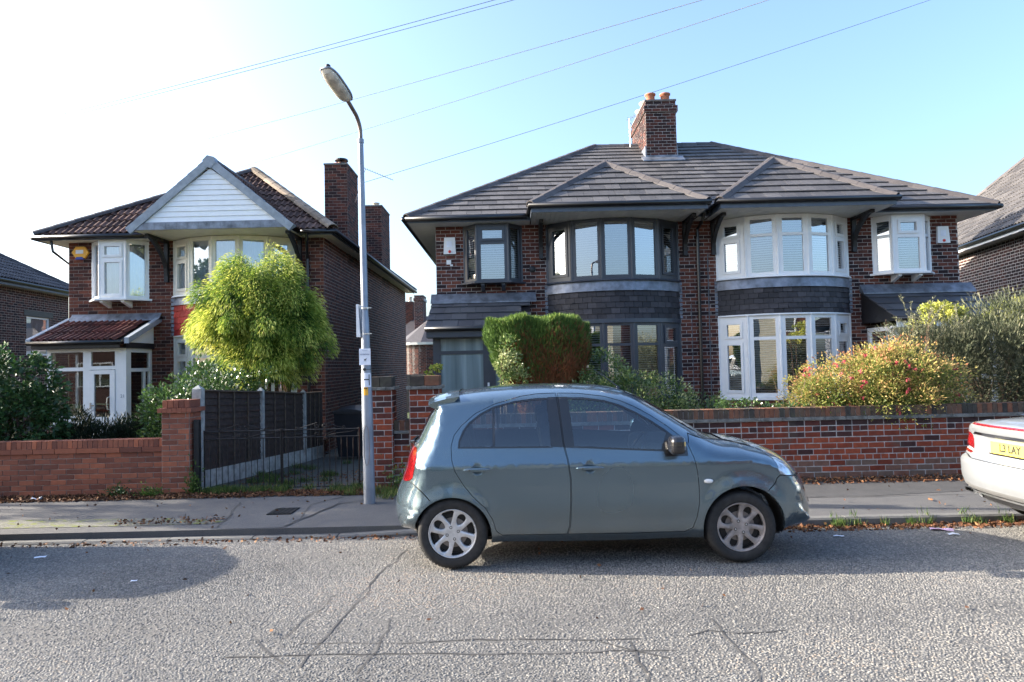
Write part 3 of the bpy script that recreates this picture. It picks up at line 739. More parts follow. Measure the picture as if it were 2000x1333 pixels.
# ------------------------------------------------------------------ the pair of semi-detached houses
H = Thing('semi_detached_houses', 'pair of dark brick semi-detached houses under one grey tiled roof with four bow windows', 'houses', (4.24, 15.4, 0))
YF = 15.4; XL, XR = -1.68, 10.16; ZE = 4.86
op = [(.84-XL, 3.80-XL, .0, 4.9), (4.68-XL, 7.64-XL, .0, 4.9), (-.96-XL, .18-XL, 3.56, 4.85), (8.30-XL, 9.44-XL, 3.56, 4.85), (-1.4-XL, .2-XL, 0, 2.3), (8.3-XL, 9.9-XL, 0, 2.3)]
Ff = frame((XL, YF, 0), (1, 0, 0), (0, -1, 0))
w_ = slab_wall(H, Ff, XR-XL, 0, 4.95, op, 'mortar_light')
def tone_h(x, z, t, rr):
    if z > 4.55: return .45+.3*rr.random()
    return t
brick_wall(H, w_, Ff, XR-XL, 0, 4.95, 'brick_dark', op, budget=300, seed=11, tones=(0, 1), tonefn=tone_h)
mb = M(); mb.box(XL, XL+.2, YF+.203, 24, 0, 4.95); mb.box(XR-.2, XR, YF+.203, 24, 0, 4.95); mb.box(XL+.203, XR-.203, 23.8, 24, 0, 4.95)
mb.box(XL+.203, XR-.203, YF+.203, 23.8, -.02, .02); mb.box(XL+.21, XR-.21, YF+1.6, YF+1.65, .02, 4.9); mb.box(XL+.21, XR-.21, YF+.21, 23.7, 2.62, 2.9)
mb.box(4.18, 4.30, YF+.21, YF+1.59, .02, 4.9)
H.part('inner_walls', mb, 'room_dark')
# roof
E0 = 14.88; RZ0, RZ1 = 4.99, 8.0; RY = 19.7; xa, xb = -2.27, 10.72; ra, rb = 2.53, 5.92
sl = V3(0, RY-E0, RZ1-RZ0); SL = sl.length
rm = M()
back = 2*RY-E0
A, B, Cc, D = V3(xa, E0, RZ0-.03), V3(xb, E0, RZ0-.03), V3(xb, back, RZ0-.03), V3(xa, back, RZ0-.03)
P_, Q_ = V3(ra, RY, RZ1-.03), V3(rb, RY, RZ1-.03)
rm.poly([A, B, Q_, P_]); rm.poly([B, Cc, Q_]); rm.poly([Cc, D, P_, Q_]); rm.poly([D, A, P_])
roof = H.part('roof', rm, 'tile_porch_grey')
tile_field(H, roof, 'roof_tile', (xa, E0, RZ0), (1, 0, 0), sl, [(0, 0), (xb-xa, 0), (rb-xa, SL), (ra-xa, SL)], .332, .335, 'tile_grey', budget=300, seed=2, lift=.03, thick=.022)
dl_ = V3(ra-xa, 0, RZ1-RZ0)
tile_field(H, roof, 'roof_tile', (xa, back, RZ0), (0, -1, 0), dl_, [(0, 0), (back-E0, 0), (back-E0-4.82, dl_.length), (4.82, dl_.length)][:4], .332, .335, 'tile_grey', budget=0, seed=4)
for a, b in (((xa, E0, RZ0), (ra, RY, RZ1)), ((rb, RY, RZ1), (xb, E0, RZ0))):
    ridge_run(H, roof, a, b, 'tile_ridge_grey', seed=8, sinkz=.035)
ridge_run(H, roof, (ra, RY, RZ1+.02), (rb, RY, RZ1+.02), 'tile_grey', seed=9, wdt=.12)
# small hipped roofs over the bays
def bay_roof(x0, x1, seed):
    y0, z0, z1 = 14.10, 5.03, 6.40; xm = (x0+x1)/2; ya = y0+(x1-x0)/2; yb = 17.15
    bm_ = M(); a, b, c = V3(x0, y0, z0-.025), V3(x1, y0, z0-.025), V3(xm, ya, z1-.025)
    d, e, f = V3(x0, 15.02, z0-.025), V3(x1, 15.02, z0-.025), V3(xm, yb, z1-.025)
    bm_.poly([a, b, c]); bm_.poly([d, a, c, f]); bm_.poly([b, e, f, c])
    r_ = H.part('bay_roof', bm_, 'tile_porch_grey')
    s_ = V3(0, ya-y0, z1-z0)
    tile_field(H, r_, 'roof_tile', (x0, y0, z0), (1, 0, 0), s_, [(0, 0), (x1-x0, 0), (xm-x0, s_.length)], .332, .335, 'tile_grey', budget=60, seed=seed, lift=.03, thick=.022)
    for sx, xx in ((1, x0), (-1, x1)):
        s2 = V3(sx*(xm-x0), 0, z1-z0)
        tile_field(H, r_, 'roof_tile', (xx, y0, z0), (0, 1, 0), s2, [(0, 0), (.92, 0), (yb-y0, s2.length), (ya-y0, s2.length)], .332, .335, 'tile_grey', budget=0, seed=seed+1)
        ridge_run(H, r_, (xx, y0, z0), (xm, ya, z1), 'tile_ridge_grey', seed=seed+2, sinkz=.035)
    ridge_run(H, r_, (xm, ya, z1), (xm, yb, z1), 'tile_ridge_grey', seed=seed+3, sinkz=.03)
    gutter(H, r_, [(x0-.03, 15.0, z0-.03), (x0-.03, y0-.05, z0-.03), (x1+.03, y0-.05, z0-.03), (x1+.03, 15.0, z0-.03)])
    fb = M(); fb.box(x0+.02, x1-.02, y0+.0, y0+.02, ZE, z0-.035); fb.box(x0+.02, x0+.04, y0+.021, 14.9, ZE, z0-.035); fb.box(x1-.04, x1-.02, y0+.021, 14.9, ZE, z0-.035)
    H.part('fascia', fb, 'fascia_slate', r_)
    k = int((x1-x0-.08)/.10)
    for i in range(k):
        w = (x1-x0-.082)/k; sb = M(); sb.box(x0+.041+i*w+.002, x0+.041+(i+1)*w-.002, y0+.021, YF-.001, ZE+.004, ZE+.015)
        H.part('soffit_board', sb, 'soffit_white', r_)
bay_roof(.44, 4.16, 21); bay_roof(4.38, 8.09, 31)
# eaves of the main roof: gutter, fascia, soffit
for a, b in ((xa, .40), (8.13, xb)):
    gutter(H, None, [(a, E0-.05, RZ0-.05), (b, E0-.05, RZ0-.05)])
gutter(H, None, [(xa-.05, E0-.05, RZ0-.05), (xa-.05, back, RZ0-.05)]); gutter(H, None, [(xb+.05, E0-.05, RZ0-.05), (xb+.05, back, RZ0-.05)])
gutter(H, None, [(4.20, E0-.05, RZ0-.05), (4.34, E0-.05, RZ0-.05)])
fb = M()
fb.box(xa+.02, .46, E0, E0+.02, ZE, RZ0-.05); fb.box(8.07, xb-.02, E0, E0+.02, ZE, RZ0-.05); fb.box(4.1, 4.4, E0, E0+.02, ZE, RZ0-.05)
fb.box(xa+.02, xa+.04, E0+.021, back, ZE, RZ0-.05); fb.box(xb-.04, xb-.02, E0+.021, back, ZE, RZ0-.05)
H.part('fascia', fb, 'fascia_slate')
for q in ((xa+.041, XL-.001, back-.1), (XR+.001, xb-.041, back-.1), (XL+.001, .459, YF-.001), (8.071, XR-.001, YF-.001), (4.161, 4.379, YF-.001)):
    sb = M(); sb.box(q[0], q[1], E0+.022, q[2], ZE+.002, ZE+.012); H.part('soffit', sb, 'soffit_white')
ch = chimney(H, 3.80, 4.63, 18.5, 20.6, 6.9, 8.84, 'brick_dark', 'mortar_light', budget=110, tones=(0, .5),
             pots=((4.02, 18.85, .135, .30, 'clay_pot'), (4.43, 18.85, .135, .30, 'clay_pot'), (4.0, 19.55, .14, .34, 'cream_pot'), (4.0, 20.2, .14, .34, 'cream_pot'), (4.43, 20.1, .13, .28, 'clay_pot')))
mb = M(); mb.box(3.77, 4.66, 18.47, 18.499, 7.2, 7.34); mb.box(3.77, 3.799, 18.5, 20.6, 7.25, 7.62); mb.box(4.631, 4.66, 18.5, 20.6, 7.25, 7.62)
mb.hexa([(3.65, 18.2, 7.1), (4.78, 18.2, 7.1), (4.78, 18.49, 7.28), (3.65, 18.49, 7.28), (3.65, 18.2, 7.13), (4.78, 18.2, 7.13), (4.78, 18.49, 7.31), (3.65, 18.49, 7.31)])
H.part('flashing', mb, 'lead', ch)
aerial(H, ch, (3.45, 19.0, 7.75), .8, (.3, -.2, .1), nel=5, L=.35)
mb = M(); mb.tube([(3.45, 19.0, 7.8), (3.8, 19.0, 7.85)], .012, 5); mb.tube([(3.45, 19.0, 8.45), (3.78, 19.0, 8.0)], .006, 4); H.part('aerial_bracket', mb, 'metal_bright', ch)
# bays
ARGS = dict(mat='brick_dark', mortar='mortar_light', pitch=.083)
def up_dark(k):
    if k in (0, 4): return [(.16, .84, 3.66, 4.70, True)]
    return [(.06, .94, 3.61, 4.78, False)]
def low_dark(k):
    if k in (0, 4): return [(.16, .84, 2.13, 2.46, True), (.1, .9, .95, 2.02, False)]
    return [(.06, .94, 2.12, 2.50, False), (.06, .94, .93, 2.06, False)]
def up_white(k):
    if k in (0, 4): return [(.2, .8, 4.44, 4.70, True), (.2, .8, 3.65, 4.32, True)]
    return [(.1, .9, 4.45, 4.77, False), (.1, .9, 3.60, 4.39, False)]
def low_white(k):
    if k == 0: return [(.2, .8, 2.20, 2.50, True), (.2, .8, 1.0, 2.04, True)]
    if k == 4: return [(.2, .8, 2.22, 2.48, True), (.15, .85, .98, 2.06, False)]
    return [(.1, .9, 2.19, 2.58, False), (.1, .9, .96, 2.12, False)]
ZS = (.86, 2.56, 2.64, 3.27, 3.52, 4.855)
bow_bay(H, .84, 3.80, YF, .65, 'frame_anthracite', up_dark, low_dark, ZS, None, 'shingle_slate', 'frame_anthracite', ARGS, ('slats', 'slats'))
ZS2 = (.86, 2.66, 2.68, 3.27, 3.52, 4.855)
bow_bay(H, 4.68, 7.64, YF, .65, 'frame_white', up_white, low_white, ZS2, None, 'shingle_slate', 'frame_white', ARGS, ('slats', 'slats'))
def lay_or(dark):
    def f(k, W):
        if k == 1: return ([(.10, W-.10, 4.50, 4.74, True), (.08, W-.08, 3.62, 4.40, False)] if dark else [(.14, W-.14, 4.46, 4.70, True), (.10, W-.10, 3.64, 4.34, False)])
        return ([(.08, W-.06, 3.64, 4.76, False)] if dark else [(.08, W-.06, 4.42, 4.72, False), (.08, W-.06, 3.62, 4.36, False)])
    return f
oriel(H, -1.04, .26, YF, .30, .30, 3.57, 4.85, 'frame_anthracite', lay_or(True), 'slats', 'frame_anthracite')
oriel(H, 8.22, 9.52, YF, .30, .30, 3.57, 4.85, 'frame_white', lay_or(False), 'slats', 'frame_white')
for x, pr in ((.70, .62), (3.96, .9), (4.60, .9), (7.78, .9)): bracket(H, x, YF, ZE, .78, pr)
# downpipe and cables between the halves
downpipe(H, [(4.26, E0-.05, 4.93), (4.24, E0+.0, 4.78), (4.24, YF-.07, 4.66), (4.24, YF-.07, .15)], .036)
mb = M(); mb.tube([(4.47, YF-.015, 4.1), (4.46, YF-.015, .6)], .011, 5); mb.tube([(4.07, YF-.013, 3.0), (4.07, YF-.013, .4)], .006, 4)
H.part('wall_cable', mb, 'cable_grey')
# porches
def porch_right(x0, x1, fmat, mirror, door_first):
    yw, yf = YF-.002, 14.32; ex0, ex1 = x0-.12, x1+.12
    P = M(); P.box(x0+.05, x1-.05, yf+.1, yw, 2.30, 2.34); pr = H.part('porch', P, 'soffit_white')
    s_ = V3(0, yw-14.02, 3.16-2.50)
    tile_field(H, pr, 'roof_tile', (ex0, 14.02, 2.50), (1, 0, 0), s_, [(0, 0), (ex1-ex0, 0), (ex1-ex0, s_.length), (0, s_.length)], .333, s_.length/4, 'tile_porch_grey', budget=24, seed=int(x0*3)+50, lift=.026, thick=.02)
    b = M(); b.poly([(ex0+.02, 14.04, 2.47), (ex1-.02, 14.04, 2.47), (ex1-.02, yw, 3.12), (ex0+.02, yw, 3.12)]); 
    for xx in (ex0+.01, ex1-.04):
        b.prism([(xx, 14.04, 2.44), (xx, yw, 2.44), (xx, yw, 3.13), (xx, 14.04, 2.485)], (.03, 0, 0))
    H.part('porch_cheek', b, 'timber_black', pr)
    l = M(); l.hexa([(ex0-.02, yw-.20, 3.10), (ex1+.14, yw-.20, 3.10), (ex1+.14, yw, 3.17), (ex0-.02, yw, 3.17), (ex0-.02, yw-.20, 3.125), (ex1+.14, yw-.20, 3.125), (ex1+.14, yw-.02, 3.33), (ex0-.02, yw-.02, 3.33)])
    H.part('lead_flashing', l, 'lead', pr)
    g = M(); g.tube([(ex0, 13.97, 2.47), (ex1, 13.97, 2.47)], .05, 8); H.part('gutter', g, 'gutter_black', pr, smooth=True)
    f = M(); f.box(ex0+.02, ex1-.02, 14.02, 14.04, 2.30, 2.44); f.box(ex0+.021, ex1-.021, 14.041, yf+.1, 2.29, 2.30); H.part('fascia', f, fmat, pr)
    F = frame((x0, yf, 0), (1, 0, 0), (0, -1, 0)); W = x1-x0
    if not mirror:
        lights = [(.16, 1.05, 2.02, 2.34-.07, False), (.16, 1.05, .42, 1.95, False), (1.20, W-.16, 2.02, 2.27, False), (1.28, W-.24, 1.0, 1.86, True)]
        window(H, F, W, .1, 2.34, lights, fmat, pr, glass='frosted')
    else:
        lights = [(.12, .62, 1.30, 2.2, False), (.75, W-.12, 1.3, 2.2, False), (.75, W-.12, .3, 1.15, False)]
        window(H, F, W, .1, 2.34, lights, fmat, pr, glass='porch_glass')
    for xx, nn in ((x0, (-1, 0, 0)), (x1, (1, 0, 0))):
        Fs = frame((xx, yf+.075, 0), (0, 1, 0), nn); Ws = yw-yf-.075
        window(H, Fs, Ws, .1, 2.34, [(.1, Ws-.1, .4, 1.9, False), (.1, Ws-.1, 2.0, 2.25, False)], fmat, pr, glass='frosted' if not mirror else 'porch_glass')
    k = M()
    if not mirror: k.box(x0+1.13, x0+1.17, yf-.05, yf-.001, 1.22, 1.34)
    if k.v: H.part('doorbell', k, 'plastic_white', pr)
porch_right(-1.66, .30, 'frame_anthracite', False, True)
porch_right(8.02, 10.14, 'frame_white', True, False)
# alarm boxes, vent
def alarm_white(x, z):
    b = M(); b.hexa([(x-.14, YF-.08, z-.19), (x+.14, YF-.08, z-.19), (x+.14, YF-.001, z-.19), (x-.14, YF-.001, z-.19), (x-.12, YF-.06, z+.19), (x+.12, YF-.06, z+.19), (x+.12, YF-.001, z+.19), (x-.12, YF-.001, z+.19)])
    a = H.part('alarm_box', b, 'plastic_white')
    b = M(); b.lathe((x+.0, YF-.075, z-.135), (0, -1, 0), [(.035, 0), (.03, .02), (0, .03)], 12); H.part('alarm_light', b, 'plastic_red', a)
    b = M(); b.box(x-.07, x+.05, YF-.0775, YF-.07, z-.03, z+.1); H.part('alarm_badge', b, 'paper_white', a)
alarm_white(-1.36, 4.42); alarm_white(9.80, 4.42)
mb = M(); mb.box(-1.44, -1.34, YF-.04, YF-.001, 4.0, 4.1); mb.box(-1.36, -1.30, YF-.035, YF-.001, 3.96, 4.0); H.part('camera_box', mb, 'plastic_white')
mb = M(); mb.lathe((.50, YF-.001, 3.85), (0, -1, 0), [(.075, 0), (.075, .02), (.04, .04), (0, .05)], 12); H.part('vent_cap', mb, 'plastic_black')
# ------------------------------------------------------------------ the detached house at left, number 21
G = Thing('gabled_house', 'brown brick house with a white boarded gable, red shingled bow window and white glazed porch', 'house', (-7.5, 16.3, 0))
YG = 16.3; GX0, GX1 = -10.59, -4.47; GB = 28.8
bx0, bx1 = -8.06, -5.17
opg = [(bx0-GX0, bx1-GX0, 0, 4.9), (-9.93-GX0, -8.78-GX0, 3.5, 4.85), (-10.2-GX0, -8.8-GX0, 0, 2.25)]
Fg = frame((GX0, YG, 0), (1, 0, 0), (0, -1, 0)); Fs = frame((GX1, YG, 0), (0, 1, 0), (1, 0, 0))
wg = slab_wall(G, Fg, GX1-GX0, 0, 4.95, opg, 'mortar_brown')
brick_wall(G, wg, Fg, GX1-GX0, 0, 4.95, 'brick_dark', opg, budget=220, seed=41, tones=(.15, .85), bl=.232)
ws = slab_wall(G, Fs, GB-YG, -.6, 4.95, [], 'mortar_brown', u0=.203)
brick_wall(G, ws, Fs, GB-YG, -.581, 4.95, 'brick_dark', [], budget=80, seed=42, proud=.0025, joint=.018, tones=(.25, .95), bl=.232, nb=6, headers=4)
mb = M(); mb.box(GX0, GX0+.2, YG+.203, GB, 0, 4.95); mb.box(GX0+.203, GX1-.203, GB-.2, GB, 0, 4.95); mb.box(GX0+.21, GX1-.21, YG+1.6, YG+1.65, .02, 4.9)
mb.box(GX0+.21, GX1-.21, YG+.21, GB-.3, 2.62, 2.9); mb.box(GX0+.21, GX1-.21, YG+.21, GB-.3, -.02, .02)
G.part('inner_walls', mb, 'room_dark')
# hipped roof with a ridge running back from the front hip
ge = 15.82; gz0, gz1 = 4.96, 7.12; ax, ay = -6.9, 18.40; gxl, gxr = -11.08, -4.12; by = 26.7; gbk = 29.2
rm = M(); A, B, Cc, D = V3(gxl, ge, gz0-.03), V3(gxr, ge, gz0-.03), V3(gxr, gbk, gz0-.03), V3(gxl, gbk, gz0-.03); P_, Q_ = V3(ax, ay, gz1-.03), V3(ax, by, gz1-.03)
rm.poly([A, B, P_]); rm.poly([B, Cc, Q_, P_]); rm.poly([Cc, D, Q_]); rm.poly([D, A, P_, Q_])
groof = G.part('roof', rm, 'tile_slate')
s_ = V3(0, ay-ge, gz1-gz0)
tile_field(G, groof, 'roof_tile', (gxl, ge, gz0), (1, 0, 0), s_, [(0, 0), (gxr-gxl, 0), (ax-gxl, s_.length)], .30, .30, 'tile_brown', ROLL, thick=.02, lift=.03, budget=140, seed=43, stagger=0)
s_ = V3(ax-gxr, 0, gz1-gz0)
tile_field(G, groof, 'roof_tile', (gxr, ge, gz0), (0, 1, 0), s_, [(0, 0), (gbk-ge, 0), (by-ge, s_.length), (ay-ge, s_.length)], .30, .30, 'tile_brown', ROLL, thick=.02, lift=.03, budget=60, seed=44, stagger=0)
ridge_run(G, groof, (gxl, ge, gz0), (ax, ay, gz1), 'tile_slate', seed=45, sinkz=.05, round_=True)
ridge_run(G, groof, (gxr, ge, gz0), (ax, ay, gz1), 'tile_ridge_mossy', seed=46, sinkz=.06, round_=True, wdt=.14)
ridge_run(G, groof, (ax, ay, gz1), (ax, by, gz1), 'tile_ridge_mossy', seed=47, sinkz=.05, round_=True)
ridge_run(G, groof, (gxr, gbk, gz0), (ax, by, gz1), 'tile_slate', seed=48, sinkz=.05, round_=True)
gutter(G, None, [(gxl, ge-.05, gz0-.05), (-8.5, ge-.05, gz0-.05)]); gutter(G, None, [(-4.85, ge-.05, gz0-.05), (gxr+.05, ge-.05, gz0-.05), (gxr+.05, gbk, gz0-.05)])
fb = M(); fb.box(gxl+.02, -8.46, ge, ge+.02, ZE-.02, gz0-.05); fb.box(-4.9, gxr-.02, ge, ge+.02, ZE-.02, gz0-.05); fb.box(gxr-.04, gxr-.02, ge+.021, gbk, ZE-.02, gz0-.05)
G.part('fascia', fb, 'fascia_slate')
for q in ((gxl+.03, -8.461, ge+.022, YG-.001), (-4.899, gxr-.041, ge+.022, YG-.001), (GX1+.001, gxr-.041, YG, gbk-.1), (gxl+.03, GX0-.001, YG, gbk-.1)):
    sb = M(); sb.box(*q, ZE, ZE+.01); G.part('soffit', sb, 'frame_cream')
gutter(G, None, [(gxl-.02, ge-.05, gz0-.06), (gxl-.02, ge+.6, gz0-.06)])
downpipe(G, [(gxl+.32, ge+.1, gz0-.1), (gxl+.36, ge+.1, gz0-.36), (GX0-.06, YG+.2, gz0-.62), (GX0-.06, YG+.2, .2)], .03)
downpipe(G, [(-4.72, ge-.05, gz0-.08), (-4.74, ge+.02, gz0-.25), (-4.84, YG-.07, gz0-.62), (-4.84, YG-.07, .1)], .036)
# gable
gy = 15.08; gl, gr_, gzb, gza = -8.42, -4.88, 4.88, 6.40; gm = (gl+gr_)/2
gb = M(); gb.prism([(gl+.16, gy+.03, gzb+.17), (gr_-.16, gy+.03, gzb+.17), (gm, gy+.03, gza-.16)], (0, .05, 0))
gable = G.part('gable', gb, 'board_white')
nb_ = 10
for i in range(nb_):
    hh = gza-.17-(gzb+.165); z0 = gzb+.165+hh*i/nb_; z1 = gzb+.165+hh*(i+1)/nb_-.006
    f = lambda z: (gza-.17-z)/hh*((gr_-gl)/2-.17)
    b = M(); a0, a1 = f(z0), max(.02, f(z1))
    b.hexa([(gm-a0, gy+.004, z0), (gm+a0, gy+.004, z0), (gm+a0, gy+.03, z0), (gm-a0, gy+.03, z0), (gm-a1, gy+.018, z1), (gm+a1, gy+.018, z1), (gm+a1, gy+.03, z1), (gm-a1, gy+.03, z1)])
    G.part('gable_board', b, 'board_white', gable)
for i in range(14):
    w = (gr_-gl-.1)/14; b = M(); b.box(gl+.05+i*w+.002, gl+.05+(i+1)*w-.002, gy-.035, gy+.03, gzb-.005, gzb+.16); b.tone = R.random(); G.part('lead_strip', b, 'lead', gable)
for sx in (-1, 1):
    p0 = V3(gm+sx*((gr_-gl)/2+.08), gy, gzb+.02); p1 = V3(gm, gy, gza+.06); d = p1-p0; n = 8; nn = V3(0, 0, 1); nrm = V3(-sx*d.z, 0, abs(d.x)).normalized()
    nrm = V3(sx*d.z, 0, abs(d.x)).normalized()
    for i in range(n):
        a = p0+d*(i/n); b_ = p0+d*((i+1.03)/n)
        if i == n-1: b_ = p1
        b = M(); q = .012
        b.hexa([a-nrm*.14+V3(0, -.05, 0), b_-nrm*.14+V3(0, -.05, 0), b_-nrm*.14+V3(0, .01, 0), a-nrm*.14+V3(0, .01, 0), a+nrm*(.02+q)+V3(0, -.055, 0), b_+nrm*.02+V3(0, -.055, 0), b_+nrm*.02+V3(0, .16, 0), a+nrm*(.02+q)+V3(0, .16, 0)])
        G.part('verge_tile', b, 'verge_grey', gable)
    # roof plane of the gable running back into the main roof
    U = V3(0, 1, 0); Vv = V3(-sx*((gr_-gl)/2), 0, gza-gzb-.05)
    bk = 2.6
    tile_field(G, gable, 'roof_tile', (gm+sx*((gr_-gl)/2+.02), gy+.1, gzb+.05), U, Vv, [(0, 0), (.95, 0), (bk, Vv.length), (0, Vv.length)], .30, .30, 'tile_brown', ROLL, thick=.02, lift=.03, budget=0, seed=60, stagger=0)
b = M(); b.lathe((gm, gy-.06, gza-.03), (0, 1, 0), [(0, 0), (.15, 0), (.15, .2), (0, .2)], 6); G.part('verge_cap', b, 'verge_grey', gable)
ridge_run(G, gable, (gm, gy+.12, gza), (gm, 17.6, gza), 'tile_slate', seed=61, sinkz=.04, round_=True)
k = 18
sfb = M(); sfb.prism([(gl+.06, gy+.0, gzb-.012), (gr_-.06, gy+.0, gzb-.012), (gr_-.06, YG-.001, gzb-.012), (gl+.06, YG-.001, gzb-.012)], (0, 0, .006)); G.part('soffit', sfb, 'frame_cream')
bracket(G, bx0-.16, YG, ZE-.0, 1.0, .95); bracket(G, bx1+.14, YG, ZE-.0, 1.0, .95)
# bow window with red shingles
def upc(k):
    if k in (0, 4): return [(.15, .85, 4.42, 4.70, True), (.15, .85, 3.66, 4.30, True)]
    return [(.07, .93, 3.64, 4.76, False)]
def lowc(k):
    if k in (0, 4): return [(.15, .85, 2.1, 2.42, True), (.15, .85, .95, 1.98, True)]
    return [(.07, .93, 2.1, 2.46, False), (.07, .93, .95, 2.02, False)]
bow_bay(G, bx0, bx1, YG, .55, 'frame_cream', upc, lowc, (.86, 2.54, 2.56, 3.30, 3.52, 4.855), None, 'shingle_red', 'frame_white', dict(mat='brick_dark', mortar='mortar_brown', pitch=.083), ('curtain', 'curtain'))
def layo(k, W):
    if k == 1: return [(.10, W-.10, 4.48, 4.72, True), (.10, W-.10, 3.56, 4.34, True)]
    return [(.08, W-.06, 3.54, 4.76, False)]
oriel(G, -10.02, -8.68, YG, .34, .36, 3.47, 4.85, 'frame_white', layo, 'curtain', 'frame_white')
# hexagonal alarm box
b = M(); x, z = -10.28, 4.62; hx = [(x+.2*math.cos(a*PI/3), YG-.07, z+.16*math.sin(a*PI/3)) for a in range(6)]; b.prism(hx, (0, .068, 0))
al = G.part('alarm_box', b, 'plastic_yellow'); b = M(); b.prism([(x-.11, YG-.085, z-.17), (x+.09, YG-.085, z-.17), (x+.06, YG-.085, z-.11), (x-.08, YG-.085, z-.11)], (0, .06, 0)); G.part('alarm_light', b, 'plastic_blue', al)
b = M(); b.box(x-.1, x+.08, YG-.074, YG-.07, z-.03, z+.06); G.part('alarm_badge', b, 'paper_white', al)
# chimneys on the side wall
c1 = chimney(G, -5.08, -4.455, 18.7, 20.0, 4.6, 7.34, 'brick_dark', 'mortar_brown', corbel=False, budget=60, pots=(), tones=(0, .75), cap='stone_cap')
for (y, r) in ((19.0, .16), (19.45, .15)):
    b = M(); b.lathe((-4.78, y, 7.38), (0, 0, 1), [(r, 0), (r, .06), (r*.8, .08), (r*.8, .05), (0, .05)], 14); G.part('chimney_pot', b, 'clay_pot', c1, smooth=True)
b = M(); b.lathe((-4.70, 19.1, 7.42), (0, 0, 1), [(.10, 0), (.10, .10), (.03, .11), (.03, .14), (.19, .14), (.17, .19), (0, .2)], 16); G.part('chimney_cowl', b, 'iron_black', c1)
ae = aerial(G, c1, (-4.42, 19.5, 6.5), .95, (1, .1, -.42), nel=12, L=.85, lean=(.30, 0, 0))
c2 = chimney(G, -5.05, -4.455, 23.7, 25.2, 4.6, 7.35, 'brick_dark', 'mortar_brown', corbel=False, budget=20, pots=((-4.75, 24.2, .12, .2, 'cream_pot'),), tones=(0, .75), cap='stone_cap')
mb = M()
for c0, c1_ in ((18.66, 20.05), (23.66, 25.25)):
    n = 12
    for i in range(n):
        y = c0+(c1_-c0)*i/n; mb.box(-4.45, -4.30+.0, y, y+.10, 4.97, 5.08+.04*(i % 2))
G.part('stepped_flashing', mb, 'lead', kind='stuff')
# porch with door
px0, px1, pyf = -10.36, -8.60, 15.2
P = M(); P.box(px0+.03, px1-.03, pyf+.08, YG-.002, 2.26, 2.29); po = G.part('porch', P, 'frame_white')
s_ = V3(0, YG-.002-14.93, 2.98-2.43)
tile_field(G, po, 'roof_tile', (-10.56, 14.93, 2.43), (1, 0, 0), s_, [(0, 0), (2.12, 0), (2.12, s_.length), (0, s_.length)], .265, s_.length/3, 'tile_red', ROLL, thick=.02, lift=.03, budget=40, seed=71, stagger=0)
b = M(); b.poly([(-10.55, 14.95, 2.40), (-8.45, 14.95, 2.40), (-8.45, YG-.003, 2.94), (-10.55, YG-.003, 2.94)]); G.part('porch_underlay', b, 'timber_black', po)
b = M(); b.hexa([(-10.5, YG-.16, 2.95), (-8.36, YG-.16, 2.95), (-8.36, YG-.003, 2.99), (-10.5, YG-.003, 2.99), (-10.5, YG-.15, 2.975), (-8.36, YG-.15, 2.975), (-8.36, YG-.02, 3.13), (-10.5, YG-.02, 3.13)]); G.part('lead_flashing', b, 'lead', po)
for x in (-8.46, -10.62):
    b = M(); b.hexa([(x, 14.88, 2.36), (x+.1, 14.88, 2.36), (x+.1, YG-.004, 2.92), (x, YG-.004, 2.92), (x, 14.88, 2.49), (x+.1, 14.88, 2.49), (x+.1, YG-.004, 3.05), (x, YG-.004, 3.05)]); G.part('verge_tile', b, 'verge_grey', po)
b = M(); b.prism([(px1+.012, pyf+.05, 2.40), (px1+.012, YG-.004, 2.40), (px1+.012, YG-.004, 2.94)], (.03, 0, 0)); G.part('porch_cheek', b, 'board_white', po)
b = M(); b.box(px1+.0, px1+.06, pyf-.1, YG-.005, 2.27, 2.395); b.box(-10.55, px1-.0, 14.95, 14.97, 2.28, 2.42); b.box(-10.54, px1, 14.971, pyf+.08, 2.27, 2.28); G.part('fascia', b, 'timber_black', po)
g = M(); g.tube([(-10.6, 14.89, 2.40), (-8.52, 14.89, 2.40)], .048, 8); G.part('gutter', g, 'gutter_black', po, smooth=True)
F = frame((px0, pyf, 0), (1, 0, 0), (0, -1, 0)); W = px1-px0
window(G, F, W, .55, 2.27, [(.08, .80, 1.86, 2.20, False), (.08, .80, .80, 1.78, False)][:2] + [(.98, W-.25, 1.88, 2.20, False), (.93, W-.24, .56, 1.80, False)], 'frame_white', po, glass='porch_glass')
b = M(); b.fbox(F, 0, .85, .0, .549, -.1, .0); G.part('porch_base', b, 'mortar_brown', po)
brick_wall(G, po, F, .85, 0, .54, 'brick_dark', budget=8, seed=77)
dr = M(); grid_solid(dr, F, (.94, W-.25, .12, 1.79), [(1.05, W-.36, .80-.05, 1.70)], -.05, .012); G.part('door', dr, 'frame_white', po)
b = M(); b.fbox(F, 1.05, W-.36, .62, .70, -.03, -.02); 
p = M(); o, u, w, n = F; p.poly([o+u*1.05+w*.75+n*-.02, o+u*(W-.36)+w*.75+n*-.02, o+u*(W-.36)+w*1.70+n*-.02, o+u*1.05+w*1.70+n*-.02]); G.part('pane', p, 'porch_glass', po)
b = M(); b.fbox(F, .965, .99, .93, 1.07, .013, .03); b.fbox(F, .97, 1.06, 1.0, 1.02, .03, .045); G.part('door_handle', b, 'metal_bright', po)
hp = [o+u*1.37+w*z+n*(.05-.0) for z in (1.18, 1.05, .92)]; b = M(); b.tube([o+u*1.40+w*1.20+n*-.01, o+u*1.37+w*1.18+n*.05, o+u*1.355+w*1.05+n*.055, o+u*1.37+w*.92+n*.05, o+u*1.40+w*.90+n*-.01], .014, 7); G.part('pull_handle', b, 'metal_bright', po)
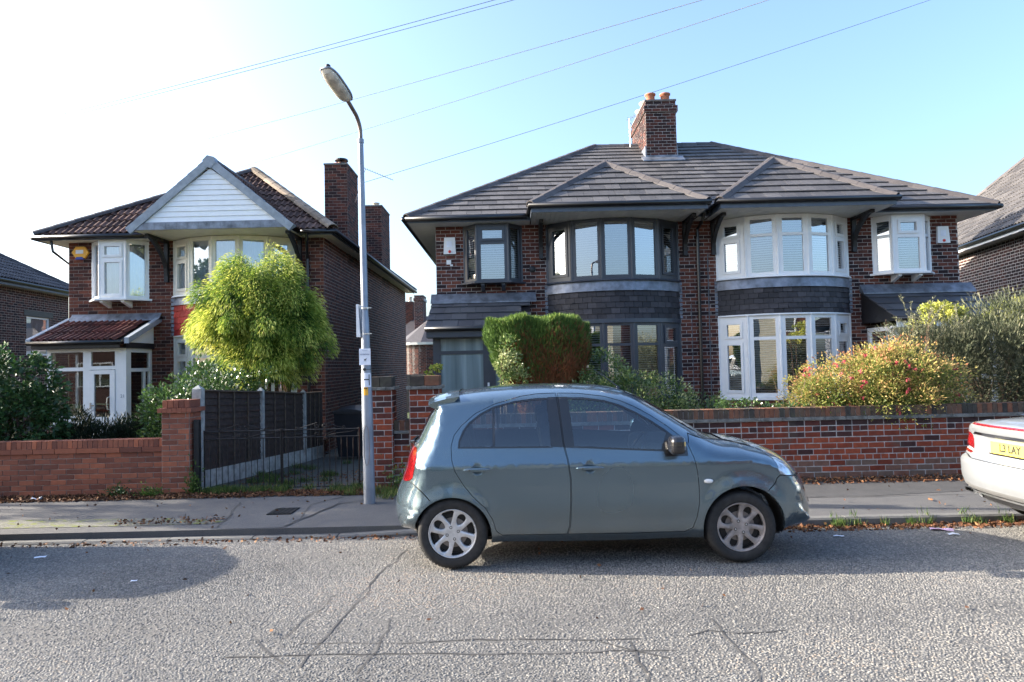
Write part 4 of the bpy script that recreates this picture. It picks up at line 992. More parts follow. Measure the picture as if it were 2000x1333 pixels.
Fp = frame((px1, pyf+.075, 0), (0, 1, 0), (1, 0, 0)); Wp = YG-.01-pyf-.075
window(G, Fp, Wp, .55, 2.27, [(.12, Wp-.1, 1.82, 2.18, False), (.12, Wp*.66, .7, 1.74, False), (Wp*.66+.06, Wp-.1, .7, 1.74, False)], 'frame_white', po, glass='porch_glass')
Fp = frame((px0, pyf+.075, 0), (0, 1, 0), (-1, 0, 0)); window(G, Fp, Wp, .55, 2.27, [(.12, Wp-.1, 1.82, 2.18, False), (.12, Wp-.1, .7, 1.74, False)], 'frame_white', po, glass='porch_glass')
def lettering(name, text, size, loc, rot, mat, parent=None, th=None, extrude=.001, sx=1, bold=0):
    cu = bpy.data.curves.new(name, 'FONT'); cu.body = text; cu.size = size; cu.extrude = extrude; cu.offset = bold; cu.align_x = 'CENTER'; cu.align_y = 'CENTER'
    tmp = bpy.data.objects.new(name, cu); COL.objects.link(tmp); dg = bpy.context.evaluated_depsgraph_get()
    me = bpy.data.meshes.new_from_object(tmp.evaluated_get(dg)); bpy.data.objects.remove(tmp)
    me.materials.clear(); me.materials.append(MATS[mat]); me.name = name
    o = bpy.data.objects.new(name, me); link(o, parent)
    o.location = Vector(loc)-(th.off if th else V3(0, 0, 0)); o.rotation_euler = rot; o.scale = (sx, 1, 1)
    return o
lettering('house_number', '21', .10, (px1-.08, pyf-.004, 1.20), (PI/2, 0, 0), 'print_grey', po, G)

# ------------------------------------------------------------------ plainer neighbours
def side_house(name, label, loc, rot, D, W, sgn, ze, slope, brick, mortar, tile, ridge, tones, wins, overhang=.35, budget=60, profile=ROLL, fas='fascia_slate', seed=80):
    """own frame: the long side wall lies along +y from the origin and faces sgn*x; the body extends to the other side"""
    t = Thing(name, label, 'house', loc, rot)
    n = (sgn, 0, 0); F = frame((0, 0, 0), (0, 1, 0), n)
    w = slab_wall(t, F, D, 0, ze, wins, mortar); brick_wall(t, w, F, D, 0, ze, brick, wins, proud=.0025, joint=.017, budget=budget, seed=seed, tones=tones, headers=4, nb=6)
    xo = -sgn*W; b = M(); b.box(min(xo, -sgn*.203), max(xo, -sgn*.203), 0, D, 0, ze); t.part('inner_walls', b, mortar)
    Ff_ = frame((min(0, xo), 0, 0), (1, 0, 0), (0, -1, 0)); fo = [(1.0, 3.0, .9, 2.4), (W-3.0, W-1.0, .9, 2.4), (1.0, 3.0, 3.3, 4.6), (W-3.0, W-1.0, 3.3, 4.6)]
    brick_wall(t, w, Ff_, W, 0, ze, brick, fo, budget=0, seed=seed+7, tones=tones, nb=6)
    for (a, c, z0, z1) in fo: window(t, (Ff_[0]+Ff_[1]*a+Ff_[3]*.06, *Ff_[1:]), c-a, z0, z1, [(.08, .92, z0+.08, z1-.08, False), (1.02, c-a-.08, z0+.08, z1-.08, False)], 'frame_white', depth=.05)
    for (a, c, z0, z1) in wins:
        window(t, (F[0]+F[1]*(a+.01)-F[3]*.05, *F[1:]), c-a-.02, z0+.01, z1-.01, [(.07, c-a-.09, z0+.07, z1-.07, False)], 'frame_white', blind='curtain')
        l = M(); l.fbox(F, a-.15, c+.15, z1, z1+.2, -.1, .012); t.part('lintel', l, 'timber_black')
    ex = sgn*overhang; y0, y1 = -overhang, D+overhang; x2 = -sgn*(W+overhang); xm = (ex+x2)/2; run = abs(xm-ex); zr = ze+run*slope
    ya, yb = y0+run, y1-run
    if ya > yb: ya = yb = (y0+y1)/2
    r = M(); A, B, C_, D_ = V3(ex, y0, ze), V3(ex, y1, ze), V3(x2, y1, ze), V3(x2, y0, ze); P, Q = V3(xm, ya, zr), V3(xm, yb, zr)
    r.poly([A, B, Q, P]); r.poly([B, C_, Q]); r.poly([C_, D_, P, Q]); r.poly([D_, A, P]); ro = t.part('roof', r, 'tile_slate')
    s = V3(xm-ex, 0, zr-ze)
    tile_field(t, ro, 'roof_tile', (ex, y0, ze+.03), (0, 1, 0), s, [(0, 0), (y1-y0, 0), (yb-y0, s.length), (ya-y0, s.length)], .30, .30, tile, profile, thick=.02, lift=.03, budget=budget, seed=seed+1, stagger=0)
    s = V3(0, ya-y0, zr-ze); tile_field(t, ro, 'roof_tile', (min(ex, x2), y0, ze+.03), (1, 0, 0), s, [(0, 0), (abs(x2-ex), 0), (abs(xm-min(ex, x2)), s.length)], .30, .30, tile, profile, thick=.02, lift=.03, seed=seed+2, stagger=0)
    for a, b_ in ((A, P), (B, Q), (P, Q)): ridge_run(t, ro, a+V3(0, 0, .03), b_+V3(0, 0, .03), ridge, seed=seed+3, sinkz=.05, round_=True)
    g = M(); g.tube([(ex+sgn*.05, y0, ze-.03), (ex+sgn*.05, y1, ze-.03)], .055, 8); g.tube([(ex, y0-.05, ze-.03), (x2, y0-.05, ze-.03)], .055, 8); t.part('gutter', g, 'gutter_black')
    f = M(); f.box(min(ex, ex-sgn*.02), max(ex, ex-sgn*.02), y0, y1, ze-.16, ze-.02); f.box(min(ex-sgn*.021, x2), max(ex-sgn*.021, x2), y0, y0+.02, ze-.16, ze-.02); t.part('fascia', f, fas)
    f = M(); f.box(min(ex-sgn*.021, sgn*.001), max(ex-sgn*.021, sgn*.001), y0+.021, y1-.02, ze-.15, ze-.13); t.part('soffit', f, 'soffit_white')
    return t
side_house('brick_house', 'dark brick house at the left edge, seen side on beyond the gabled house', (-15.9, 15.2, 0), .075, 10.5, 6.5, 1, 4.78, .62, 'brick_dark', 'mortar_brown', 'tile_slate', 'tile_slate', (.0, .5), [(8.0, 9.35, 2.4, 3.75)], seed=81)
side_house('brick_house', 'dark brick house at the right edge with a sunlit grey roof and white fascia', (12.75, 15.2, 0), -.19, 11.0, 7.5, -1, 4.9, .95, 'brick_dark', 'mortar_light', 'tile_grey', 'tile_ridge_grey', (0, .4), [], fas='frame_white', seed=85)
mb = M(); mb.box(-9, 1, 33.0, 33.2, -.6, 1.35); bw_ = lone('back_garden_wall', mb, 'mortar_dark', 'low dark wall across the far end of the passage between the houses', 'wall', loc=(-4, 33, -.6))
# house far behind, in the gap
t = Thing('distant_house', 'distant brown brick house with a hipped roof seen through the gap between the houses', 'house', (-5.2, 40, 0))
b = M(); b.lathe((-5.0, 41.6, 0), (0, 0, 1), [(1.7, 0), (1.7, 3.0)], 24); b.box(-7.5, -2.5, 41.7, 48, 0, 3.0); wd = t.part('wall', b, 'mortar_dark')
for i in range(7):
    a0 = PI*1.05+i*.28; p = V3(-5.0+1.7*math.cos(a0), 41.6+1.7*math.sin(a0), 0); q = V3(-5.0+1.7*math.cos(a0+.28), 41.6+1.7*math.sin(a0+.28), 0)
    brick_wall(t, wd, seg_frame(p, q), (q-p).length, 0, 3.0, 'brick_dark', budget=0, seed=i, tones=(.1, .55))
brick_wall(t, wd, frame((-7.5, 41.7, 0), (1, 0, 0), (0, -1, 0)), 5, 0, 3, 'brick_dark', budget=0, seed=9, tones=(.1, .55))
b = M(); b.lathe((-5.0, 41.6, 3.14), (0, 0, 1), [(2.0, 0), (0, 1.5)], 10); ro = t.part('roof', b, 'tile_slate')
b = M(); b.poly([(-7.9, 41.3, 3.14), (-2.1, 41.3, 3.14), (-3.6, 44.5, 5.0), (-6.2, 44.5, 5.0)]); b.poly([(-7.9, 41.3, 3.14), (-6.2, 44.5, 5.0), (-7.9, 48, 3.14)]); b.poly([(-2.1, 41.3, 3.14), (-2.1, 48, 3.14), (-3.6, 44.5, 5.0)]); t.part('roof', b, 'tile_slate')
b = M(); b.lathe((-5.0, 41.6, 3.0), (0, 0, 1), [(1.95, 0), (2.0, .14)], 24); b.box(-7.9, -7.0, 41.2, 41.3, 3, 3.14); t.part('fascia', b, 'frame_white')
chimney(t, -6.0, -5.45, 42.2, 43.6, 3.3, 6.1, 'brick_dark', 'mortar_light', corbel=True, budget=0, tones=(.1, .6))
chimney(t, -7.0, -6.35, 44, 45.2, 3.3, 5.9, 'brick_dark', 'mortar_dark', corbel=False, budget=0, tones=(.1, .6), pots=((-6.6, 44.5, .13, .35, 'cream_pot'),))
# ================================================================== garden walls, fence, gate, bin
def pier(th, x0, x1, yf, z1, zc, mat, mortar, dep=.34, pitch=.083, seed=0, tones=(0, 1), creasing='stone_cap', z0=-.08, crease_h=.045, top='brick_coping', bl=.225):
    mb = M(); mb.box(x0, x1, yf, yf+dep, z0, zc); p = th.part('pier', mb, mortar)
    for F, W in ((frame((x0, yf, 0), (1, 0, 0), (0, -1, 0)), x1-x0), (frame((x1, yf, 0), (0, 1, 0), (1, 0, 0)), dep), (frame((x0, yf+dep, 0), (0, -1, 0), (-1, 0, 0)), dep)):
        brick_wall(th, p, F, W, z0, zc, mat, budget=120, seed=seed, tones=tones, pitch=pitch, bl=bl)
    mb = M(); n = 7
    for i in range(n):
        a = x0-.045+(x1-x0+.09)*i/n; mb.box(a+.002, a+(x1-x0+.09)/n-.002, yf-.045, yf+dep+.045, zc+.001+R.uniform(0, .004), zc+crease_h-R.uniform(0, .006))
    th.part('creasing_course', mb, creasing, p)
    n = max(2, round((x1-x0)/.076)); w = (x1-x0)/n
    big = creasing == 'stone_cap'
    if big: n = 2; w = (x1-x0)/2
    for i in range(n):
        b = M(); b.tone = R.random(); F = frame((x0+(i+.5)*w, yf+.012, (zc+crease_h+z1)/2+.002), (1, 0, 0), (0, -1, 0))
        b.fbox(F, -w/2+.004, w/2-.004, -(z1-zc-crease_h)/2, (z1-zc-crease_h)/2, -dep+.02, 0); th.part('coping_brick', b, top, p)
    return p
def low_wall(th, x0, x1, yf, zt, zc, ze, mat, mortar, pitch, budget, seed, tones, crease_mat, z0=-.08, bl=.225, joint=.011, tonefn=None, dep=.22, crease_out=.03, copen=.072, headers=5):
    mb = M(); mb.box(x0, x1, yf, yf+dep, z0, zt-.03); w = th.part('wall', mb, mortar)
    brick_wall(th, w, frame((x0, yf, 0), (1, 0, 0), (0, -1, 0)), x1-x0, z0, zc, mat, budget=budget, seed=seed, tones=tones, pitch=pitch, bl=bl, joint=joint, tonefn=tonefn, headers=headers)
    n = max(1, int((x1-x0)/.30)); s = (x1-x0)/n
    for i in range(n):
        q = R.uniform(-.004, .004); mb = M(); mb.tone = R.random(); mb.box(x0+i*s+.003, x0+(i+1)*s-.003, yf-crease_out+q, yf+dep+crease_out, zc+.002, ze-R.uniform(0, .004)); th.part('creasing_tile', mb, crease_mat, w)
    n = max(1, int((x1-x0)/copen)); s = (x1-x0)/n; mb2 = None; cache = [M() for _ in range(10)]
    meshes = []
    for q, m in enumerate(cache):
        m.tone = q/9; j = lambda: R.uniform(-.002, .002); hw = s/2-.004; h = zt-ze-.003
        m.hexa([(-hw+j(), -.010+j(), 0), (hw+j(), -.010+j(), 0), (hw, dep-.01, 0), (-hw, dep-.01, 0), (-hw+j(), -.007+j(), h+j()), (hw+j(), -.007+j(), h+j()), (hw, dep-.02, h), (-hw, dep-.02, h)])
        meshes.append(m.mesh('coping_brick', 'brick_coping' if crease_mat == 'stone_cap' else 'brick_orange'))
    for i in range(n):
        X = x0+(i+.5)*s
        o = bpy.data.objects.new('coping_brick', R.choice(meshes)); link(o, w); o.location = V3(X, yf, ze+.002)-th.off
    return w
YW = 9.74
LW = Thing('garden_wall', 'low orange-red brick garden wall with brick-on-edge coping and square pier, left of the gate', 'wall', (-7.5, YW, 0))
low_wall(LW, -13.0, -4.972, YW, .765, .585, .655, 'brick_orange', 'mortar_brown', .075, 300, 101, (0, 1), 'brick_orange', joint=.009, headers=0)
pier(LW, -4.97, -4.58, YW-.07, 1.305, 1.13, 'brick_orange', 'mortar_brown', dep=.36, pitch=.075, seed=102, creasing='brick_orange', crease_h=.07, top='brick_orange')
RW = Thing('garden_wall', 'weathered red and black brick garden wall with dark coping and two tall piers, behind the grey hatchback', 'wall', (4, YW, 0))
def tone_w(x, z, t, rr):
    q = float(vnoise(np.array([x*1.0+30.]), np.array([z*2.2+7.]), 1.0, 21)[0])
    if .22 <= z <= .60 and q < .36: return rr.choice((.1, .2, .3, .42, .5, .6))
    if .22 <= z <= .60 and q > .66: return rr.choice((.7, .78, .85, .9, .74))
    if z > .70: return rr.choice((.02, .08, .12, .3, .5))
    if z > .60: return rr.choice((.1, .35, .5, .6, .2, .75))
    if z < .22: return rr.choice((.98, 1, .97, .5, .9))
    return rr.choice((.45, .6, .7, .78, .85, .9, .15, .62))
def tone_p(x, z, t, rr): return rr.choice((.12, .5, .65, .75, .85, .25, .7)) if z < 1.25 else rr.choice((.05, .2, .4))
low_wall(RW, -1.048, 13.5, YW, 1.0, .818, .865, 'brick_red', 'mortar_light', .0816, 300, 103, (0, 1), 'stone_cap', tonefn=tone_w, joint=.013, headers=5)
low_wall(RW, -1.718, -1.472, YW+.03, .945, .76, .80, 'brick_red', 'mortar_light', .084, 30, 104, (0, 1), 'stone_cap', tonefn=tone_w, joint=.013)
for a, b in ((-2.06, -1.72), (-1.47, -1.05)):
    pier(RW, a, b, YW-.05, 1.57, 1.385, 'brick_red', 'mortar_light', dep=.34, seed=int(-a*100), tones=(.1, .9))

FN = Thing('fence', 'dark brown lapped panel fence in concrete posts beside the driveway', 'fence', (-4.6, 10.1, 0))
fp = [V3(-4.64, 10.08, 0), V3(-4.43, 12.0, 0), V3(-4.27, 13.9, 0), V3(-4.21, 15.1, 0)]; tops = [1.42, 1.32, 1.21, 1.19]
for i, p in enumerate(fp):
    s = .065 if i == 0 else .05; zt = tops[i]+.03; zb = drive_z(p.y)-.1; mb = M()
    if i == 3: continue
    mb.box(p.x-s, p.x+s, p.y-s, p.y+s, zb, zt); a = [(p.x-s, p.y-s, zt), (p.x+s, p.y-s, zt), (p.x+s, p.y+s, zt), (p.x-s, p.y+s, zt)]
    for k in range(4): mb.poly([a[k], a[(k+1) % 4], (p.x, p.y, zt+.06)])
    FN.part('post', mb, 'concrete_pale')
for i in range(3):
    p, q = fp[i], fp[i+1]; u = (q-p).normalized(); n = u.cross(V3(0, 0, 1)); 
    if n.x < 0: n = -n
    L = (q-p).length; F = (p, u, V3(0, 0, 1), n); zb = drive_z((p.y+q.y)/2)+.03; z0 = zb+.28
    a, b = .052, L-.052
    mb = M(); zp, zq = drive_z(p.y)-.04, drive_z(q.y)-.04
    P = lambda t, z, c: p+u*t+V3(0, 0, z)+n*c
    mb.hexa([P(a, zp, -.025), P(a, zp, .025), P(b, zq, .025), P(b, zq, -.025), P(a, zp+.30, -.025), P(a, zp+.30, .025), P(b, zq+.30, .025), P(b, zq+.30, -.025)]); FN.part('gravel_board', mb, 'concrete_pale')
    nbd = 11
    for k in range(nbd):
        f0, f1 = k/nbd, (k+1.12)/nbd
        za = lambda t, f: (zp+.30)*(1-f)+tops[i]*f if t == 0 else (zq+.30)*(1-f)+tops[i+1]*f
        mb = M(); mb.hexa([P(a, za(0, f0), .0), P(a, za(0, f0), .022), P(b, za(1, f0), .022), P(b, za(1, f0), .0), P(a, za(0, min(1, f1)), -.008), P(a, za(0, min(1, f1)), .004), P(b, za(1, min(1, f1)), .004), P(b, za(1, min(1, f1)), -.008)])
        FN.part('fence_board', mb, 'fence_brown')
    nb2 = 3
    for k in range(nb2):
        t = a+(b-a)*(k+1)/(nb2+1); mb = M(); mb.hexa([P(t-.012, zp*(1-t/L)+zq*t/L+.30, .023), P(t-.012, zp*(1-t/L)+zq*t/L+.30, .04), P(t+.012, zp*(1-t/L)+zq*t/L+.30, .04), P(t+.012, zp*(1-t/L)+zq*t/L+.30, .023)]+[P(t+d, tops[i]*(1-t/L)+tops[i+1]*t/L-.01, c) for d, c in ((-.012, .023), (-.012, .04), (.012, .04), (.012, .023))]); FN.part('batten', mb, 'fence_batten')
    mb = M(); mb.hexa([P(a, tops[i]-.002, -.03), P(a, tops[i]-.002, .05), P(b, tops[i+1]-.002, .05), P(b, tops[i+1]-.002, -.03), P(a, tops[i]+.022, -.03), P(a, tops[i]+.022, .05), P(b, tops[i+1]+.022, .05), P(b, tops[i+1]+.022, -.03)]); FN.part('capping_rail', mb, 'fence_batten')

GT = Thing('driveway_gate', 'pair of low black wrought iron driveway gates with scrolls, closed', 'gate', (-3.3, YW+.06, 0))
def spiral(c, r, turns, a0, sgn, n=26):
    return [V3(c[0]+r*(1-.75*i/n)*math.cos(a0+sgn*turns*2*PI*i/n), YW+.06, c[1]+r*(1-.75*i/n)*math.sin(a0+sgn*turns*2*PI*i/n)) for i in range(n+1)]
for xl, xr in ((-4.43, -3.335), (-3.315, -2.22)):
    yg = YW+.06; mb = M(); mb.tube([(xl, yg, .84), (xr, yg, .84)], .009, 6); mb.tube([(xl, yg, .735), (xr, yg, .735)], .008, 6); mb.tube([(xl, yg, .03), (xr, yg, .03)], .009, 6)
    mb.tube([(xl, yg, .01), (xl, yg, .86)], .012, 6); mb.tube([(xr, yg, .01), (xr, yg, .86)], .012, 6); leaf = GT.part('gate_leaf', mb, 'iron_black')
    nbar = 13
    for k in range(1, nbar):
        x = xl+(xr-xl)*k/nbar; mb = M(); mb.tube([(x, yg, .03), (x, yg, .735)], .0058, 6, caps=False); GT.part('bar', mb, 'iron_black', leaf)
    xm = (xl+xr)/2
    for sg in (-1, 1):
        for pts in (spiral((xm+sg*.05, .895), .042, 1.2, PI/2, -sg), spiral((xm+sg*.05, .775), .038, 1.2, -PI/2, sg), spiral((xm+sg*.33, .865), .028, 1.1, -PI/2, sg),
                    [V3(xm+sg*.05, yg, .937), V3(xm+sg*.18, yg, .90), V3(xm+sg*.33, yg, .85)], [V3(xm+sg*.05, yg, .737), V3(xm+sg*.2, yg, .78), V3(xm+sg*.42, yg, .80), V3(xm+sg*.54, yg, .83)]):
            mb = M(); mb.tube(pts, .005, 5); GT.part('scroll', mb, 'iron_black', leaf)
gp = M(); gp.box(-4.545, -4.475, YW-.02, YW+.06, -.05, 1.02); lone('gate_post', gp, 'timber_black', 'square black gate post against the orange brick pier', 'post', loc=(-4.51, YW+.02, -.05))
# wheelie bin
bx, by_, bz = -3.42, 14.5, drive_z(14.2)
WB = Thing('wheelie_bin', 'black wheelie bin at the far end of the driveway against the house side', 'bin', (bx, by_, bz))
mb = M(); z = bz; mb.hexa([(bx-.24, by_-.24, z+.06), (bx+.24, by_-.24, z+.06), (bx+.24, by_+.22, z+.06), (bx-.24, by_+.22, z+.06), (bx-.30, by_-.34, z+.95), (bx+.30, by_-.34, z+.95), (bx+.30, by_+.30, z+.95), (bx-.30, by_+.30, z+.95)])
mb.box(bx-.32, bx+.32, by_-.36, by_+.31, z+.95, z+.985); bo = WB.part('body', mb, 'bin_plastic')
mb = M(); n = 8
for i in range(n):
    a, b = -1+2*i/n, -1+2*(i+1)/n; f = lambda t: z+.99+.06*(1-t*t)
    mb.hexa([(bx+.33*a, by_-.38, z+.986), (bx+.33*b, by_-.38, z+.986), (bx+.33*b, by_+.33, z+.986), (bx+.33*a, by_+.33, z+.986), (bx+.33*a, by_-.38, f(a)), (bx+.33*b, by_-.38, f(b)), (bx+.33*b, by_+.33, f(b)+.05), (bx+.33*a, by_+.33, f(a)+.05)])
WB.part('lid', mb, 'bin_plastic')
mb = M(); mb.tube([(bx-.3, by_+.36, z+1.03), (bx+.3, by_+.36, z+1.03)], .018, 8); WB.part('handle', mb, 'bin_plastic')
for s in (-1, 1):
    mb = M(); mb.lathe((bx+s*.27, by_+.2, z+.1), (s, 0, 0), [(0, 0), (.1, 0), (.1, .05), (0, .05)], 16); WB.part('wheel', mb, 'plastic_black')

# ================================================================== street lamp
lx, ly, lz = -1.86, 8.76, -.02
LP = Thing('street_lamp', 'grey metal street lamp leaning slightly, its lantern reaching over the road', 'street lamp', (lx, ly, lz))
mb = M(); tp = lambda z: V3(lx-.045*z/4.7, ly, z)
zs_ = [-.05, .25, .26, 1.0, 1.15, 1.6, 2.0, 2.35, 2.37, 3.5, 4.66]; rs_ = [.074, .073, .072, .070, .070, .064, .056, .050, .045, .040, .034]
mb.tube([tp(z) for z in zs_], rs_, 20); col_ = LP.part('column', mb, 'galvanised', smooth=True); shade_auto(col_, 40)
mb = M(); mb.tube([tp(4.62), tp(4.67)], .042, 16); LP.part('collar', mb, 'galvanised')
c = [tp(4.6), V3(lx-.047, ly-.01, 4.80), V3(lx-.065, ly-.10, 4.92), V3(lx-.085, ly-.25, 4.97), V3(lx-.11, ly-.44, 5.02)]
fine = []
for i in range(len(c)-1):
    for k in range(6):
        t = k/6; p0 = c[max(0, i-1)]; p1 = c[i]; p2 = c[i+1]; p3 = c[min(len(c)-1, i+2)]
        fine.append(.5*((2*p1)+(-p0+p2)*t+(2*p0-5*p1+4*p2-p3)*t*t+(-p0+3*p1-3*p2+p3)*t**3))
fine.append(c[-1]); mb = M(); mb.tube(fine, .026, 12); LP.part('arm', mb, 'arm_brown', smooth=True)
# lantern
hd = V3(-.13, -.62, .17).normalized(); s_ = hd.cross(V3(0, 0, 1)).normalized(); up_ = s_.cross(hd); h0 = c[-1]-hd*.02
def shell(f0, f1, n=14, m=10):
    mb = M(); L = .62; rows = []
    for i in range(n+1):
        t = i/n; w = .105*(1-abs(2*t-1)**3.2*.55)*(1 if t > .02 else .8); e = (1-abs(2*t-1)**5)
        rows.append([h0+hd*(L*t)+s_*(w*math.cos(a))+up_*(math.sin(a)*(f0 if math.sin(a) < 0 else f1)*max(.15, e)) for a in [PI*k/m for k in range(m+1)]])
    return rows
def shell_mesh(depth, up):
    rows = []; L = .60; n = 16; m = 10; mb = M()
    for i in range(n+1):
        t = i/n; q = abs(2*t-1); w = .094*(1-q**4*.45); e = math.sqrt(max(0, 1-q**3.5))
        rows.append([h0+hd*(L*t)+s_*(w*math.cos(a))+up_*(depth*e*math.sin(a)) for a in [PI*k/m for k in range(m+1)]])
    for i in range(n):
        for k in range(m): mb.poly([rows[i][k], rows[i+1][k], rows[i+1][k+1], rows[i][k+1]])
    return mb
LP.part('lantern_canopy', shell_mesh(.06, 1), 'galvanised', smooth=True)
LP.part('lantern_bowl', shell_mesh(-.072, 0), 'lamp_bowl', smooth=True)
mb = M(); pr_ = []
for sg_ in (1, -1):
    for i in range(17):
        t = i/16 if sg_ > 0 else 1-i/16; q = abs(2*t-1); w = .098*(1-q**4*.45); pr_.append(h0+hd*(.60*t)+s_*(w*sg_)+up_*.008)
pr_.append(pr_[0]); mb.tube(pr_, .014, 6, caps=False); LP.part('lantern_rim', mb, 'galvanised', smooth=True)
mb = M(); q = h0+hd*.55+up_*.045; mb.lathe(q, up_, [(0, 0), (.03, 0), (.03, .035), (.02, .045), (0, .045)], 12); LP.part('photocell', mb, 'plastic_black')
# plates
zc = 1.72
mb = M(); F = frame((lx-.02, ly-.066, 0), (1, 0, 0), (0, -1, 0)); mb.fbox(F, -.07, .075, 1.74, 1.95, 0, .004); sg = LP.part('sign_plate', mb, 'paper_white')
lettering('sign_text', 'ATTENTION', .021, (lx-.018, ly-.0715, 1.875), (PI/2, 0, 0), 'print_grey', sg, LP); lettering('sign_text', 'dog owners', .014, (lx-.018, ly-.0715, 1.925), (PI/2, 0, 0), 'print_grey', sg, LP)
mb = M(); F2 = frame((lx-.015, ly-.0706, 0), (1, 0, 0), (0, -1, 0)); mb.fbox(F2, -.012, .012, 1.80, 1.815, 0, .001); mb.fbox(F2, -.012, -.007, 1.785, 1.80, 0, .001); mb.fbox(F2, .006, .011, 1.785, 1.80, 0, .001); mb.fbox(F2, .010, .018, 1.812, 1.826, 0, .001); LP.part('dog_symbol', mb, 'print_black', sg)
mb = M(); mb.tube([tp(1.685)+V3(0, 0, .004), tp(1.685)-V3(0, 0, .004)], .066, 16); mb.lathe(tp(1.685)+V3(-.01, -.06, 0), (0, -1, 0), [(.02, 0), (.02, .012), (0, .014)], 8); mb.box(lx-.16, lx-.06, ly-.004, ly+.004, 1.68, 1.69); LP.part('strap', mb, 'plastic_black')
def wrap(name, mat, z0, z1, a0, a1, e=.003, parent=None):
    mb = M(); n = 10
    rad = lambda z: np.interp(z, zs_, rs_)+e
    for i in range(n):
        a, b = a0+(a1-a0)*i/n, a0+(a1-a0)*(i+1)/n
        P = lambda w, z: tp(z)+V3(math.sin(w)*rad(z), -math.cos(w)*rad(z), 0)
        mb.poly([P(a, z0), P(b, z0), P(b, z1), P(a, z1)])
    return LP.part(name, mb, mat, parent)
pl = wrap('number_sticker', 'paper_white', 1.46, 1.64, -1.2, 1.1); wrap('sticker_mark', 'print_black', 1.48, 1.62, .62, .80, .005, pl); wrap('sticker_mark', 'print_black', 1.548, 1.562, -.35, .62, .005, pl)
ys_ = wrap('yellow_sticker', 'plastic_yellow', 1.355, 1.455, -.45, .45); wrap('sticker_print', 'print_black', 1.435, 1.447, -.32, .32, .005, ys_)
mb = M(); rr_ = []
for i in range(29):
    t = 2*PI*i/28; a = .50*math.cos(t)*(1)-.1; z = .72+.25*math.copysign(abs(math.sin(t))**.6, math.sin(t)); r_ = float(np.interp(z, zs_, rs_))+.0015
    rr_.append(tp(z)+V3(math.sin(a)*r_, -math.cos(a)*r_, 0))
mb.tube(rr_, .0035, 4); LP.part('access_door', mb, 'arm_brown')
mb = M(); mb.hexa([(lx-.125, ly-.05, 2.10), (lx-.075, ly-.05, 2.10), (lx-.070, ly+.18, 2.10), (lx-.12, ly+.18, 2.10), (lx-.125, ly-.05, 2.52), (lx-.10, ly-.05, 2.52), (lx-.095, ly+.18, 2.52), (lx-.12, ly+.18, 2.52)]); LP.part('sign_plate', mb, 'frame_white', label='white sign plate seen edge on')
for z in (2.14, 2.47): mb = M(); mb.tube([tp(z)+V3(0, 0, .012), tp(z)-V3(0, 0, .012)], .054, 14); mb.box(lx-.02, lx+.075, ly-.062, ly-.05, z-.006, z+.006); LP.part('sign_clip', mb, 'metal_bright')

# ================================================================== telephone wires
def wire(label, a, b, sag, r):
    a, b = Vector(a), Vector(b); mb = M(); n = 40
    pts = [a+(b-a)*(i/n)+V3(0, 0, -sag*4*(i/n)*(1-i/n)) for i in range(n+1)]
    mb.tube(pts, r, 5, caps=False); lone('overhead_wire', mb, 'cable_grey', label, 'wire', 'telephone wires crossing the sky', loc=tuple(a))
wire('uppermost thin telephone wire at the top left of the sky', (-16.58, 16, 6.58), (2.06, 10, 7.72), .12, .005)
wire('second thin telephone wire at the top left, just below the uppermost', (-16.9, 16.3, 6.55), (3.26, 10.2, 8.04), .10, .005)
wire('long telephone wire rising from behind the lamp to the top centre', (-15.31, 24, 8.89), (6.33, 9, 7.54), .12, .0062)
wire('telephone wire crossing just below the lamp arm towards the top right', (-12.04, 24, 8.27), (6.82, 9.2, 7.62), .12, .0062)
wire('telephone wire passing behind the chimney stack with clay pots', (-5.62, 21, 7.14), (23.25, 23, 16.75), .22, .008)
# ================================================================== vehicles
def paint(name, col, metal=.5, rough=.3):
    m, t, b = nt(name); P = pos(t)
    b.inputs['Base Color'].default_value = (*col, 1); b.inputs['Metallic'].default_value = metal; b.inputs['Roughness'].default_value = rough
    b.inputs['Coat Weight'].default_value = 1; b.inputs['Coat Roughness'].default_value = .03
    f = sharpen(t, noise(t, .9, 2, .5, P), .3, .8); r = ramp(t, [(0, (rough,)*3), (1, (min(1, rough+.05),)*3)]); t.links.new(f, r.inputs[0]); t.links.new(r.outputs[0], b.inputs['Roughness'])
    # thin road dust low down on the panels
    sx = nd(t, 'ShaderNodeSeparateXYZ'); t.links.new(P, sx.inputs[0]); d = nd(t, 'ShaderNodeMapRange'); t.links.new(sx.outputs[2], d.inputs[0]); d.inputs[1].default_value = .55; d.inputs[2].default_value = .15
    mu = nd(t, 'ShaderNodeMath', operation='MULTIPLY'); t.links.new(d.outputs[0], mu.inputs[0]); t.links.new(noise(t, 9, 6, .7, P), mu.inputs[1])
    t.links.new(mixc(t, mu.outputs[0], col, (.16, .15, .13)), b.inputs['Base Color'])
    return m
paint('paint_grey_green', (.115, .172, .215), .75, .24)
paint('paint_silver', (.38, .405, .43), .5, .32)
simple('tyre_rubber', (.022, .021, .021), .8, var=.3, scale=20, bumps=.2)
simple('alloy', (.55, .55, .56), .38, .5, var=.12, scale=20)
simple('alloy_dusty', (.33, .29, .27), .55, .35, var=.25, scale=14)
simple('wheel_dark', (.02, .018, .017), .7)
simple('brake_disc', (.22, .2, .19), .5, .7)
glassmat('car_glass', (.62, .72, .78), .07); glassmat('screen_glass', (.5, .55, .55), .12)
simple('seat_cloth', (.03, .032, .036), .9)
simple('lamp_red', (.24, .007, .009), .12, spec=.8, coat=1, var=.35, scale=22)
simple('lamp_clear', (.50, .56, .62), .10, .3, spec=1, coat=1, var=.45, scale=22)
